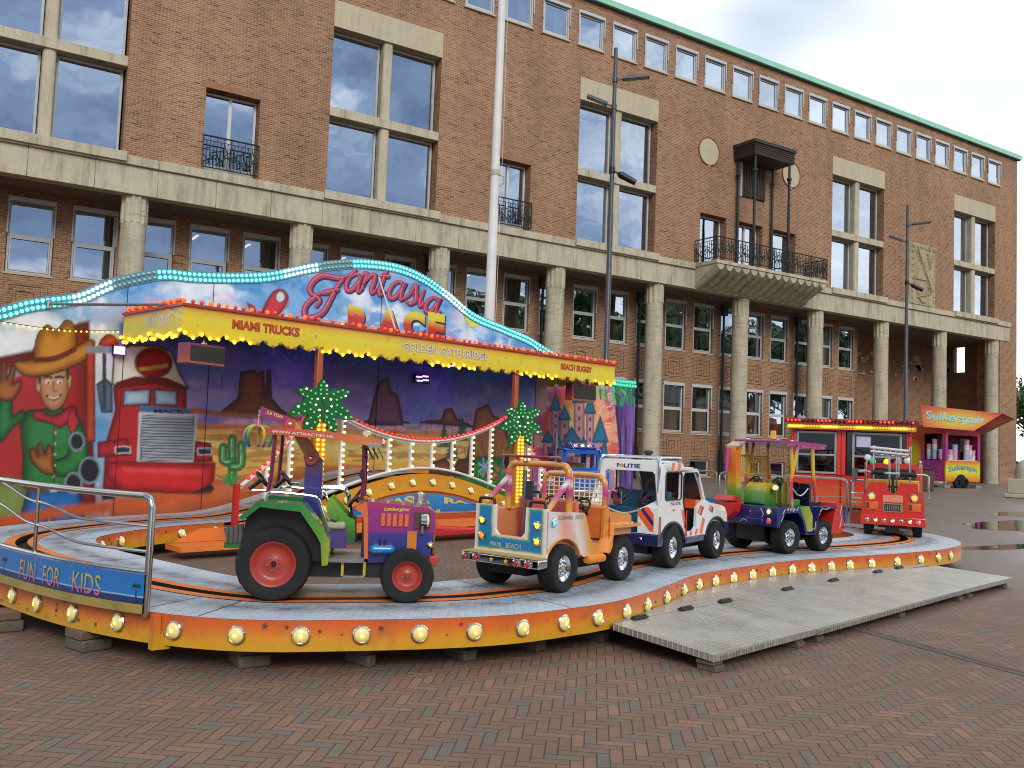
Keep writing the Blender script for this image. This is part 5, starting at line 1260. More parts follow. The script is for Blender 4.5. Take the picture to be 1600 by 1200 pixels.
for wd, a, b in (('FANTASIA', 7.75, 9.42), ('RACE', 9.72, 10.72)):
    for mm, d, bb in ((mat('sign_letter_edge', '#d8e2ea', .5), .0, .05), (SGL, .004, .03)): lettering(mb, wd, lambda x, y: (a+(b-a)*x, BV+.004-d, (lambda u: .455+.15*hump(u)/.66*.5+(HZF(u)-.345-.455-.075*hump(u)/.66)*y)(a+(b-a)*x)), mm, bb)
lettering(mb, 'ATTRACTIES.NL', lambda x, y: (8.35+1.35*x, BV+.004, .385+.055*y), mat('sign_yellow_text', '#e0c45a', .5), .03)
rb(mb, 'lettering', br_)
for u in (6.5, 6.95, 7.4, 7.8, 8.2, 8.62, 9.04, 9.46, 9.88, 10.3, 10.7, 11.1, 11.5): add_lamp(br_, (u, BV-.003, HZF(u)-.13), Vector((0, -1)), _OFF[br_.name])
mb = MB(); mb.tube([(u, BV+.0, HZF(u)+.09) for u in np.linspace(6.05, 12.45, 50)], .022, 8); rb(mb, 'arch_rail', br_, WHITEP)
# cable
def cable(u):
    if 7.2 <= u <= 11.25: x = (u-9.22)/2.03; return 1.53+.55*x*x
    if u < 7.2: x = (7.2-u)/1.12; return 2.05-1.2*min(1, x)+.12*math.sin(math.pi*min(1, x))*-1
    x = (u-11.25)/1.12; return 2.05-1.2*min(1, x)-.12*math.sin(math.pi*min(1, x))
cu_ = [u for u in np.linspace(6.08, 12.37, 90)]
mb = MB(); mb.tube([(u, BV-.03, cable(u)) for u in cu_], .016, 8); mb.tube([(u, BV+.03, cable(u)) for u in cu_], .016, 8); mb.tube([(u, BV, cable(u)-.035) for u in cu_], .014, 8); rb(mb, 'cable', br_, WHITEP)
RBULB = mat('bulb_red', '#c01f14', .15, coat=1., var=0, emit='#ff2210', estr=.55)
P = []; acc = 0; last = None
for u in np.linspace(6.1, 12.35, 1200):
    p = np.array([u, cable(u)]); acc += 0 if last is None else np.hypot(*(p-last)); last = p
    if acc > .097: acc = 0; P.append((u, BV-.03, cable(u)+.035))
bulb_row(br_, 'red_bulb', P, lambda k: RBULB, .03, _OFF[br_.name])
WB = glow('bulb_cream', '#fff2a8', 2.0, '#f6e8a0')
for u in (6.45, 6.8, 7.66, 8.1, 8.53, 8.97, 9.41, 9.85, 10.28, 10.72, 11.65, 12.0):
    z0, z1 = HZF(u)+.09, cable(u)-.03
    mb = MB(); mb.box(u-.022, u+.022, BV-.012, BV+.02, z0, z1, WHITEP); h = rb(mb, 'hanger', br_)
    n = max(2, int((z1-z0)/.085)); bulb_row(h, 'bulb', [(u+.035, BV-.02, z0+.04+(z1-z0-.07)*q/max(1, n-1)) for q in range(n)], lambda k: WB, .019, (0, 0, 0))
for u in (6.02, 12.42):
    mb = MB(); mb.box(u-.035, u+.035, BV-.04, BV+.03, .1, .88); rb(mb, 'end_post', br_, REDP)
mb = MB(); mb.tube([(6.06, BV, .83), (6.06, BV, .42), (6.4, BV, .5)], .012, 6); rb(mb, 'end_rail', br_, WHITEP)
# red base frame
mb = MB()
for a, b in ((6.0, 1), (12.2, -1)):
    mb.xz([(a-.9*b, .17), (a-.55*b, .33), (a+.9*b, .33), (a+.9*b, .17)] if b > 0 else [(a+.9*b, .17), (a+.9*b, .33), (a-.55*b, .33), (a-.9*b, .17)], BV-.22, BV-.17)
mb.box(6.9, 11.6, BV-.25, BV-.18, .17, .30); mb.box(5.0, 6.9, BV-.62, BV-.2, .10, .165, ORANGE); mb.box(8.7, 10.9, BV-.6, BV-.25, .1, .16, REDP)
mb.cyl((8.9, BV-.35, .2), (10.0, BV-.5, .12), .06, n=10, m=REDP)
rb(mb, 'base_frame', br_, REDP)
# palms with bulbs
PALMG = mat('palm_leaf_green', '#1a6234', .35, coat=.4, var=.2); TRUNKM = mat('palm_trunk_orange', '#c9862a', .4, coat=.3, var=.12)
GB = [glow('bulb_palm_green', '#58e07a', .5, '#46b060'), glow('bulb_palm_white', '#e8ffc0', 1.5, '#e8f5c8')]
TB = glow('bulb_amber', '#ffb53a', 1.3, '#e09a2c')
for (px, py0, py1, sc_, lb) in ((503, 593, 690, 1.0, 'green illuminated palm tree ornament above the tractor at the near bridge tower'), (815, 620, 720, 1.0, 'green illuminated palm tree ornament behind the jeep at the far bridge tower')):
    u0 = at_v(px, 640, 10.72)[0]; zc = at_v(px, (py0+py1)/2, 10.72)[2]
    t = RT('light_palm', lb, 'light ornament', u0, 10.72, .3, 'illuminated palm ornaments on the bridge towers')
    mb = MB(); mb.xz([(-.085, 0), (.085, 0), (.07, zc-.3), (-.07, zc-.3)], 0, .07, TRUNKM); tr = mb.build('trunk', t, bevel=.01)
    n = 20; bulb_row(tr, 'bulb', [(s*.045, -.012, .25+(zc-.62)*q/(n-1)) for q in range(n) for s in (-1, 1)], lambda k: TB, .026, (0, 0, 0))
    mb = MB(); zl = at_v(px, py0+38, 10.72)[2]-.3-.05; lv = []
    A = [(92, .33), (146, .49), (186, .52), (230, .44), (300, .45), (350, .50), (36, .51)]
    gb = []
    for q, (a, L) in enumerate(A):
        a = R(a); d = Vector((math.cos(a), math.sin(a))); nn = Vector((-d.y, d.x)); droop = -.2*L if abs(math.sin(a)) < .8 else 0
        sp = lambda tq, wq: (d.x*L*tq+nn.x*wq, zl+.05+d.y*L*tq+nn.y*wq+droop*tq*tq)
        out = [sp(0, -.08), sp(.3, -.10), sp(.52, -.125), sp(.58, -.09), sp(.8, -.085), sp(.86, -.05), sp(1.08, -.0), sp(.84, .06), sp(.66, .075), sp(.58, .12), sp(.3, .10), sp(0, .08)]
        mb.xz(out, -.02-.004*q, .03-.004*q, PALMG)
        for tq in (.25, .42, .6, .78, .93):
            for wq in ((-.048, .048) if .35 < tq < .85 else (0,)):
                p = sp(tq, wq); gb.append((p[0], -.035-.004*q, p[1]))
    lf = mb.build('leaves', t); bulb_row(lf, 'bulb', gb, lambda k: GB[1 if (k*5) % 8 < 2 else 0], .015, (0, 0, 0))

# ================================================================== RIDE VEHICLES (x forward, y to the left, z up)
TYRE_N = 66
def wheel(parent, loc, r, wd, rimr, rim_m, style='chrome', steer=0.):
    """tyre with tread blocks; rim and hub facing outwards (-y side)"""
    h = wd/2
    prof = [(rimr*.98, -h*.62), (rimr*1.06, -h*.86), (r*.80, -h*1.0), (r*.93, -h*.96), (r*.985, -h*.80), (r, -h*.55), (r, -h*.28), (r*.995, -h*.25), (r, -h*.2), (r, h*.2), (r*.995, h*.25), (r, h*.28), (r, h*.55), (r*.985, h*.8), (r*.93, h*.96), (r*.8, h), (rimr, h*.8)]
    def mod(j, i):
        if 4 <= j <= 13: return -.008*(r/.2) if (i+(j//3)) % 3 == 0 else 0
        return 0
    out = -1 if loc[1] < 0 else 1
    M = Matrix.Rotation(R(90) if out < 0 else R(-90), 4, 'X')
    # after the turn local -z of the profile faces outwards
    M = Matrix.Rotation(R(-90) if out < 0 else R(90), 4, 'X')
    mb = MB(); mb.lathe(prof, TYRE_N, RUBBER, M, mod, cap=False)
    w_ = mb.build('wheel', parent, loc=loc, sharp=30); w_.rotation_euler.z = steer
    z = -h
    mb = MB()
    if style == 'chrome':
        mb.lathe([(0, z*.72), (rimr*.16, z*.72), (rimr*.2, z*.62), (rimr*.34, z*.58), (rimr*.40, z*.5), (rimr*.55, z*.62), (rimr*.66, z*.6), (rimr*.70, z*.5), (rimr*.9, z*.62), (rimr*1.02, z*.72), (rimr*1.0, z*.2), (0, z*.1)], 28, rim_m, M)
        for k in range(8):
            a = k*math.pi/4; p = M @ Vector((rimr*.5*math.cos(a), rimr*.5*math.sin(a), z*.62)); mb.ball(p, rimr*.055, BLACK, 6, 4)
    else:
        mb.lathe([(0, z*.35), (rimr*.22, z*.38), (rimr*.3, z*.3), (rimr*.62, z*.22), (rimr*.75, z*.30), (rimr*.86, z*.55), (rimr*.98, z*.80), (rimr*1.04, z*.86), (rimr*1.0, z*.1), (0, z*.1)], 32, rim_m, M)
        for k in range(5):
            a = k*2*math.pi/5+.4; p0 = M @ Vector((rimr*.3*math.cos(a), rimr*.3*math.sin(a), z*.35)); p1 = M @ Vector((rimr*.3*math.cos(a), rimr*.3*math.sin(a), z*.52)); mb.cyl(p0, p1, rimr*.05, n=6, m=STEEL)
        mb.cyl(M @ Vector((0, 0, z*.35)), M @ Vector((0, 0, z*.72)), rimr*.13, rimr*.1, 10, BLACK if rimr > .12 else rim_m)
    mb.build('rim', w_)
    return w_
def steering(parent, c, tilt, r=.085, face=0.):
    mb = MB(); M = Matrix.Translation(c) @ Matrix.Rotation(face, 4, 'Z') @ Matrix.Rotation(tilt, 4, 'Y')
    mb.tube([M @ Vector((r*math.cos(t), r*math.sin(t), 0)) for t in np.linspace(0, 2*math.pi, 22, endpoint=False)], .011, 7, BLACK, closed=True)
    for k in range(3):
        a = k*2.1+.5; mb.cyl(M @ Vector((0, 0, -.012)), M @ Vector((r*math.cos(a), r*math.sin(a), 0)), .007, n=6, m=BLACK)
    mb.cyl(M @ Vector((0, 0, -.12)), M @ Vector((0, 0, .004)), .016, n=8, m=BLACK); mb.cyl(M @ Vector((0, 0, -.012)), M @ Vector((0, 0, .008)), .026, n=12, m=BLACK)
    return mb.build('steering_wheel', parent)
def flower_lamp(parent, p, n, c, strength, r=.032, name='lamp'):
    q = Vector(n).to_track_quat('Z', 'Y'); mb = MB()
    M = Matrix.Translation(p) @ q.to_matrix().to_4x4()
    mb.lathe([(r*1.18, 0), (r*1.15, .008), (r*.8, .012)], 16, CHROME, M, lambda j, i: r*.12*(i % 2))
    mb.ball((0, 0, 0), (r*.86, r*.86, r*.75), glow('lens_'+c.strip('#'), c, strength), 12, 4, True, M=M)
    return mb.build(name, parent)
def veh(name, label, near_rear_px, heading, ax, hw, cat, dz=.355):
    """place a vehicle so that its near rear wheel stands where the photo has it (ax: x of rear axle, hw: y of wheel's outer side)"""
    u, v, _ = at_z(near_rear_px[0], near_rear_px[1], dz); p = uvw(u, v, dz)
    c, s = math.cos(heading), math.sin(heading); q = Vector((c*ax+s*hw, s*ax-c*hw, 0))
    return thing(name, label, cat, p-q, heading, 'ride vehicles on the track platform')

# ------------------------------------------------------------------ tractor  (scale: 806 px of the study per metre)
tr = veh('toy_tractor', 'green and purple toy tractor with red rims, orange roof and rear crane arm', (423, 941), R(-25), 0, .40, 'ride vehicle')
T = lambda zx, zy: ((zx-345)/800, (1132-zy)/806)
TW = lambda pts: [T(*p) for p in pts]
RIMR = mat('rim_red_paint', '#a63526', .45, coat=.2, var=.12, dirt=.2)
for s in (-1, 1):
    wheel(tr, (0, s*.33, .273), .273, .15, .16, RIMR, 'dish'); wheel(tr, (.98, s*.325, .20), .20, .13, .108, RIMR, 'dish')
TG = ramp_mat('tractor_green', 'X', -.25, .45, [(0, '#1d6b35'), (.6, '#27803a'), (.85, '#5d9430'), (1, '#b8a92e')], rough=.25, coat=.7, blur=.06, dirt=.15)
fo = TW([(140, 640), (245, 540), (510, 555), (618, 690), (668, 765), (662, 905), (628, 912), (615, 780), (590, 735), (490, 598), (258, 576), (168, 655)])
fi = TW([(165, 655), (258, 576), (490, 598), (590, 735), (615, 780), (622, 900), (140, 900), (140, 800)])
for s in (-1, 1):
    y0, y1 = (-.44, -.20) if s < 0 else (.20, .44); mb = MB(); mb.xz(fo, y0, y1, TG); mb.build('fender', tr, bevel=.008)
    mb = MB(); mb.xz(fi, s*.26-.006, s*.26+.006, BLACK); mb.build('wheel_arch_liner', tr)
HX = [(860, 552), (890, 540), (1245, 570), (1290, 600), (1290, 690), (1260, 900), (890, 915), (872, 700)]
TP = ramp_mat('tractor_purple', 'Z', .28, .74, [(0, '#2a2c78'), (.42, '#34318a'), (.52, '#8a2a7a'), (.8, '#96297a'), (1, '#b02a5e')], rough=.25, coat=.7, blur=.05)
mb = MB(); mb.xz(TW(HX), -.19, .19, TP); hood = mb.build('hood', tr, bevel=.012)
PANB = mat('tractor_blue_panel', '#2b3180', .3, coat=.5); OPN = ramp_mat('tractor_orange_bar', 'Z', .28, .6, [(0, '#d98a22'), (1, '#c86a2a')], coat=.5)
for s in (-1, 1):
    a, b = (-.196, -.19) if s < 0 else (.19, .196)
    mb = MB(); mb.xz(TW([(940, 735), (1118, 730), (1118, 880), (940, 890)]), a, b, PANB); mb.xz(TW([(1186, 725), (1256, 720), (1250, 880), (1186, 880)]), a, b, PANB); mb.build('side_panel', hood)
    mb = MB(); mb.xz(TW([(1122, 716), (1180, 714), (1180, 880), (1122, 880)]), a*1.02, b*1.02, OPN); mb.build('side_bar', hood)
    mb = MB()
    for k in range(5): mb.xz(TW([(958+k*36, 610), (982+k*36, 610), (982+k*36, 686), (958+k*36, 690)]), s*.19-.012, s*.19+.012, mat('louvre_orange', '#d8652f', .35, coat=.5))
    mb.build('louvres', hood)
    mb = MB(); m_ = mat('gold_script', '#e4c95a', .4)
    if s < 0: plane_text(mb, 'Lamborghini', (T(970, 600)[0], -.1935, T(970, 600)[1]), (.19, 0, 0), (0, 0, .036), m_, .012, .06)
    else: plane_text(mb, 'Lamborghini', (T(1130, 600)[0], .1935, T(970, 600)[1]), (-.197, 0, 0), (0, 0, .032), m_, .02, .008)
    mb.build('lettering', hood)
    mb = MB(); q = T(1210, 645); mb.box(T(1162, 0)[0], T(1258, 0)[0], s*.19-.02, s*.19+.02, T(0, 695)[1], T(0, 596)[1], mat('lamp_socket', '#4a3a22', .5)); mb.build('lamp_recess', hood)
    mb = MB(); mb.cyl((q[0]-.01, s*.235, q[1]), (q[0]+.035, s*.235, q[1]), .045, .052, 16, CHROME); mb.ball((q[0]+.035, s*.235, q[1]), (.02, .05, .05), LAMPGLASS, 12, 8); mb.cyl((q[0], s*.235, q[1]-.1), (q[0], s*.235, q[1]), .01, n=6, m=CHROME); mb.build('headlight', tr)
    mb = MB(); a, b = T(900, 828), T(1046, 828); mb.cyl((a[0]+.03, s*.23, a[1]), (b[0]-.03, s*.23, b[1]), .036, n=14, m=mat('exhaust_blue', '#1d78b8', .25, coat=.7)); mb.ball((a[0]+.03, s*.23, a[1]), .036, mat('exhaust_blue'), 12, 8); mb.ball((b[0]-.03, s*.23, b[1]), .036, mat('exhaust_blue'), 12, 8)
    for k in (-1, 1): mb.cyl((a[0]+.09+k*.015, s*.245, a[1]), (a[0]+.09+k*.02, s*.235, a[1]+.075), .008, n=6, m=BLACK)
    mb.build('exhaust_pot', tr)
mb = MB(); mb.box(T(1280, 0)[0], T(1296, 0)[0], -.16, .16, .34, .66, mat('tractor_grille_gold', '#8a6a2c', .4, .3)); mb.box(T(1262, 0)[0], T(1310, 0)[0], -.22, .22, .26, .33, mat('tractor_bumper_red', '#b3402c', .4)); mb.build('front_grille', tr, bevel=.006)
flower_lamp(tr, (T(1265, 795)[0], -.2, T(0, 795)[1]), (0, -1, 0), '#ffb43a', 2.2, .02, 'side_lamp')
mb = MB(); q = T(1198, 560); mb.cyl((q[0], 0, q[1]), (q[0], 0, q[1]+.012), .06, n=18, m=CHROME); mb.cyl((q[0], 0, q[1]+.012), (q[0], 0, q[1]+.085), .053, n=24, m=mat('perforated_chrome', '#a9abad', .3, 1., bump=1., bscale=160)); mb.cyl((q[0], 0, q[1]+.085), (q[0], 0, q[1]+.1), .03, .01, 12, CHROME); mb.build('air_filter', tr)
DO = mat('tractor_orange', '#d2693a', .3, coat=.6)
dsh = TW([(800, 560), (830, 535), (868, 545), (880, 640), (890, 890), (866, 890), (852, 650), (838, 610), (805, 590)])
mb = MB()
for s in (-1, 1): mb.xz(dsh, s*.19-.02, s*.19+.02, DO)
mb.box(T(845, 0)[0], T(875, 0)[0], -.18, .18, .32, .72, mat('dash_dark', '#2a2030', .6)); mb.build('dash', tr, bevel=.004)
mb = MB(); mb.box(T(655, 0)[0], T(868, 0)[0], -.30, .30, .285, .31, RAMPM); mb.box(T(660, 0)[0], T(870, 0)[0], -.315, -.30, .285, .315, STEEL); mb.build('footboard', tr)
for s in (-1, 1):
    mb = MB(); x0, x1 = T(742, 0)[0], T(872, 0)[0]
    for x in (x0, x1): mb.box(x-.01, x+.01, s*.27-.01, s*.27+.01, .18, .285, TG)
    mb.box(x0, x1, s*.27-.02, s*.27+.02, .17, .185, STEEL); mb.build('step', tr)
SEATG = ramp_mat('seat_green', 'Z', .3, .8, [(0, '#2b4a86'), (.3, '#2d5f2c'), (.6, '#4f9330'), (1, '#8aa82e')], rough=.3, coat=.5)
for s in (-1, 1):
    mb = MB(); mb.xz(TW([(628, 540), (650, 518), (760, 640), (800, 660), (806, 805), (720, 810), (700, 700), (640, 640)]), s*.155-.012, s*.155+.012, SEATG)
    mb.xz(TW([(628, 545), (645, 530), (700, 640), (690, 660), (640, 640)]), s*.155-.09 if s > 0 else -.24, .24 if s > 0 else s*.155+.09, SEATG)
    mb.build('seat', tr, bevel=.006)
    mb = MB(); mb.box(T(630, 0)[0], T(745, 0)[0], s*.13-.09, s*.13+.09, T(0, 715)[1], T(0, 668)[1], mat('seat_cushion', '#a8a48c', .7, bump=.3)); mb.build('cushion', tr, bevel=.02)
    steering(tr, (T(790, 530)[0], s*.1, T(0, 530)[1]), R(-55), .075)
mb = MB(); mb.box(T(560, 0)[0], T(750, 0)[0], -.2, .2, T(0, 830)[1], T(0, 715)[1], mat('tractor_seat_box', '#43327a', .4, coat=.4)); mb.build('seat_box', tr)
for s in (-1, 1):
    for q in ([(275, 545), (290, 505), (330, 492), (540, 507), (585, 530), (605, 590), (655, 720)], [(585, 470), (700, 472), (740, 500), (755, 560), (770, 645)]):
        y = s*.34 if q[0][0] < 300 else s*.1
        mb = MB(); mb.tube([(T(*p)[0], y, T(*p)[1]) for p in smooth_path(q, 5)], .011, 8, CHROME); mb.build('grab_rail', tr)
ROOFM = ramp_mat('tractor_roof_orange', 'X', -.1, .8, [(0, '#c4482f'), (.5, '#cf5c35'), (.8, '#d27a3a'), (1, '#c8552f')], rough=.35, coat=.5, dirt=.2)
mb = MB(); mb.xz(TW([(262, 110), (480, 112), (760, 130), (945, 158), (945, 182), (858, 196), (800, 186), (720, 172), (262, 146)]), -.31, .31, ROOFM); rf = mb.build('roof', tr, bevel=.01)
mb = MB(); plane_text(mb, 'WWW.ATTRACTIES.NL', (T(288, 0)[0], -.3135, T(0, 138)[1]), (.46, 0, -.024), (0, 0, .02), mat('pale_lettering'), .02); mb.build('lettering', rf)
mb = MB(); mb.box(T(820, 0)[0], T(868, 0)[0], -.1, -.02, T(0, 132)[1], T(0, 108)[1], mat('clear_lamp_box', '#c9c0b0', .3)); mb.build('roof_lamp_box', rf)
for k in range(4): flower_lamp(tr, (T(945, 0)[0], -.21+.14*k, T(0, 172)[1]), (1, 0, 0), '#ff7a2a', 2., .024, 'roof_lamp')
for k in range(3): flower_lamp(tr, (T(872+k*24, 0)[0], -.30, T(0, 190)[1]), (0, -1, 0), '#ff6a20', 1.8, .015, 'roof_lamp')
PM = ramp_mat('tractor_post', 'Z', .7, 1.25, [(0, '#7c1a3a'), (.6, '#6e1c44'), (1, '#8a2a34')], coat=.5)
for s in (-1, 1):
    for q in ([(278, 495), (292, 400), (302, 200), (300, 150)], [(838, 530), (842, 400), (838, 290), (836, 190)]):
        mb = MB(); mb.tube([(T(*p)[0], s*.25, T(*p)[1]) for p in q], .015, 8, PM); mb.build('roof_post', tr)
    mb = MB(); q = T(830, 370); mb.prism([(0, .045), (.022, 0), (0, -.045), (-.022, 0)], lambda a, b: (q[0]+a, s*.31-.012, q[1]+b), lambda a, b: (q[0]+a, s*.31+.012, q[1]+b), BLACK); mb.cyl((q[0], s*.25, q[1]), (q[0], s*.31, q[1]), .006, n=6, m=CHROME); mb.build('mirror', tr, bevel=.004)
mb = MB()
for k in range(4):
    a = T(818+k*32, 208); mb.add([(a[0], -.27+.0*k, a[1]), (a[0]+.05, -.27, a[1]-.09), (a[0]+.05, .27, a[1]-.09), (a[0], .27, a[1])], [(0, 1, 2, 3)], mat('visor_blue', '#39406e', .3, .2))
mb.build('visor', tr)
CRM = ramp_mat('crane_column', 'Z', .65, 1.15, [(0, '#2f2a7c'), (.5, '#33307f'), (.8, '#7a4a5a'), (1, '#c89432')], rough=.3, coat=.6, blur=.06)
mb = MB(); mb.xz(TW([(468, 640), (470, 330), (455, 280), (500, 240), (550, 280), (576, 300), (582, 640)]), .02, .10, CRM); ca_ = mb.build('crane_column', tr, bevel=.008)
ARM = mat('crane_arm_yellow', '#c98d2c', .3, coat=.6, var=.1); PIV = mat('crane_pivot_red', '#b8402a', .3, coat=.6)
mb = MB(); mb.xz(TW([(338, 60), (398, 66), (545, 262), (548, 300), (470, 310), (455, 262)]), .0, .02, ARM); mb.xz(TW([(338, 60), (398, 66), (545, 262), (548, 300), (470, 310), (455, 262)]), .10, .12, ARM); mb.build('crane_arm', tr, bevel=.004)
for (zx, zy, r) in ((505, 290, .052), (366, 82, .042)): q = T(zx, zy); mb = MB(); mb.cyl((q[0], -.02, q[1]), (q[0], .14, q[1]), r, n=22, m=PIV); mb.ball((q[0], -.02, q[1]), .02, CHROME, 10, 6); mb.build('crane_pivot', tr)
mb = MB(); bm_ = mat('crane_boom_magenta', '#8a2a62', .3, coat=.6, var=.1); mb.xz(TW([(178, -25), (345, 35), (378, 70), (368, 112), (180, 34)]), .02, .10, bm_); bo_ = mb.build('crane_boom', tr, bevel=.006)
a, b = T(214, 24), T(312, 52); mb = MB(); plane_text(mb, '2,5 TON', (a[0], .017, a[1]), (b[0]-a[0], 0, b[1]-a[1]), (.008, 0, .028), mat('gold_script'), .03); mb.build('lettering', bo_)
mb = MB(); q = T(170, 5); cl = T(165, 80)
for k in range(6): mb.tube([(q[0]+.006*math.cos(t), .06+.006*math.sin(t) if k % 2 else .06, q[1]-.015*k+.009*math.sin(t)) for t in np.linspace(0, 6.28, 8, endpoint=False)], .003, 5, CHROME, closed=True)
mb.cyl((cl[0], .06, cl[1]+.03), (cl[0], .06, cl[1]-.03), .03, .04, 10, mat('claw_pink', '#a84a6a', .35, coat=.5)); mb.build('chain', tr)
for k, cc in enumerate(('#2f8a6a', '#c9b02c', '#2a6f9a', '#3a8a3a', '#d0a52c')):
    a = R(72*k+20); P = [(cl[0]+math.cos(a)*x, .06+math.sin(a)*x, cl[1]+z) for x, z in ((.02, -.02), (.075, -.04), (.105, -.09), (.1, -.15), (.085, -.185))]
    mb = MB(); mb.tube(smooth_path(P, 4), .013, 6, ramp_mat('claw_tine%d' % k, 'Z', cl[1]-.19, cl[1], [(0, '#1f4f7a'), (.4, cc), (1, '#d0b83a')], coat=.5)); mb.build('claw_tine', tr)
mb = MB(); q0, q1 = T(40, 700), T(150, 800); mb.box(q0[0], q1[0]+.05, -.24, .24, T(0, 838)[1], T(0, 805)[1], TG); mb.xz(TW([(35, 722), (150, 690), (150, 800), (60, 812)]), -.25, -.235, plate_mat('tread_plate_dark', '#6f716c', .5, .45, 30)); mb.box(q0[0]+.02, q1[0], -.23, .23, T(0, 803)[1], T(0, 790)[1], RAMPM); mb.build('rear_platform', tr)
for (zx, y) in ((215, -.15), (330, .15)): steering(tr, (T(zx, 0)[0]+.02, y, T(0, 425)[1]), R(50), .065)
mb = MB(); mb.tube([(T(180, 0)[0], -.2, T(0, 492)[1]), (T(270, 0)[0], -.2, T(0, 492)[1])], .01, 8, CHROME); mb.tube([(T(360, 0)[0], .15, T(0, 458)[1]), (T(430, 0)[0], .15, T(0, 458)[1])], .01, 8, CHROME); mb.build('rear_bar', tr)
mb = MB(); mb.box(-.15, .95, -.14, .14, .15, .27); mb.cyl((0, -.3, .273), (0, .3, .273), .03, n=8); mb.cyl((.98, -.3, .2), (.98, .3, .2), .025, n=8); mb.build('chassis', tr, BLACK)

def stretch(t, sx, sz):
    """lengthen and lower a vehicle's body without deforming its wheels"""
    for c in list(t.children):
        if c.name.startswith('wheel') and not c.name.startswith('wheel_'): c.location.x *= sx; continue
        for o in [c]+list(c.children):
            for v in o.data.vertices: v.co.x *= sx; v.co.z = .2+(v.co.z-.2)*sz if v.co.z > .2 else v.co.z
# ------------------------------------------------------------------ jeep
jp = veh('toy_jeep', 'orange and white toy jeep with blue MIAMI BEACH tailgate and roll bars', (884, 927), R(21), 0, .41, 'ride vehicle')
for s in (-1, 1): wheel(jp, (0, s*.32, .20), .20, .17, .105, CHROME); wheel(jp, (.90, s*.32, .20), .20, .17, .105, CHROME)
JSIDE = ramp_mat('jeep_side_spray', (1, 0, .35), -.15, .75, [(0, '#e6e0da'), (.26, '#e4dcd6'), (.4, '#e2a08c'), (.5, '#e3b4a4'), (.6, '#e6ded8'), (.72, '#e4b88a'), (.84, '#e0952e'), (1, '#e08b22')], rough=.22, coat=.8, blur=.1, nscale=4)
SP = [(-.225, .29), (-.225, .70), (.30, .665), (.34, .60), (.40, .43), (.44, .385), (.56, .375), (.60, .41), (.61, .70), (.66, .715), (.70, .66), (1.02, .625), (1.06, .60), (1.06, .43), (.70, .43), (.64, .32), (.60, .27), (.30, .27), (.255, .30)]
arch = [(.25*math.cos(t), .21+.25*math.sin(t)) for t in np.linspace(R(18), R(162), 12)]
SPp = SP+arch+[(-.225, .29)][:0]
for s in (-1, 1):
    y0, y1 = (-.365, -.335) if s < 0 else (.335, .365); mb = MB(); mb.xz(SPp, y0, y1, JSIDE); mb.build('body_side', jp, bevel=.008)
    mb = MB(); mb.tube([(a, s*.37, b) for a, b in arch], .012, 6, mat('arch_trim_gold', '#c98a32', .3, coat=.6)); mb.build('arch_trim', jp)
def radial_mat(name, stops, c, sc, rough=.25):
    m, g, b = new_mat(name); tcx = g.n('ShaderNodeTexCoord').outputs['Object']
    v1 = g.n('ShaderNodeVectorMath', {1: c}, operation='SUBTRACT'); g.l(tcx, v1.inputs[0]); v2 = g.n('ShaderNodeVectorMath', {1: sc}, operation='MULTIPLY'); g.l(v1.outputs[0], v2.inputs[0])
    ln = g.n('ShaderNodeVectorMath', operation='LENGTH'); g.l(v2.outputs[0], ln.inputs[0])
    t = g.m('ADD', ln.outputs['Value'], g.m('MULTIPLY', g.m('SUBTRACT', g.noise(tcx, 6, 3), .5), .25)); cc = g.ramp(t, [(p, srgb(h)) for p, h in stops])
    cc = g.mix(.2, cc, g.mix(g.noise(tcx, 16, 5), (.4,)*3, (1,)*3), 'MULTIPLY'); g.l(cc, b.inputs['Base Color']); b.inputs['Roughness'].default_value = rough; b.inputs['Coat Weight'].default_value = .7 if rough < .4 else 0; b.inputs['Coat Roughness'].default_value = .1; return m
# tailgate: blue centre, yellowish halo, white edge
m, g, b = new_mat('jeep_tailgate_spray'); tcx = g.n('ShaderNodeTexCoord').outputs['Object']; sp = g.n('ShaderNodeSeparateXYZ'); g.l(tcx, sp.inputs[0])
ay = g.m('ABSOLUTE', sp.outputs[1]); d1 = g.m('SUBTRACT', .36, ay); d2 = g.m('SUBTRACT', sp.outputs[2], .30); d3 = g.m('ABSOLUTE', g.m('SUBTRACT', ay, .19))
dU = g.m('MINIMUM', g.m('MAXIMUM', g.m('SUBTRACT', ay, .16), g.m('SUBTRACT', .46, sp.outputs[2])), g.m('SUBTRACT', .72, sp.outputs[2]))
d = g.m('MINIMUM', g.m('MINIMUM', d1, d2), dU); d = g.m('ADD', d, g.m('MULTIPLY', g.m('SUBTRACT', g.noise(tcx, 9, 3), .5), .03))
cc = g.ramp(g.m('MULTIPLY', d, 13.), [(.05, srgb('#e2ddd6')), (.28, srgb('#d9d0c0')), (.42, srgb('#a8a45c')), (.52, srgb('#2f8fae')), (.75, srgb('#2480b4'))])
g.l(cc, b.inputs['Base Color']); b.inputs['Roughness'].default_value = .22; b.inputs['Coat Weight'].default_value = .8; JT = m
mb = MB(); mb.yz([(-.365, .29), (.365, .29), (.365, .72), (.16, .72), (.155, .50), (.12, .46), (-.12, .46), (-.155, .50), (-.16, .72), (-.365, .72)], -.235, -.205, JT); tg_ = mb.build('tailgate', jp, bevel=.008)
mb = MB(); m_ = mat('gold_serif', '#d8c88a', .4)
for wd, a, b in (('MIAMI', .20, .085), ('BEACH', .03, -.12)): plane_text(mb, wd, (-.2375, a, .355), (0, b-a, 0), (0, 0, .042), m_, -.002)
mb.build('lettering', tg_)
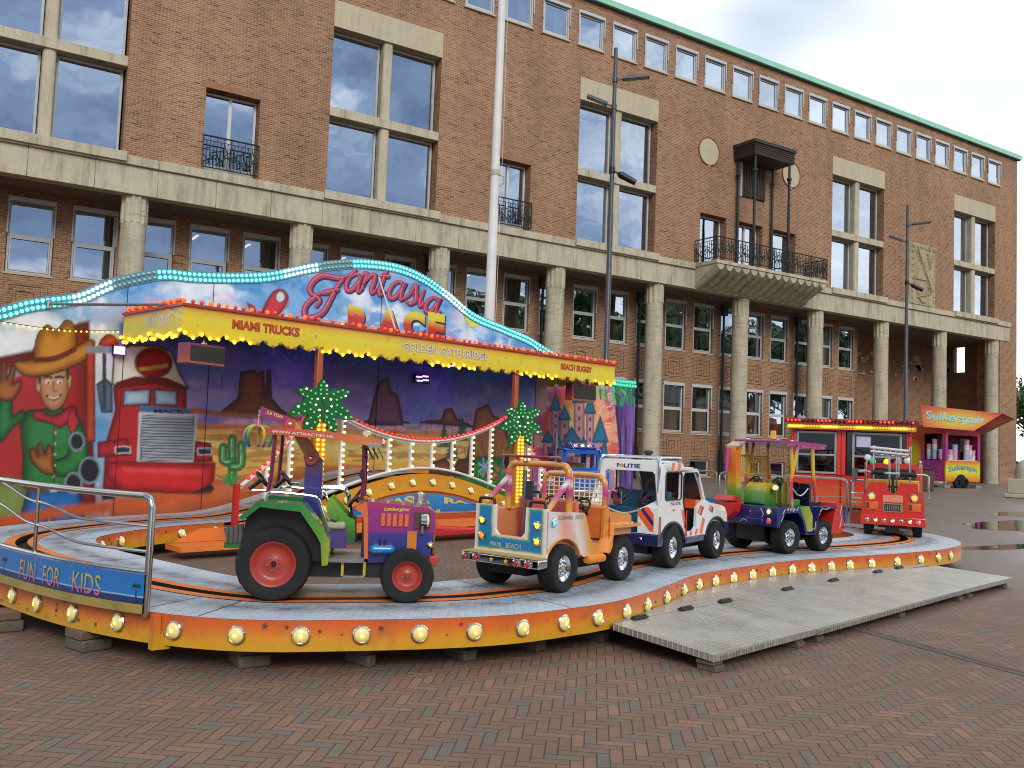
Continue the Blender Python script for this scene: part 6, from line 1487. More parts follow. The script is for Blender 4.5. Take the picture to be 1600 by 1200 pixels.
for y in (.285, -.285):
    flower_lamp(jp, (-.236, y, .575), (-1, 0, 0), '#ffd23a', 1.3, .033, 'tail_lamp'); flower_lamp(jp, (-.236, y, .44), (-1, 0, 0), '#ff7a22' if y > 0 else '#ffb02a', .9 if y > 0 else 1.8, .033, 'tail_lamp')
flower_lamp(jp, (-.14, -.367, .60), (0, -1, 0), '#3ac4ff', 1.2, .03, 'side_lamp')
mb = MB()
plane_text(mb, 'SUNSHINE', (-.075, -.369, .622), (.2, 0, -.006), (0, 0, .035), mat('slate_serif', '#66767e', .4), -.0); plane_text(mb, 'STATE', (.16, -.369, .615), (.115, 0, -.003), (0, 0, .035), mat('slate_serif'), -.0); mb.build('side_lettering', jp)
mb = MB(); mb.box(-.20, .62, -.335, .335, .26, .29, mat('jeep_floor', '#8a3a78', .5)); mb.build('floor', jp)
TUB = ramp_mat('jeep_tub_spray', 'Y', -.34, .34, [(0, '#e08a4a'), (.2, '#d0508a'), (.45, '#b8408a'), (.5, '#3f6fb0'), (.58, '#b8408a'), (.8, '#d0508a'), (1, '#e2984a')], coat=.5, rough=.3)
mb = MB(); mb.box(-.2, .3, -.33, -.318, .29, .66); mb.box(-.2, .3, .318, .33, .29, .66); mb.box(.28, .3, -.318, .318, .29, .55); mb.build('tub_lining', jp, TUB)
SEATO = ramp_mat('jeep_seat_orange', 'Z', .3, .78, [(0, '#8a3a8a'), (.3, '#b83a84'), (.6, '#d8506a'), (.85, '#e06a4a'), (1, '#e3784e')], coat=.5)
def handle(x, y, z, w_=.085, h_=.06):
    mb = MB(); mb.tube(smooth_path([(x, y-w_, z), (x, y-w_*.92, z+h_*.8), (x, y-w_*.7, z+h_), (x, y+w_*.7, z+h_), (x, y+w_*.92, z+h_*.8), (x, y+w_, z)], 4), .013, 7, BLACK); return mb.build('handle', jp)
for y in (.17, -.17):
    mb = MB(); mb.xz([(.26, .3), (.34, .3), (.30, .76), (.255, .77)], y-.13, y+.13, SEATO); mb.xz([(.3, .3), (.5, .3), (.5, .44), (.32, .42)], y-.13, y+.13, SEATO); mb.build('seat', jp, bevel=.02)
    handle(.275, y, .76)
    mb = MB(); mb.xz([(-.2, .3), (-.05, .3), (-.05, .44), (-.2, .44)], y-.14, y+.14, SEATO); mb.build('rear_seat', jp, bevel=.02); handle(-.215, y*1.55, .715, .08, .055)
    steering(jp, (.53, y, .70), R(-50), .085)
mb = MB(); mb.box(.62, .72, -.335, .335, .40, .70, mat('jeep_cowl', '#d9773a', .3, coat=.6)); mb.build('dash', jp, bevel=.01)
JH = mat('jeep_orange', '#df9028', .22, coat=.8, var=.08)
mb = MB(); mb.xz([(.70, .44), (1.05, .44), (1.05, .60), (.70, .68)], -.25, .25, JH); mb.build('hood', jp, bevel=.02)
for s in (-1, 1):
    mb = MB(); mb.xz([(.69, .505), (1.14, .50), (1.14, .53), (.70, .54), (.635, .34), (.60, .28), (.63, .28), (.665, .33)], (-.42 if s < 0 else .25), (-.25 if s < 0 else .42), JH); mb.build('front_fender', jp, bevel=.006)
    flower_lamp(jp, (1.06, s*.34, .535), (0, 0, 1), '#8adcff', .4, .03, 'fender_lamp')
    mb = MB(); P = [(.35+.27*t, s*.36, .235) for t in np.linspace(0, 1, 30)]; mb.cyl(P[0], P[-1], .028, n=12, m=JH)
    for k in range(13): x = P[0][0]+.02+k*.019; mb.tube([(x, s*.36+.033*math.cos(t), .235+.033*math.sin(t)) for t in np.linspace(0, 6.28, 14, endpoint=False)], .007, 6, JH, closed=True)
    mb.build('side_exhaust', jp)
mb = MB()
for k in range(16): mb.tube([(.66+.0*k, -.385+.006*math.cos(t)*(k % 2), .60-k*.022+.014*math.sin(t)) for t in np.linspace(0, 6.28, 8, endpoint=False)], .0035, 5, mat('chain_red', '#c8382c', .4), closed=True)
mb.build('chain', jp)
mb = MB(); mb.box(-.36, -.24, -.40, .40, .225, .30, CHROME); bu = mb.build('bumper', jp, bevel=.01)
mb = MB()
for y in (.075, -.075): mb.add([(-.3635, y-a, .262+b) for a, b in star(0, 0, .026)], [tuple(range(10))], mat('star_gold', '#dcc25a', .4))
mb.build('painted_star', bu)
for y in (.345, .235, -.185, -.30): flower_lamp(jp, (-.362, y, .262), (-1, 0, 0), '#b01a1a', .25, .03, 'bumper_lamp')
mb = MB(); mb.box(-.36, -.23, -.39, .39, .302, .312, mat('bumper_top_gold', '#b89a58', .4)); mb.box(-.25, 1.0, -.2, .2, .14, .26, BLACK); mb.cyl((0, -.3, .2), (0, .3, .2), .025, n=8, m=BLACK); mb.cyl((.9, -.3, .2), (.9, .3, .2), .025, n=8, m=BLACK); mb.build('chassis', jp)
JT_ = ramp_mat('roll_bar_spray', 'Z', .62, 1.1, [(0, '#d99a2c'), (.2, '#dba23a'), (.36, '#c2447a'), (.46, '#c23f7c'), (.56, '#ded6d0'), (.66, '#d04a84'), (.76, '#dd8a3a'), (1, '#df8f34')], rough=.25, coat=.8, blur=.03)
mb = MB(); mb.tube(smooth_path([(.13, -.32, .66), (.13, -.32, .98), (.13, -.29, 1.06), (.13, -.22, 1.085), (.13, .22, 1.085), (.13, .29, 1.06), (.13, .32, .98), (.13, .32, .66)], 5), .03, 10, JT_); mb.build('roll_bar', jp)
for s in (-1, 1): mb = MB(); mb.tube([(.12, s*.32, .96), (-.19, s*.33, .69)], .026, 10, JT_); mb.build('roll_bar_brace', jp)
FRM = ramp_mat('screen_frame_spray', 'Z', .62, 1.0, [(0, '#dc9a34'), (.3, '#d98f3a'), (.42, '#c43f80'), (.6, '#cf5a80'), (.72, '#df8a3a'), (1, '#dfa048')], coat=.8, rough=.25, blur=.04)
mb = MB(); mb.tube(smooth_path([(.66, -.33, .66), (.66, -.33, .9), (.66, -.29, .97), (.66, -.22, .99), (.66, .22, .99), (.66, .29, .97), (.66, .33, .9), (.66, .33, .66)], 5), .026, 10, FRM); mb.tube([(.66, -.33, .70), (.66, .33, .70)], .02, 8, FRM); wf = mb.build('screen_frame', jp)
mb = MB()
for k in range(11): y = -.28+.056*k; mb.cyl((.66, y, .71), (.66, y, .97), .006, n=5)
for k in range(6): mb.cyl((.66, -.31, .74+.042*k), (.66, .31, .74+.042*k), .006, n=5)
mb.build('screen_grid', wf, mat('grid_cream', '#d8cfae', .5))
mb = MB(); mb.tube(smooth_path([(.13, -.2, 1.1), (.1, -.24, 1.15), (-.02, -.24, 1.155), (-.08, -.2, 1.155), (-.08, .2, 1.155), (-.02, .24, 1.155), (.1, .24, 1.15), (.13, .2, 1.1)], 4), .013, 8, mat('rack_maroon', '#8a2434', .35, coat=.5)); mb.build('roof_rack', jp)
for y in (.12,): flower_lamp(jp, (.1, y, 1.12), (-1, 0, 0), '#ffd860', 2., .02, 'roof_lamp')
mb = MB(); mb.box(.07, .09, .02, .09, .76, .93, mat('phone_box_dark', '#2c3138', .4)); mb.cyl((.08, .055, .66), (.08, .055, .76), .012, n=6, m=STEEL); mb.cyl((.2, .2, .3), (.2, .2, 1.02), .018, n=10, m=STEEL); mb.build('centre_pole', jp)
for s in (-1, 1): mb = MB(); mb.tube(smooth_path([(.66, s*.355, .72), (.66, s*.38, .84), (.66, s*.42, .86), (.66, s*.46, .84)], 4), .012, 7, mat('mirror_arm_pink', '#d05a86', .3, coat=.5)); mb.box(.65, .67, s*.46-.04, s*.46+.04, .74, .86, mat('mirror_face', '#9aa4a8', .08, 1.)); mb.build('mirror', jp)

stretch(jp, 1.10, .955)
# ------------------------------------------------------------------ police car
pc = veh('toy_police_car', 'white toy police jeep with orange and blue diagonal stripes and POLITIE lettering', (1054, 888), R(22), 0, .42, 'ride vehicle')
for s in (-1, 1): wheel(pc, (0, s*.33, .21), .21, .17, .108, CHROME); wheel(pc, (1.0, s*.33, .21), .21, .17, .108, CHROME)
PW = mat('police_white', '#e2e2de', .2, coat=.8, var=.04, dirt=.08); NAVY = mat('police_navy', '#232350', .3, coat=.5, var=.1); PTEAL = mat('police_teal_inside', '#1f5068', .5, var=.1); PO = mat('police_orange', '#f0602a', .3, coat=.5, var=.05); PB = mat('police_blue_stripe', '#2c2570', .3, coat=.5)
ra = [(.27*math.cos(t), .22+.27*math.sin(t)) for t in np.linspace(R(165), R(15), 12)]; fa = [(1.0+.27*math.cos(t), .22+.27*math.sin(t)) for t in np.linspace(R(165), R(15), 12)]
ob = [(-.29, .37)]+[(-.27, .37)]+ra+[(.30, .30), (.68, .30)]+fa+[(1.29, .36), (1.27, .50), (1.22, .585), (1.12, .62), (.82, .665), (.72, .70), (.55, 1.03), (.50, 1.065), (.22, 1.075), (.19, 1.12), (.15, 1.135), (-.14, 1.135), (-.19, 1.11), (-.24, .70), (-.29, .66)]
hw_r = rrect(-.165, .165, .725, 1.03, .035); hw_f = [(.245, .42), (.30, .36), (.46, .36), (.51, .40), (.52, .62), (.675, .70), (.545, .98), (.50, 1.02), (.24, 1.02), (.208, .98), (.208, .72), (.235, .62)]
for s in (-1, 1):
    y0, y1 = (-.385, -.355) if s < 0 else (.355, .385); mb = MB(); mb.xz([ob, hw_r, hw_f], y0, y1, PW); bs = mb.build('body_side', pc, bevel=.006)
    d = s*.3865
    mb = MB()
    def dec(P, m_): mb.add([(a, d, b) for a, b in (P if s < 0 else P[::-1])], [tuple(range(len(P)))], m_)
    for k in range(2): x = -.06+.13*k; dec([(x, 1.035), (x+.06, 1.035), (x+.08, 1.13), (x+.02, 1.13)], PO)
    for x0 in (.27, .33): pass
    dec([(.268, .50), (.228, .61), (.17, .61), (.205, .52), (.25, .42), (.262, .42)], PO); dec([(.265, .31), (.33, .31), (.30, .36), (.262, .40)], PO); dec([(.36, .31), (.42, .31), (.43, .355), (.385, .355)], PO); dec([(.48, .31), (.54, .31), (.57, .37), (.52, .38)], PO)
    dec([(.60, .31), (.66, .31), (.72, .47), (.66, .50), (.61, .36)], PO); dec([(.535, .56), (.60, .53), (.66, .63), (.60, .645)], PO); dec([(.60, .53), (.63, .52), (.69, .615), (.66, .63)], PB); dec([(.80, .58), (.86, .55), (.90, .61), (.84, .64)], PO); dec([(.86, .55), (.90, .535), (.93, .60), (.90, .61)], PB)
    plane_text(mb, 'P', (-.05 if s < 0 else .18, d, .665), (.022*-s, 0, 0), (0, 0, .036), PB, .03); plane_text(mb, 'LITIE', (.035 if s < 0 else .10, d, .665), (.125*-s, 0, 0), (0, 0, .036), PB, .03)
    cx_ = .002 if s < 0 else .13; dec(ngon(cx_, .683, .019, .022, 14), mat('badge_blue', '#4a5a9a', .4)); mb.add([(cx_+a, d+.001*s, .695+b) for a, b in star(0, 0, .02)], [tuple(range(10))], mat('badge_gold', '#c9a545', .4))
    mb.build('stripes', bs)
    for L, nm in ((hw_r, 'window_seal'), (hw_f[6:10]+hw_f[10:], 'window_seal')):
        mb = MB(); mb.tube([(a, s*.388, b) for a, b in L], .008, 6, BLACK, closed=(L is hw_r)); mb.build(nm, bs)
    mb = MB(); mb.tube([(a, s*.375, b-.01) for a, b in ra], .02, 6, BLACK); mb.tube([(a, s*.375, b-.01) for a, b in fa], .02, 6, BLACK); mb.build('arch_trim', bs)
    mb = MB(); mb.box(-.285, -.235, s*.36-.03, s*.36+.03, .36, .56, mat('tail_orange', '#a8541f', .2, coat=.9)); mb.build('tail_lamp', pc, bevel=.006)
    mb = MB(); mb.ball((.02, s*.385, .615), (.028, .012, .014), mat('side_marker', '#b8642a', .2, coat=.8), 10, 6); mb.build('side_marker', pc)
rearP = [[(-.385, .37), (.385, .37), (.385, .66), (.355, 1.12), (.3, 1.14), (-.3, 1.14), (-.355, 1.12), (-.385, .66)], [(-.31, .72), (-.29, 1.0), (-.26, 1.03), (.26, 1.03), (.29, 1.0), (.31, .72), (.2, .66), (.2, .372), (-.16, .372), (-.16, .62)]]
mb = MB(); mb.prism(rearP, lambda a, b: (-.21+(.03 if b > .7 else -.08), a, b), lambda a, b: (-.24+(.03 if b > .7 else -.06), a, b), PW); rp2 = mb.build('rear_panel', pc, bevel=.004)
mb = MB()
for q, m_ in (([(-.385, .52), (-.385, .63), (-.27, .655), (-.165, .60), (-.165, .61)], PO),):
    pass
for y0, y1, m_ in ((-.30, -.21, PO), (-.25, -.17, PB)): pass
for (P, m_) in (([(-.19, .62), (-.165, .64), (-.165, .56), (-.30, .40), (-.34, .40), (-.34, .44)], PO), ([(-.34, .50), (-.22, .645), (-.28, .655), (-.34, .58)], PO), ([(-.34, .44), (-.19, .62), (-.22, .645), (-.34, .50)], PB)): mb.add([(-.303, a, b) for a, b in P], [tuple(range(len(P)))], m_)
mb.build('stripes', rp2)
mb = MB(); m_ = PB; plane_text(mb, 'P', (-.2135, .15, 1.06), (0, -.03, 0), (0, 0, .045), m_, .03); plane_text(mb, 'LITIE', (-.2135, .07, 1.06), (0, -.19, 0), (0, 0, .045), m_, .03)
mb.add([(-.2135, .095-a, 1.085+b) for a, b in star(0, 0, .03)], [tuple(range(10))], mat('badge_gold')); mb.build('lettering', rp2)
mb = MB(); mb.box(-.17, .17, -.34, .34, 1.125, 1.15, PW); mb.box(.17, .52, -.34, .34, 1.055, 1.08, PW); mb.build('roof', pc, bevel=.012)
mb = MB(); mb.prism([(-.36, .70), (.36, .70), (.33, 1.05), (-.33, 1.05)], lambda a, b: (.74-(b-.7)*.55, a, b), lambda a, b: (.71-(b-.7)*.55, a, b), mat('windscreen_dark', '#3c474c', .1, coat=.5)); mb.build('windscreen', pc)
mb = MB(); mb.xz([(.70, .40), (1.27, .40), (1.27, .50), (1.22, .585), (1.12, .62), (.82, .665), (.70, .70)], -.354, .354, PW); mb.build('hood', pc, bevel=.015)
mb = MB(); mb.xz([(-.30, .24), (-.30, .365), (-.26, .372), (-.2, .372), (-.2, .24)], -.39, .39, NAVY); mb.xz([(1.2, .24), (1.31, .27), (1.31, .40), (1.2, .42)], -.39, .39, NAVY); mb.box(.29, .7, -.39, .39, .22, .302, NAVY); mb.build('bumper', pc, bevel=.012)
mb = MB(); mb.box(-.2, 1.2, -.22, .22, .14, .27, BLACK); mb.box(-.2, .7, -.35, .35, .27, .30, BLACK); mb.cyl((0, -.3, .21), (0, .3, .21), .025, n=8, m=BLACK); mb.cyl((1., -.3, .21), (1., .3, .21), .025, n=8, m=BLACK); mb.build('chassis', pc)
for y in (.17, -.17):
    mb = MB(); mb.xz([(.02, .3), (.14, .3), (.12, .80), (.06, .81)], y-.13, y+.13, PTEAL); mb.xz([(.1, .3), (.32, .3), (.32, .45), (.12, .44)], y-.13, y+.13, PTEAL); mb.build('seat', pc, bevel=.015)
    steering(pc, (.50, y, .72), R(-50), .08); steering(pc, (-.13, y, .76), R(-60), .08)
mb = MB(); mb.box(-.12, .0, -.35, .35, .30, .62, PTEAL); mb.box(.56, .70, -.35, .35, .60, .70, PO); mb.box(.58, .70, -.35, .35, .3, .6, mat('police_dash_dark', '#15262e', .5)); mb.build('inner_panel', pc)
mb = MB(); 
for s in (-1, 1):
    mb.tube(smooth_path([(-.26, s*.36, .72), (-.225, s*.345, 1.08), (-.2, s*.335, 1.165), (-.15, s*.33, 1.185), (.2, s*.33, 1.185), (.24, s*.33, 1.16), (.245, s*.33, 1.08)], 4), .013, 8, CHROME)
mb.tube([(-.17, -.33, 1.18), (-.17, .33, 1.18)], .011, 8, CHROME); mb.tube([(.2, -.33, 1.185), (.2, .33, 1.185)], .011, 8, CHROME); mb.tube([(.02, -.33, 1.185), (.02, .33, 1.185)], .009, 8, CHROME)
mb.build('roof_rail', pc)
mb = MB(); P = [(-.30, .19-.36*t, .615-.045*math.sin(math.pi*t)) for t in np.linspace(0, 1, 14)]; mb.tube(P, .009, 6, mat('silver_cord', '#b9bab8', .4)); mb.build('rope', pc)
mb = MB(); mb.tube([(.27, -.395, .60), (.265, -.4, .5), (.27, -.4, .30)], .006, 6, mat('chain_red')); mb.build('chain', pc)
for y in (.12, -.2): flower_lamp(pc, (-.302, y, .31), (-1, 0, 0), '#e0902a', .8, .014, 'bumper_lamp')
stretch(pc, 1.15, .94)

# ------------------------------------------------------------------ digger
ex = veh('toy_digger', 'rainbow painted navy toy digger with rear arm, red buckets and magenta roof', (1236, 866), R(6), 0, .42, 'ride vehicle')
for s in (-1, 1): wheel(ex, (0, s*.33, .20), .20, .18, .105, CHROME); wheel(ex, (.72, s*.33, .20), .20, .18, .105, CHROME)
EN = mat('digger_navy', '#1f2562', .22, coat=.8, var=.15, dirt=.1); EB = ramp_mat('digger_rainbow', 'Z', .5, 1.32, [(0, '#27407c'), (.1, '#2f7a34'), (.28, '#6a9a2c'), (.42, '#d9a51f'), (.62, '#e0761f'), (1, '#e08a22')], rough=.22, coat=.8, blur=.07, nscale=6)
ra = [(.25*math.cos(t), .22+.25*math.sin(t)) for t in np.linspace(R(165), R(60), 6)]
SQ = lambda m_, s: None
sd_ = [(-.30, .33), (-.30, .57), (.13, .585), (.16, .58), (.30, .36), (.34, .24), (.50, .24), (.53, .36), (.60, .50), (.64, .565), (.99, .565), (.99, .54), (.66, .535), (.56, .42), (.52, .22), (.30, .22), (.24, .40), (.14, .50), (-.12, .50), (-.20, .42), (-.24, .33)]
for s in (-1, 1):
    y0, y1 = (-.42, -.20) if s < 0 else (.20, .42); mb = MB(); mb.xz(sd_, y0, y1, EN); f = mb.build('fender', ex, bevel=.006)
    mb = MB(); mb.xz([(.17, .575), (.31, .36), (.35, .26), (.46, .26), (.46, .46), (.38, .58)], s*.31-.1, s*.31+.1, ramp_mat('digger_step_green', 'X', .15, .5, [(0, '#3f8a36'), (.5, '#86a02c'), (1, '#c7a01f')], coat=.7)); mb.build('step_panel', f, bevel=.004)
    mb = MB(); plane_text(mb, '4 WD', (-.10 if s < 0 else .08, s*.4215, .525), (.16*-s, 0, 0), (0, 0, .045), mat('gold_serif'), .02)
    for P in ([(-.22, .40), (-.17, .47), (-.19, .49), (-.14, .55)], [(.02, .52), (.06, .55), (.10, .53), (.14, .575)], [(.36, .26), (.38, .29), (.42, .265), (.45, .30), (.49, .27), (.51, .38)], [(.60, .51), (.66, .545), (.74, .53), (.82, .56)]): mb.tube([(a, s*.423, b) for a, b in P], .004, 4, mat('lightning_white', '#c9d3e6', .4))
    mb.build('lettering', f)
mb = MB(); mb.box(-.30, .18, -.20, .20, .33, .575, EN); mb.box(-.315, -.30, -.22, .42, .35, .42, EN); bd2 = mb.build('body', ex, bevel=.008)
mb = MB()
for P in ([(.41, .56), (.37, .50), (.33, .52), (.30, .44)], [(-.20, .55), (-.24, .48), (-.22, .44)], [(.1, .36), (.05, .40), (0, .38)]): mb.tube([(-.318, a, b) for a, b in P], .004, 4, mat('lightning_white'))
for y, z in ((.2, .42), (-.05, .50), (.32, .38)): mb.add([(-.318, y-a, z+b) for a, b in star(0, 0, .014)], [tuple(range(10))], mat('lightning_white'))
mb.build('painted_lightning', bd2)
mb = MB(); mb.box(.55, .98, -.2, .2, .34, .62, mat('digger_dark', '#14162a', .4)); mb.build('front_body', ex, bevel=.01)
flower_lamp(ex, (-.302, -.31, .515), (-1, 0, 0), '#ffe27a', 1.2, .034, 'tail_lamp'); flower_lamp(ex, (-.302, -.31, .40), (-1, 0, 0), '#d8281c', .7, .032, 'tail_lamp')
mb = MB(); mb.xz([(-.29, .575), (-.14, .575), (-.17, .80), (-.20, 1.20), (-.15, 1.33), (-.20, 1.37), (-.30, 1.30), (-.31, 1.2), (-.27, .85)], .20, .33, EB); ar = mb.build('digger_arm', ex, bevel=.01)
mb = MB(); mb.xz([(-.30, 1.31), (-.14, 1.375), (-.13, 1.355), (-.295, 1.285)], .17, .36, mat('silver_paint', '#b9bcc0', .3, .6)); mb.build('arm_head', ar)
mb = MB(); mb.cyl((-.34, .30, .62), (-.34, .30, .96), .014, n=8, m=CHROME); mb.cyl((-.34, .30, .96), (-.32, .30, 1.28), .026, n=10, m=mat('ram_magenta', '#b83a80', .3, coat=.7)); mb.build('hydraulic_ram', ex)
mb = MB(); mb.xz([(-.46, .62), (-.24, .60), (-.30, .66), (-.40, .68)], .12, .40, REDP); mb.build('arm_base', ex)
REDE = mat('bucket_red', '#c3281f', .25, coat=.7, var=.15)
mb = MB(); mb.yz([(.08, .60), (.38, .60), (.36, .48), (.27, .40), (.18, .40), (.10, .48)], -.47, -.32, REDE); mb.build('rear_bucket', ex, bevel=.012)
mb = MB(); mb.xz([(-.14, .575), (.10, .575), (.09, .84), (.0, .86), (-.08, .82), (-.12, .74)], -.12, .19, EB); mb.build('engine_block', ex, bevel=.02)
mb = MB(); mb.box(.10, .14, -.34, .32, .58, .90, ramp_mat('digger_stripe_seat', 'Y', -.34, .32, [(0, '#5f8a2c'), (.12, '#a9752c'), (.24, '#4f8a34'), (.36, '#b0702c'), (.48, '#548a2f'), (.6, '#ad742a'), (.72, '#4d8832'), (.86, '#b87a2c'), (1, '#58882c')], coat=.6, blur=.02)); 
for k in range(7): mb.box(.085, .10, -.32+.09*k, -.28+.09*k, .6, .88, ramp_mat('digger_stripe_seat', 'Y', 0, 1, []))
mb.box(.14, .32, -.32, .32, .58, .66, EB); mb.build('seat_back', ex, bevel=.008)
mb = MB(); mb.box(.46, .50, -.36, .36, .50, .86, mat('digger_dash_navy', '#10142e', .4)); mb.xz([(.5, .6), (.74, .6), (.70, .78), (.52, .86)], -.2, .2, EB); mb.build('dash', ex, bevel=.01)
ROOFP = mat('digger_roof_magenta', '#9a3878', .25, coat=.8, var=.12)
mb = MB(); mb.xz([(-.14, 1.405), (.80, 1.375), (.86, 1.365), (.83, 1.31), (.78, 1.30), (-.14, 1.37)], -.34, .34, ROOFP); rf = mb.build('roof', ex, bevel=.01)
mb = MB()
for k in range(18): x = random.uniform(-.1, .8); mb.ball((x, -.342, 1.345-(x)*.03+random.uniform(-.012, .012)), .006, mat('roof_speck', '#e6b070', .4), 6, 4)
mb.build('painted_speck', rf)
for (x, y) in ((-.05, .2), (.3, .0), (.75, .1)): mb = MB(); mb.ball((x, y, 1.375+.012), (.04, .04, .03), mat('roof_beacon_cream', '#e6d9b0', .2, coat=.8), 12, 6); mb.build('roof_marker', rf)
mb = MB(); mb.cyl((.33, .1, 1.395), (.33, .1, 1.42), .045, n=14, m=BLACK); mb.cyl((.33, .1, 1.42), (.33, .1, 1.53), .04, .036, 14, mat('amber_beacon', '#c98a2a', .15, coat=1, emit='#c98a2a', estr=.25)); mb.build('beacon', rf)
EPM = ramp_mat('digger_post_spray', 'Z', .55, 1.36, [(0, '#d9a8b0'), (.18, '#d0486a'), (.38, '#d83a3a'), (.52, '#e0b42a'), (.8, '#d8b838'), (.92, '#b04a8a'), (1, '#a03c80')], coat=.8, rough=.25, blur=.03)
for s in (-1, 1):
    for P in ([(.13, .58), (.10, .9), (.24, 1.35)], [(.66, .62), (.58, .95), (.55, 1.33)], [(.13, .95), (.09, 1.36)]): mb = MB(); mb.tube([(a, s*.33, b) for a, b in P], .024, 8, EPM); mb.build('roof_post', ex)
GRY = mat('grid_yellow', '#d4a62a', .4, coat=.4)
mb = MB()
for a in (.93, 1.19): mb.tube([(-.12, .34, a), (.56, .34, a)], .012, 7, GRY)
for k in range(20): mb.cyl((-.12+.036*k, .34, .93), (-.12+.036*k, .34, 1.19), .005, n=4, m=GRY)
for k in range(8): mb.cyl((-.12, .34, .95+.032*k), (.56, .34, .95+.032*k), .005, n=4, m=GRY)
mb.build('side_grid', ex)
for y in (.17, -.17): steering(ex, (.40, y, .80), R(-50), .08); steering(ex, (.06, y, .86), R(-60), .07)
mb = MB(); mb.tube([(.11+.33*t, -.35, .80-.09*math.sin(math.pi*t)) for t in np.linspace(0, 1, 12)], .009, 6, mat('silver_cord')); mb.build('rope', ex)
flower_lamp(ex, (-.02, -.20, .80), (-1, -.4, .2), '#ffd24a', 2., .035, 'work_lamp')
mb = MB(); mb.xz([(.86, .22), (1.10, .22), (1.16, .30), (1.10, .60), (.98, .62), (.92, .45)], -.42, .42, REDE); mb.xz([(1.04, .3), (1.2, .26), (1.16, .3)], -.42, .42, REDE); bk = mb.build('front_bucket', ex, bevel=.012)
mb = MB()
for s in (-1, 1): mb.tube([(1.10, s*.422, .58), (1.06, s*.422, .48), (1.1, s*.422, .40), (1.05, s*.422, .28)], .004, 4, mat('lightning_white'))
mb.build('painted_lightning', bk)
mb = MB(); mb.box(-.25, .95, -.2, .2, .14, .34); mb.cyl((0, -.3, .2), (0, .3, .2), .03, n=8); mb.cyl((.72, -.3, .2), (.72, .3, .2), .03, n=8); mb.box(.6, .95, -.05, .05, .3, .45); mb.build('chassis', ex, BLACK)

stretch(ex, 1.0, .975)
# ------------------------------------------------------------------ fire engine, seen from behind
fe = veh('toy_fire_engine', 'red toy fire engine seen from behind with chrome ladder rack and lamps', (1441, 840), R(34), 0, .42, 'ride vehicle')
FR = mat('fire_red', '#cf2a20', .22, coat=.8, var=.1, dirt=.1)
for s in (-1, 1): wheel(fe, (0, s*.35, .19), .19, .13, .10, CHROME); wheel(fe, (1.0, s*.35, .19), .19, .13, .10, CHROME)
rp3 = [(-.44, .30), (.44, .30), (.44, .62), (.37, .62), (.345, .80), (.325, .82), (.10, .82), (.085, .80), (.045, .66), (-.045, .66), (-.085, .80), (-.10, .82), (-.325, .82), (-.345, .80), (-.37, .62), (-.44, .60)]
mb = MB(); mb.yz(rp3, -.25, -.19, FR); bp3 = mb.build('rear_panel', fe, bevel=.012)
mb = MB(); mb.box(-.29, -.2, -.46, .46, .17, .305, FR); mb.build('bumper', fe, bevel=.012)
for k, cc in enumerate(('#b8242a', '#ffd24a', '#c83a4a', '#ffd24a', '#6a1a1e', '#ffd24a', '#d86a6a')):
    flower_lamp(fe, (-.292, .36-.12*k, .24), (-1, 0, 0), cc, 1.6 if cc == '#ffd24a' else .3, .026, 'bumper_lamp')
for y in (.30, -.30):
    flower_lamp(fe, (-.252, y, .60), (-1, 0, 0), '#ff7a2a', .9, .05, 'tail_lamp')
    mb = MB(); mb.box(-.262, -.25, y-.095, y+.095, .40, .52, mat('lamp_surround_gold', '#c98a3a', .3, .4)); mb.box(-.268, -.262, y-.08, y+.03, .415, .505, mat('amber_lens', '#c0562a', .15, coat=1., emit='#d0501c', estr=.25)); mb.box(-.268, -.262, y+.03, y+.08, .415, .505, mat('red_lens', '#8a2018', .15, coat=1.)); mb.build('indicator', fe, bevel=.005)
mb = MB(); mb.box(-.258, -.25, -.14, .14, .52, .63, mat('plate_salmon', '#dd8a68', .4)); mb.build('name_plate', bp3, bevel=.005)
mb = MB(); mb.box(-.26, -.25, -.14, .14, .375, .505, mat('grille_gold_edge', '#b0a070', .35, .5)); mb.box(-.265, -.26, -.12, .12, .39, .49, BLACK)
for k in range(8): mb.box(-.275, -.262, -.115+.03*k, -.1+.03*k, .40, .48, CHROME)
mb.build('grille', bp3)
FSIDE = [(-.2, .28), (-.2, .60), (.30, .60), (.33, .40), (.62, .38), (.66, .62), (.70, .95), (.78, 1.10), (1.18, 1.08), (1.24, .70), (1.26, .3), (1.2, .28), (1.17, .38), (1.0, .44), (.83, .38), (.80, .25), (.2, .25), (.17, .38), (0, .44), (-.17, .38)]
for s in (-1, 1): mb = MB(); mb.xz(FSIDE, (-.44 if s < 0 else .40), (-.40 if s < 0 else .44), FR); mb.build('body_side', fe, bevel=.008)
mb = MB(); mb.yz([(-.40, .66), (.40, .66), (.40, 1.02), (.34, 1.10), (-.34, 1.10), (-.40, 1.02)], .66, 1.18, FR); mb.yz([(-.33, .78), (.33, .78), (.33, .98), (.3, 1.02), (-.3, 1.02), (-.33, .98)], .652, .662, mat('cab_rear_glass', '#2a2f33', .1, coat=.6)); mb.build('cab', fe, bevel=.02)
mb = MB(); mb.box(.3, .4, -.38, .38, .3, .85, mat('fire_seat_yellow', '#c9a02a', .5, var=.15)); mb.box(.05, .3, -.38, .38, .3, .46, mat('fire_seat_yellow')); mb.box(-.19, .8, -.38, .38, .26, .30, BLACK); mb.build('seat', fe, bevel=.015)
for y in (.17, -.17): steering(fe, (.55, y, .82), R(-50), .08)
mb = MB()
for y in (.20, -.20):
    mb.cyl((-.12, y*.25, .55), (-.12, y*.25, 1.22), .014, n=8, m=CHROME)
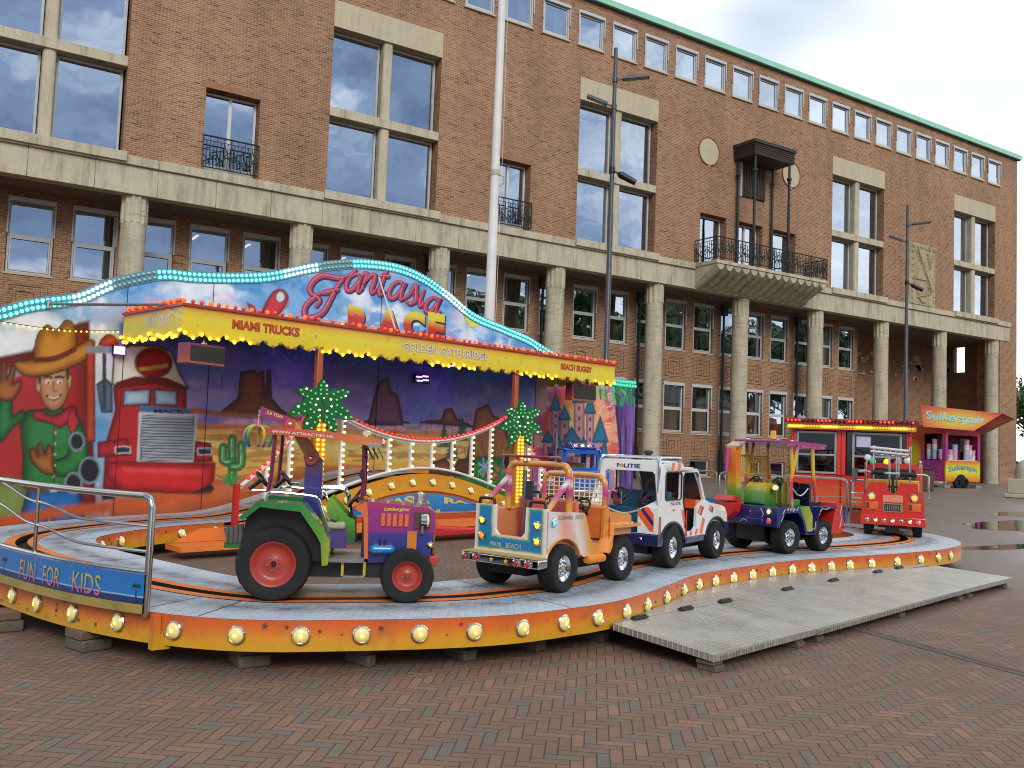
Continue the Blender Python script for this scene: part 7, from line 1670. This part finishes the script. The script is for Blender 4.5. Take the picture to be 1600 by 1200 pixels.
mb.tube([(-.14, -.50, .60), (-.14, -.50, .93), (-.14, -.46, .95), (-.14, .50, .97)], .017, 8, CHROME); mb.build('rear_handrail', fe)
mb = MB(); mb.cyl((-.14, .31, .965), (-.14, .12, .963), .038, n=12); mb.build('hand_grip', fe, BLACK); mb = MB(); mb.cyl((-.14, -.10, .955), (-.14, -.33, .95), .038, n=12); mb.build('hand_grip', fe, BLACK)
mb = MB(); mb.cyl((-.16, .0, .66), (-.16, .0, .9), .022, n=8); mb.box(-.18, -.14, -.1, .1, .74, .77); mb.box(-.19, -.13, -.03, .03, .66, .72); mb.build('hose_valve', fe, BLACK)
LADW = mat('ladder_white', '#d6d6d4', .3, .3, var=.05)
mb = MB()
for z in (1.27, 1.33): mb.cyl((.0, .33, z+.02), (.0, -.22, z-.02), .022, n=10, m=LADW); mb.cyl((.3, .33, z+.02), (.3, -.22, z-.02), .022, n=10, m=LADW)
for k in range(7): mb.cyl((.0, .28-.08*k, 1.30), (.3, .28-.08*k, 1.30), .012, n=6, m=LADW)
mb.build('ladder', fe)
mb = MB()
for y in (.28, -.24): mb.cyl((.05, y, .6), (.05, y, 1.38), .015, n=8)
mb.tube([(.05, .28, 1.24), (.05, -.24, 1.21)], .013, 8); mb.tube([(.05, .06, .9), (.05, .06, 1.22)], .013, 8); mb.tube([(.05, -.08, .9), (.05, -.08, 1.22)], .013, 8); mb.build('ladder_rack', fe, CHROME)
for y, z in ((.37, 1.19), (-.20, 1.16)): mb = MB(); mb.cyl((.12, y, z), (.04, y, z), .03, .055, 14, CHROME); mb.ball((.045, y, z), (.02, .05, .05), mat('spot_lens', '#dfe3e2', .1, coat=1.), 12, 6); mb.build('spot_lamp', fe)
for y, z, cc, st in ((.31, 1.10, '#1fae5a', .5), (.1, 1.1, '#ffc22a', 1.0), (-.06, 1.09, '#c8202c', .4)): mb = MB(); mb.ball((.7, y, z+.02), (.05, .05, .06), glow('beacon'+cc.strip('#'), cc, st), 12, 6); mb.build('beacon', fe)
mb = MB()
for s in (-1, 1): mb.cyl((.68, s*.40, .62), (.68, s*.40, 1.14), .018, n=8, m=CHROME); mb.ball((.68, s*.40, 1.14), .024, CHROME, 10, 6)
mb.tube([(.66, .42, .98), (.62, .58, .99)], .008, 6, CHROME); mb.box(.60, .62, .54, .62, .80, 1.0, mat('mirror_face')); mb.build('mirror', fe)
mb = MB(); mb.box(-.2, 1.15, -.2, .2, .13, .27); mb.cyl((0, -.33, .19), (0, .33, .19), .025, n=8); mb.cyl((1., -.33, .19), (1., .33, .19), .025, n=8); mb.box(-.22, -.16, -.1, .1, .06, .18); mb.build('chassis', fe, BLACK)

# ------------------------------------------------------------------ blue truck on the far side of the loop
bt_ = thing('toy_blue_truck', 'blue toy truck behind the jeep with row of roof lamps', 'ride vehicle', uvw(13.95, 11.72, .36), TH+R(-118), 'ride vehicles on the track platform')
BT = mat('truck_blue', '#1f5fb4', .22, coat=.8, var=.1); BTD = mat('truck_deep_blue', '#1c2f8a', .25, coat=.8)
for s in (-1, 1): wheel(bt_, (-.45, s*.33, .2), .2, .15, .1, CHROME); wheel(bt_, (.45, s*.33, .2), .2, .15, .1, CHROME)
cabL = [[(-.42, .30), (.42, .30), (.42, .80), (.36, 1.06), (.30, 1.10), (-.30, 1.10), (-.36, 1.06), (-.42, .80)], rrect(-.33, .33, .74, 1.02, .05)]
for x in (.16, -.66):
    mb = MB(); mb.yz(cabL, x-.03, x+.03, BT); mb.build('cab_panel', bt_, bevel=.01)
sideL = [[(-.68, .30), (.18, .30), (.18, 1.08), (-.68, 1.08)], rrect(-.60, -.30, .72, 1.0, .04), rrect(-.20, .10, .72, 1.0, .04)]
for s in (-1, 1): mb = MB(); mb.xz(sideL, s*.41-.02, s*.41+.02, BT); mb.build('cab_side', bt_, bevel=.008)
mb = MB(); mb.box(-.70, .20, -.40, .40, 1.08, 1.125, BT); mb.xz([(-.05, 1.125), (.24, 1.125), (.16, 1.23), (-.02, 1.23)], -.30, .30, BTD); mb.build('roof', bt_, bevel=.02)
for y, cc in ((.15, '#ff8a3a'), (0, '#ffe04a'), (-.15, '#ff8a3a')): flower_lamp(bt_, (.21, y, 1.18), (1, 0, .3), cc, .7, .035, 'roof_lamp')
mb = MB(); mb.tube([(.26, .25, 1.14), (.2, .27, 1.22), (.05, .26, 1.26)], .006, 5, mat('lightning_white')); mb.tube([(.26, -.2, 1.12), (.2, -.24, 1.2), (.05, -.22, 1.26)], .006, 5, mat('lightning_white'))
mb.build('painted_lightning', bt_)
mb = MB(); mb.box(.18, .78, -.36, .36, .30, .70, BT); mb.box(.78, .82, -.4, .4, .2, .34, CHROME); mb.build('hood', bt_, bevel=.03)
mb = MB(); mb.box(-.6, .1, -.36, .36, .28, .5, mat('truck_seat_yellow', '#c9a83a', .5, var=.2)); mb.box(-.62, -.5, -.36, .36, .5, .82, mat('truck_seat_yellow')); mb.build('seat', bt_, bevel=.02)
mb = MB(); mb.cyl((-.1, -.45, .5), (-.1, -.45, 1.45), .03, n=10, m=STEEL); mb.build('exhaust_stack', bt_)
mb = MB(); mb.box(-.6, .7, -.2, .2, .14, .3); mb.build('chassis', bt_, BLACK)

# ------------------------------------------------------------------ chrome barriers round the far end of the platform
kk = [k for k in range(NP_) if off(k, -WO_)[0] > 15.2]
EP = [off(k, -WO_-.04) for k in kk]; eL = np.concatenate([[0], np.cumsum([math.dist(a, b) for a, b in zip(EP, EP[1:])])])
def ept(s): return (np.interp(s, eL, [p[0] for p in EP]), np.interp(s, eL, [p[1] for p in EP]))
nb = int((eL[-1])//1.32)
for k in range(nb):
    s0, s1 = k*1.32+.25, k*1.32+1.5; s1 = min(s1, eL[-1]); m0 = ept((s0+s1)/2)
    t = RT('end_barrier', ['wavy steel barrier with orange board beside the fire engine', 'wavy steel barrier with blue board between digger and fire engine', 'wavy steel barrier standing just behind the digger', 'wavy steel barrier seen through the police car windows', 'wavy steel barrier between police car and painted tree', 'wavy steel barrier behind the blue truck'][min(k, 5)], 'barrier', m0[0], m0[1], .3, 'steel barriers at the far end of the platform')
    q = np.linspace(s0, s1, 14); L_ = s1-s0
    mb = MB(); mb.tube([(*ept(s0), .34), (*ept(s0), 1.06), (*ept(s0+.02), 1.11)]+[(*ept(s), 1.13) for s in q[1:-1]]+[(*ept(s1-.02), 1.11), (*ept(s1), 1.06), (*ept(s1), .34)], .02, 8); rb(mb, 'rail_frame', t, SSTEEL)
    for z in (.94, .77): mb = MB(); mb.tube([(*ept(s), z+.04*math.cos(math.pi*(s-s0)/L_*1.0)) for s in q], .01, 6); rb(mb, 'wavy_rail', t, SSTEEL)
    mb = MB(); vs = []
    for s in q: a = ept(s); vs += [(a[0]-.01, a[1], .36), (a[0]-.01, a[1], .60), (a[0]+.01, a[1], .36), (a[0]+.01, a[1], .60)]
    for j in range(len(q)-1): o = 4*j; mb.add(vs[o:o+8], [(0, 4, 5, 1), (2, 3, 7, 6), (1, 5, 7, 3)], mat('barrier_blue', '#1f6cab', .4, coat=.4, var=.15) if k > 0 else mat('barrier_orange', '#d2552a', .4, coat=.4, var=.2))
    rb(mb, 'board', t)

# ================================================================== TICKET KIOSK
kq = thing('ticket_kiosk', 'red ticket kiosk with dark windows and lit red and yellow lights along its roof', 'kiosk', (20.3, 17.0, 0), math.atan2(-2.65, 2.0))
KR = mat('kiosk_red', '#e0301f', .3, coat=.5, var=.08); KRA = ramp_mat('kiosk_red_airbrush', 'Z', 0, 1., [(0, '#c23a1c'), (.45, '#d85a26'), (.7, '#d0351f'), (1, '#c82a1c')], blur=.35, nscale=2.)
mb = MB(); KW, KD, KZ = 3.07, 2.0, 2.30
mb.box(0, KW, 0, .05, .15, .98, KRA); mb.box(0, .05, .05, KD, .15, KZ, KR); mb.box(KW-.05, KW, .05, KD, .15, KZ, KR); mb.box(0, KW, KD-.05, KD, .15, KZ, KR); mb.box(.05, KW-.05, .05, KD-.05, .15, .2, mat('kiosk_floor', '#3a2f2a', .8))
mb.box(0, KW, 0, .08, 2.2, KZ, KR); mb.build('wall', kq, bevel=.01)
for x, wd in ((0, .11), (1.20, .22), (2.97, .11)): mb = MB(); mb.box(x, x+wd, -.03, .06, .98, 2.2, KR); mb.box(x+wd*.5-.012, x+wd*.5+.012, -.04, -.03, .2, 2.2, mat('kiosk_dark_red', '#8a1a14', .4)); mb.build('corner_post', kq, bevel=.01)
KF = mat('kiosk_window_frame', '#a9abab', .35, .5)
for x0, x1, z0 in ((.12, 1.19, 1.0), (1.59, 2.85, .35)):
    mb = MB(); win_frame(mb, x0, x1, -.02, .03, z0, 2.18, .06); mb.box(x0+.06, x1-.06, -.02, .03, 1.50, 1.55); f = mb.build('window', kq, KF, bevel=.006)
    mb = MB(); quad_xz(mb, x0+.05, x1-.05, z0+.05, 2.14, .01); mb.build('pane', f, glass_mat('kiosk_glass', (.9, .95, 1), (.28, .28, .28), .07) if x0 < 1 else MATS.setdefault('kg', bpy.data.materials['kiosk_glass']))
for x0, x1 in ((1.45, 1.58), (2.86, 2.97)): mb = MB(); mb.box(x0, x1, .02, .03, 1.0, 2.18); mb.build('side_light', kq, mat('kiosk_black_glass', '#101416', .08, coat=1.))
mb = MB(); mb.box(1.70, 2.06, -.026, -.022, 1.78, 2.07); mb.build('notice', kq, mat('notice_paper', '#c4bfd6', .8))
mb = MB(); mb.box(.3, 2.8, .9, .94, .2, 2.1, DARK); mb.box(2.5, 2.9, .5, .52, 1.75, 2.05, mat('inside_poster', '#7a3a5a', .6)); mb.box(.1, 2.97, .5, .9, .9, .95, mat('kiosk_counter', '#4a4038', .7)); mb.build('interior', kq)
KRR = mat('kiosk_roof_maroon', '#8a1c18', .35, coat=.4)
mb = MB(); mb.box(-.18, KW+.18, -.28, KD+.1, 2.40, 2.52, KRR); mb.box(-.12, KW+.12, -.22, KD+.05, 2.24, 2.40, mat('kiosk_yellow_band', '#d8a92c', .4, coat=.4))
for k in range(int(3.42/.12)): mb.cyl((-.18+.06+.12*k, -.285, 2.40), (-.18+.06+.12*k, -.285, 2.52), .055, n=10, m=KRR)
rfk = mb.build('roof', kq)
P = [(-.08+.074*k, -.23, 2.31) for k in range(44)]; bulb_row(rfk, 'yellow_bulb', P, lambda k: YB if (k//6) % 2 == 0 else mat('bulb_yellow_dim', '#c9962a', .25, coat=.6, emit='#ffc832', estr=.6), .034, (0, 0, 0))
P = [(-.1+.1*k, -.345, 2.47) for k in range(33)]; bulb_row(rfk, 'red_bulb', P, lambda k: glow('bulb_red_bright', '#ff3a2a', 2.2, '#ff3020') if (k//4) % 2 == 0 else mat('bulb_red_dull', '#7a1a16', .25, coat=.6), .03, (0, 0, 0))

# ================================================================== CANDY FLOSS TRAILER
ct = thing('candy_floss_trailer', 'pink and orange candy floss trailer with raised Suikerspin and Popcorn awnings', 'trailer', (44.3, 27.1, 0), R(-8))
CP = ramp_mat('trailer_pink_orange', (0, .35, .6), .3, 2.2, [(0, '#c0307a'), (.35, '#a8388a'), (.55, '#b03a94'), (.8, '#cf4a3a'), (1, '#d85a2c')], coat=.1, rough=.5, blur=.12, nscale=1.5)
W_, D_, H_ = 2.6, 2.9, 3.2
CO = ramp_mat('trailer_yellow_panel', (0, .0, 1.), .3, 1.42, [(0, '#d85a2a'), (.25, '#e3b22c'), (.5, '#e6df3a'), (.78, '#e3c02c'), (1, '#d8602a')], coat=.5, blur=.12, nscale=3)
mb = MB()
# long side faces -y, end faces -x; windows left open above the counter
mb.box(0, W_, 0, .06, .32, 1.42, CO); mb.box(0, .16, 0, .06, 1.42, H_, CP); mb.box(W_-.16, W_, 0, .06, 1.42, H_, CP); mb.box(.16, W_-.16, 0, .06, 2.75, H_, CP)
mb.box(0, .06, .06, D_, .32, 1.42, CP); mb.box(0, .06, 1.35, D_, 1.42, H_, CP); mb.box(0, .06, .06, .22, 1.42, H_, CP); mb.box(0, .06, .22, 1.35, 2.8, H_, CP)
mb.box(W_-.06, W_, .06, D_, .32, H_, CP); mb.box(.06, W_-.06, D_-.06, D_, .32, H_, CP); mb.box(0, W_, 0, D_, H_, H_+.06, CP); mb.box(.06, W_-.06, .06, D_-.06, .32, .38, CP); mb.build('body', ct)
mb = MB(); mb.yz(rrect(1.55, 2.75, .75, 2.5, .25), -.004, .0, radial_mat('trailer_yellow_glow', [(0, '#ece02a'), (.5, '#e8d02c'), (.8, '#e08a2c'), (1.1, '#d0482c')], (0, 2.15, 1.62), (1, 1.3, .95))); mb.build('painted_glow', ct)
mb = MB()
for k in range(34): mb.ball((-.003, random.uniform(.2, 1.4), random.uniform(.4, 1.2)), .014, mat('speck_white', '#e6d0e0', .5), 6, 4)
mb.build('painted_speck', ct)
def flap(P, name, txt, ttop, m_):
    A = [V3(p) for p in P]; n = (A[1]-A[0]).cross(A[3]-A[0]).normalized(); mb = MB(); B = [p-n*.05 for p in A]
    mb.add(A+B, [(0, 1, 2, 3), (7, 6, 5, 4), (0, 4, 5, 1), (1, 5, 6, 2), (2, 6, 7, 3), (3, 7, 4, 0)], m_); o = mb.build(name, ct)
    a, b, c, d, tm = ttop; mb = MB()
    q = lambda x, y: (A[0]*(1-x)+A[1]*x)*(1-y)+(A[3]*(1-x)+A[2]*x)*y
    lettering(mb, txt, lambda x, y: q(a+(b-a)*x, c+(d-c)*y)+n*.012, tm, .025); mb.build('lettering', o)
FG = radial_mat('flap_orange_glow', [(0, '#d9c02e'), (.45, '#cf9c20'), (.75, '#cc5a20'), (1.1, '#c03018')], (.2, -.6, 3.55), (.42, .42, 1.25), .6)
FG2 = radial_mat('flap_orange_under', [(0, '#c98a4a'), (.5, '#c0562e'), (1., '#8a2a3a')], (3.0, -.5, 3.3), (.5, .5, 1.5), .7)
TEALT = mat('lettering_teal', '#1f9a94', .4, coat=.3)
flap([(-1.25, .35, 3.12), (.85, -1.0, 3.0), (2.25, -1.55, 3.95), (-1.25, .55, 4.25)], 'awning', 'Suikerspin', (.06, .90, .25, .78, TEALT), FG)
flap([(.85, -1.0, 3.0), (2.9, .1, 2.85), (4.1, -.9, 3.75), (2.25, -1.55, 3.95)], 'awning', 'Popcorn', (.22, .92, .18, .58, mat('lettering_dark', '#2f3f2e', .5)), FG2)
mb = MB(); lettering(mb, 'Suikerspin', lambda x, y: (.2+2.2*x, -.004, .72+.12*math.sin(math.pi*x)+y*(.42-.12*abs(x-.5))), TEALT, .03); mb.build('lettering', ct)
mb = MB(); mb.prism(ngon(1.15, .3, .42, .42, 24), lambda a, b: (a, -.002, b), lambda a, b: (a, -.006, b), BLACK); mb.build('wheel_arch', ct)
for x in (.9, 1.42): wheel(ct, (x, .02, .27), .27, .18, .15, mat('hub_white', '#b8b8b8', .4))
for k, (x, y) in enumerate(((.15, .2), (2.45, .15), (-.02, 1.2))):
    mb = MB(); mb.cyl((x, y, .14), (x, y, .34), .04, n=8, m=STEEL); mb.box(x-.22, x+.22, y-.2, y+.2, 0, .14, mat('concrete_pad', '#8a877c', .9, var=.2)); mb.build('jack', ct)
mb = MB(); mb.box(.06, W_-.06, .5, .56, .4, 3.1, mat('trailer_inside', '#4a2636', .8)); mb.box(.16, W_-.16, .07, .5, 1.40, 1.46, mat('counter_white', '#cfc6c4', .4)); mb.box(1.7, 2.3, .42, .49, 1.9, 2.6, mat('trailer_inside_light', '#9aa08a', .6)); mb.build('interior', ct)
TUBC = [mat('tub_'+c, h, .5, coat=.2) for c, h in (('cream', '#e3d6cc'), ('pink', '#dba0b4'), ('lilac', '#c3b3d6'), ('blue', '#a9c0d6'))]
mb = MB(); mb.lathe([(.0, 0), (.13, 0), (.15, .22), (.155, .23), (.155, .26), (0, .27)], 14, TUBC[0]); nm = 'candy_tub'
spots = [(.55, .2, 2), (.9, .2, 3), (1.75, .18, 4), (2.0, .2, 3), (2.28, .22, 2), (.1, .35, 2), (.1, .75, 4), (.1, 1.1, 3)]
n_ = 0
names = ['candy tub stack by the window post of the long side', 'tall tub stack on the serving counter middle', 'tallest stack of candy tubs on the serving counter', 'pink candy tub stack beside the tallest stack', 'short candy tub stack by the far counter end', 'short tub stack in the end window', 'tall tub stack in the end window', 'tub stack at the far edge of the end window']
for q, (x, y, n) in enumerate(spots):
    for k in range(n):
        z = 1.46+k*.27
        M_ = parent_world(ct); o = mb.build(nm, None) if n_ == 0 else dup(first)
        if n_ == 0: first = o
        o.location = M_ @ Vector((x, y, z)); n_ += 1
        if k: 
            o.data = o.data if n_ > 60 else o.data
        tag(o, 'round candy tub in a stack on the trailer counter', 'tub', 'candy floss tubs stacked on the trailer counter')
        o.material_slots[0].link = 'OBJECT'; o.material_slots[0].material = TUBC[(q+k) % 4]

# ================================================================== STREET FURNITURE
fl = thing('flagpole', 'tall white tapered flagpole rising behind the backdrop', 'flagpole', (10.28, 17.16, 0))
WPOLE = mat('flagpole_white', '#dcdad4', .45, var=.08, scale=3, dirt=.15)
mb = MB(); mb.lathe([(.14, 0), (.135, .6), (.105, 6.8), (.10, 6.85), (.10, 6.95), (.075, 15.5), (0, 15.55)], 18, WPOLE); mb.build('pole', fl)
mb = MB(); mb.cyl((0, 0, 7.6), (0, 0, 7.72), .112, n=14); mb.tube([(.08, -.05, 7.62), (.17, -.1, 7.58), (.18, -.1, 7.45), (.09, -.06, 7.36)], .022, 6); mb.cyl((0, 0, 0), (0, 0, .2), .3, n=18, m=STONE); mb.build('cleat', fl, WPOLE)
mb = MB(); mb.tube([(.11, -.09, 1.2), (.12, -.09, 8), (.1, -.08, 15.4)], .006, 5, mat('halyard', '#c9c5bb', .8)); mb.build('halyard', fl)
LGREY = mat('lamp_post_grey', '#4a4d50', .45, .4, var=.12)
def lamp_post(loc, label, rz):
    t = thing('street_lamp', label, 'street lamp', loc, rz, 'slim lamp posts on the square')
    mb = MB(); mb.lathe([(.10, 0), (.095, 1.2), (.066, 1.25), (.062, 6.9), (.052, 6.95), (.045, 10.86), (0, 10.88)], 14, LGREY); mb.build('pole', t)
    for z, a, L, tl, nm in ((10.1, 0, .62, .10, 'lamp_head'), (9.45, 180, .5, .38, 'lamp_head')):
        mb = MB(); M = Matrix.Rotation(R(a), 4, 'Z') @ Matrix.Translation((0, 0, z)) @ Matrix.Rotation(-tl, 4, 'Y')
        mb.box(.05, .2, -.02, .02, -.02, .02, LGREY, M); mb.box(.18, .18+L, -.09, .09, -.03, .035, LGREY, M); mb.box(.22, .14+L, -.07, .07, -.036, -.03, mat('lamp_lens_grey', '#8f9290', .3), M); mb.cyl((0, 0, z-.06), (0, 0, z+.06), .065, n=12, m=LGREY); mb.build(nm, t, bevel=.008)
    mb = MB(); M = Matrix.Translation((0, 0, 7.95)) @ Matrix.Rotation(R(28), 4, 'Y')
    mb.cyl(M @ Vector((.22, 0, 0)), M @ Vector((.62, 0, 0)), .085, .07, 14, BLACK); mb.cyl(M @ Vector((.16, 0, 0)), M @ Vector((.24, 0, 0)), .05, .085, 12, BLACK); mb.box(0, .2, -.025, .025, -.02, .02, BLACK, M); mb.cyl((0, 0, 7.88), (0, 0, 8.02), .075, n=12, m=BLACK); mb.build('floodlight', t)
    return t
lamp_post((12.77, 16.04, 0), 'tall slim grey lamp post rising behind the canopy in front of the tall windows', R(-38))
lamp_post((29.65, 19.7, 0), 'slim grey lamp post behind the ticket kiosk in front of the carved relief', R(-50))
t = thing('litter_bin', 'dark brown wooden litter bin between ticket kiosk and candy floss trailer', 'litter bin', (38.3, 24.5, 0), R(-40))
mb = MB(); wdm = mat('bin_brown_wood', '#5a4030', .7, var=.25, scale=7)
for k in range(6):
    for s, ax in ((-1, 0), (1, 0), (-1, 1), (1, 1)):
        a = -.33+.112*k
        if ax == 0: mb.box(a, a+.1, s*.33-.015, s*.33+.015, .05, .95, wdm)
        else: mb.box(s*.33-.015, s*.33+.015, a, a+.1, .05, .95, wdm)
mb.build('slatted_side', t); mb = MB(); mb.box(-.36, .36, -.36, .36, .98, 1.06, BLACK); mb.box(-.31, .31, -.31, .31, .0, .98, BLACK); mb.build('lid', t, bevel=.015)
t = thing('round_bollard', 'dark grey round post with cap standing before the colonnade beyond the police car', 'bollard', (17.18, 19.5, 0))
mb = MB(); mb.lathe([(.11, 0), (.11, 1.28), (.085, 1.29), (.085, 1.36), (.125, 1.37), (.125, 1.45), (0, 1.46)], 18); mb.build('post', t, mat('bollard_grey', '#3d4246', .5, .2, var=.1))
t = thing('stone_bollard', 'squat round topped stone bollard on a plinth beside the wet paving', 'bollard', (38.6, 20.0, 0), R(20))
mb = MB(); mb.box(-.75, .75, -.75, .75, 0, .18, STONE_L); mb.box(-.66, .66, -.66, .66, .18, .8, STONE_L); mb.build('plinth', t, bevel=.04)
mb = MB(); mb.lathe([(.48, .8), (.47, 1.1), (.40, 1.38), (.26, 1.55), (.1, 1.63), (0, 1.64)], 24, STONE); mb.build('dome', t)

# ================================================================== TREES, HEDGE, CAR
BARK = mat('tree_bark', '#4a3f33', .9, var=.3, scale=6, bump=.6, bscale=12)
def leaf_mat(name, a, b_):
    m, g, b = new_mat(name); tcx = g.n('ShaderNodeTexCoord').outputs['Object']
    c = g.mix(g.noise(tcx, 1.4, 4), srgb(a), srgb(b_)); oi = g.n('ShaderNodeNewGeometry').outputs['Random Per Island']; c = g.mix(.5, c, g.mix(oi, (.35,)*3, (1.3,)*3), 'MULTIPLY')
    g.l(c, b.inputs['Base Color']); b.inputs['Roughness'].default_value = .6; return m
LEAF = leaf_mat('leaf_green', '#33471f', '#556b30')
def tree(loc, h, r, label, seed, n=2600, group=None):
    rnd = random.Random(seed); t = thing('broadleaf_tree', label, 'tree', loc, rnd.uniform(0, 6), group)
    mb = MB(); mb.tube(smooth_path([(0, 0, 0), (.05, .02, h*.2), (-.05, .06, h*.45), (.1, 0, h*.8)], 4), .02*h, 9, BARK); cl = []
    for k in range(9):
        a = k*2.4; z = h*rnd.uniform(.3, .55); e_ = (math.cos(a)*r*rnd.uniform(.5, .85), math.sin(a)*r*rnd.uniform(.5, .85), z+h*rnd.uniform(.12, .35)); mb.tube(smooth_path([(0, 0, z), (e_[0]*.5, e_[1]*.5, z+.5*(e_[2]-z)+.2), e_], 3), .008*h, 6, BARK); cl.append((e_, r*rnd.uniform(.28, .46)))
    for k in range(12): a = rnd.uniform(0, 6.3); q = r*rnd.uniform(.0, .75); cl.append(((math.cos(a)*q, math.sin(a)*q, h*rnd.uniform(.5, .93)), r*rnd.uniform(.25, .45)))
    mb.build('trunk', t); mb = MB(); L = h*.028
    for k in range(n):
        c, rr = rnd.choice(cl); d = Vector((rnd.gauss(0, 1), rnd.gauss(0, 1), rnd.gauss(0, .8))).normalized()*rr*rnd.random()**.4; p = Vector(c)+d
        u = Vector((rnd.gauss(0, 1), rnd.gauss(0, 1), rnd.gauss(0, 1))).normalized(); v = u.orthogonal().normalized(); l_ = L*rnd.uniform(.6, 1.4)
        mb.add([p-u*l_, p+v*l_*.5, p+u*l_, p-v*l_*.5], [(0, 1, 2, 3)], LEAF)
    mb.build('crown', t); return t
tree((92, 47, 0), 9.5, 4.2, 'dark green tree beyond the right end of the town hall', 3)
tree((108, 62, 0), 12, 5.5, 'taller tree further off beyond the right end of the town hall', 5)
t = thing('clipped_hedge', 'low dark clipped hedge beyond the right end of the town hall', 'hedge', (80, 40, 0), R(-55))
mb = MB(); rnd = random.Random(8)
for k in range(2600):
    p = Vector((rnd.uniform(-6, 6), rnd.uniform(-.5, .5), rnd.uniform(0, 1.0)**.7)); u = Vector((rnd.gauss(0, 1), rnd.gauss(0, 1), rnd.gauss(0, 1))).normalized(); v = u.orthogonal().normalized(); mb.add([p-u*.12, p+v*.07, p+u*.12, p-v*.07], [(0, 1, 2, 3)], LEAF)
mb.build('foliage', t)
mb = MB(); mb.add([(60.5, 34, .006), (120, 20, .006), (140, 80, .006), (66, 60, .006)], [(0, 1, 2, 3)]); struct(mb.build('lawn', None, mat('lawn_green', '#4c5f2a', .9, var=.3, scale=.6)))
t = thing('parked_car', 'pale blue grey parked car beyond the right end of the town hall', 'car', (101, 54.2, 0), R(-50))
cs = [(-2.1, .35), (-2.15, .75), (-1.95, .95), (-1.3, 1.0), (-.85, 1.42), (.6, 1.45), (1.15, 1.0), (2.0, .88), (2.15, .6), (2.1, .35)]
mb = MB(); mb.xz(cs, -.85, .85, mat('car_paint', '#a9b8bd', .25, .3, coat=.8)); cb_ = mb.build('body', t, bevel=.06)
mb = MB(); mb.xz([(-1.15, 1.0), (-.8, 1.36), (.55, 1.38), (1.0, 1.0)], -.862, .862, mat('car_glass', '#23292c', .08, coat=.5)); mb.build('window', t)
for x in (-1.35, 1.3):
    for s in (-1, 1): wheel(t, (x, s*.78, .32), .32, .2, .19, STEEL)
# trees and a building across the square, which the lower windows mirror
for k, (x, y, h, r) in enumerate(((50, -14, 18, 6), (59, -15, 20, 6.5), (69, -14, 19, 6), (79, -16, 21, 7), (89, -14, 19, 6.5), (100, -15, 21, 7), (112, -16, 20, 7))):
    tree((x, y, 0), h, r, 'broad green tree across the square, mirrored in the lower windows', 20+k, 3800, 'trees across the square')
t = thing('street_building', 'plain brick building across the square opposite the town hall', 'building', (55, -52, 0))
mb = MB(); mb.box(-60, 70, -6, 6, 0, 9, BRICK_X); mb.build('wall', t); mb = MB(); mb.prism([(-6.5, 9), (6.5, 9), (0, 13)], lambda a, b: (-60.5, a, b), lambda a, b: (70.5, a, b), mat('roof_tile_grey', '#4a4440', .8)); mb.build('roof', t)
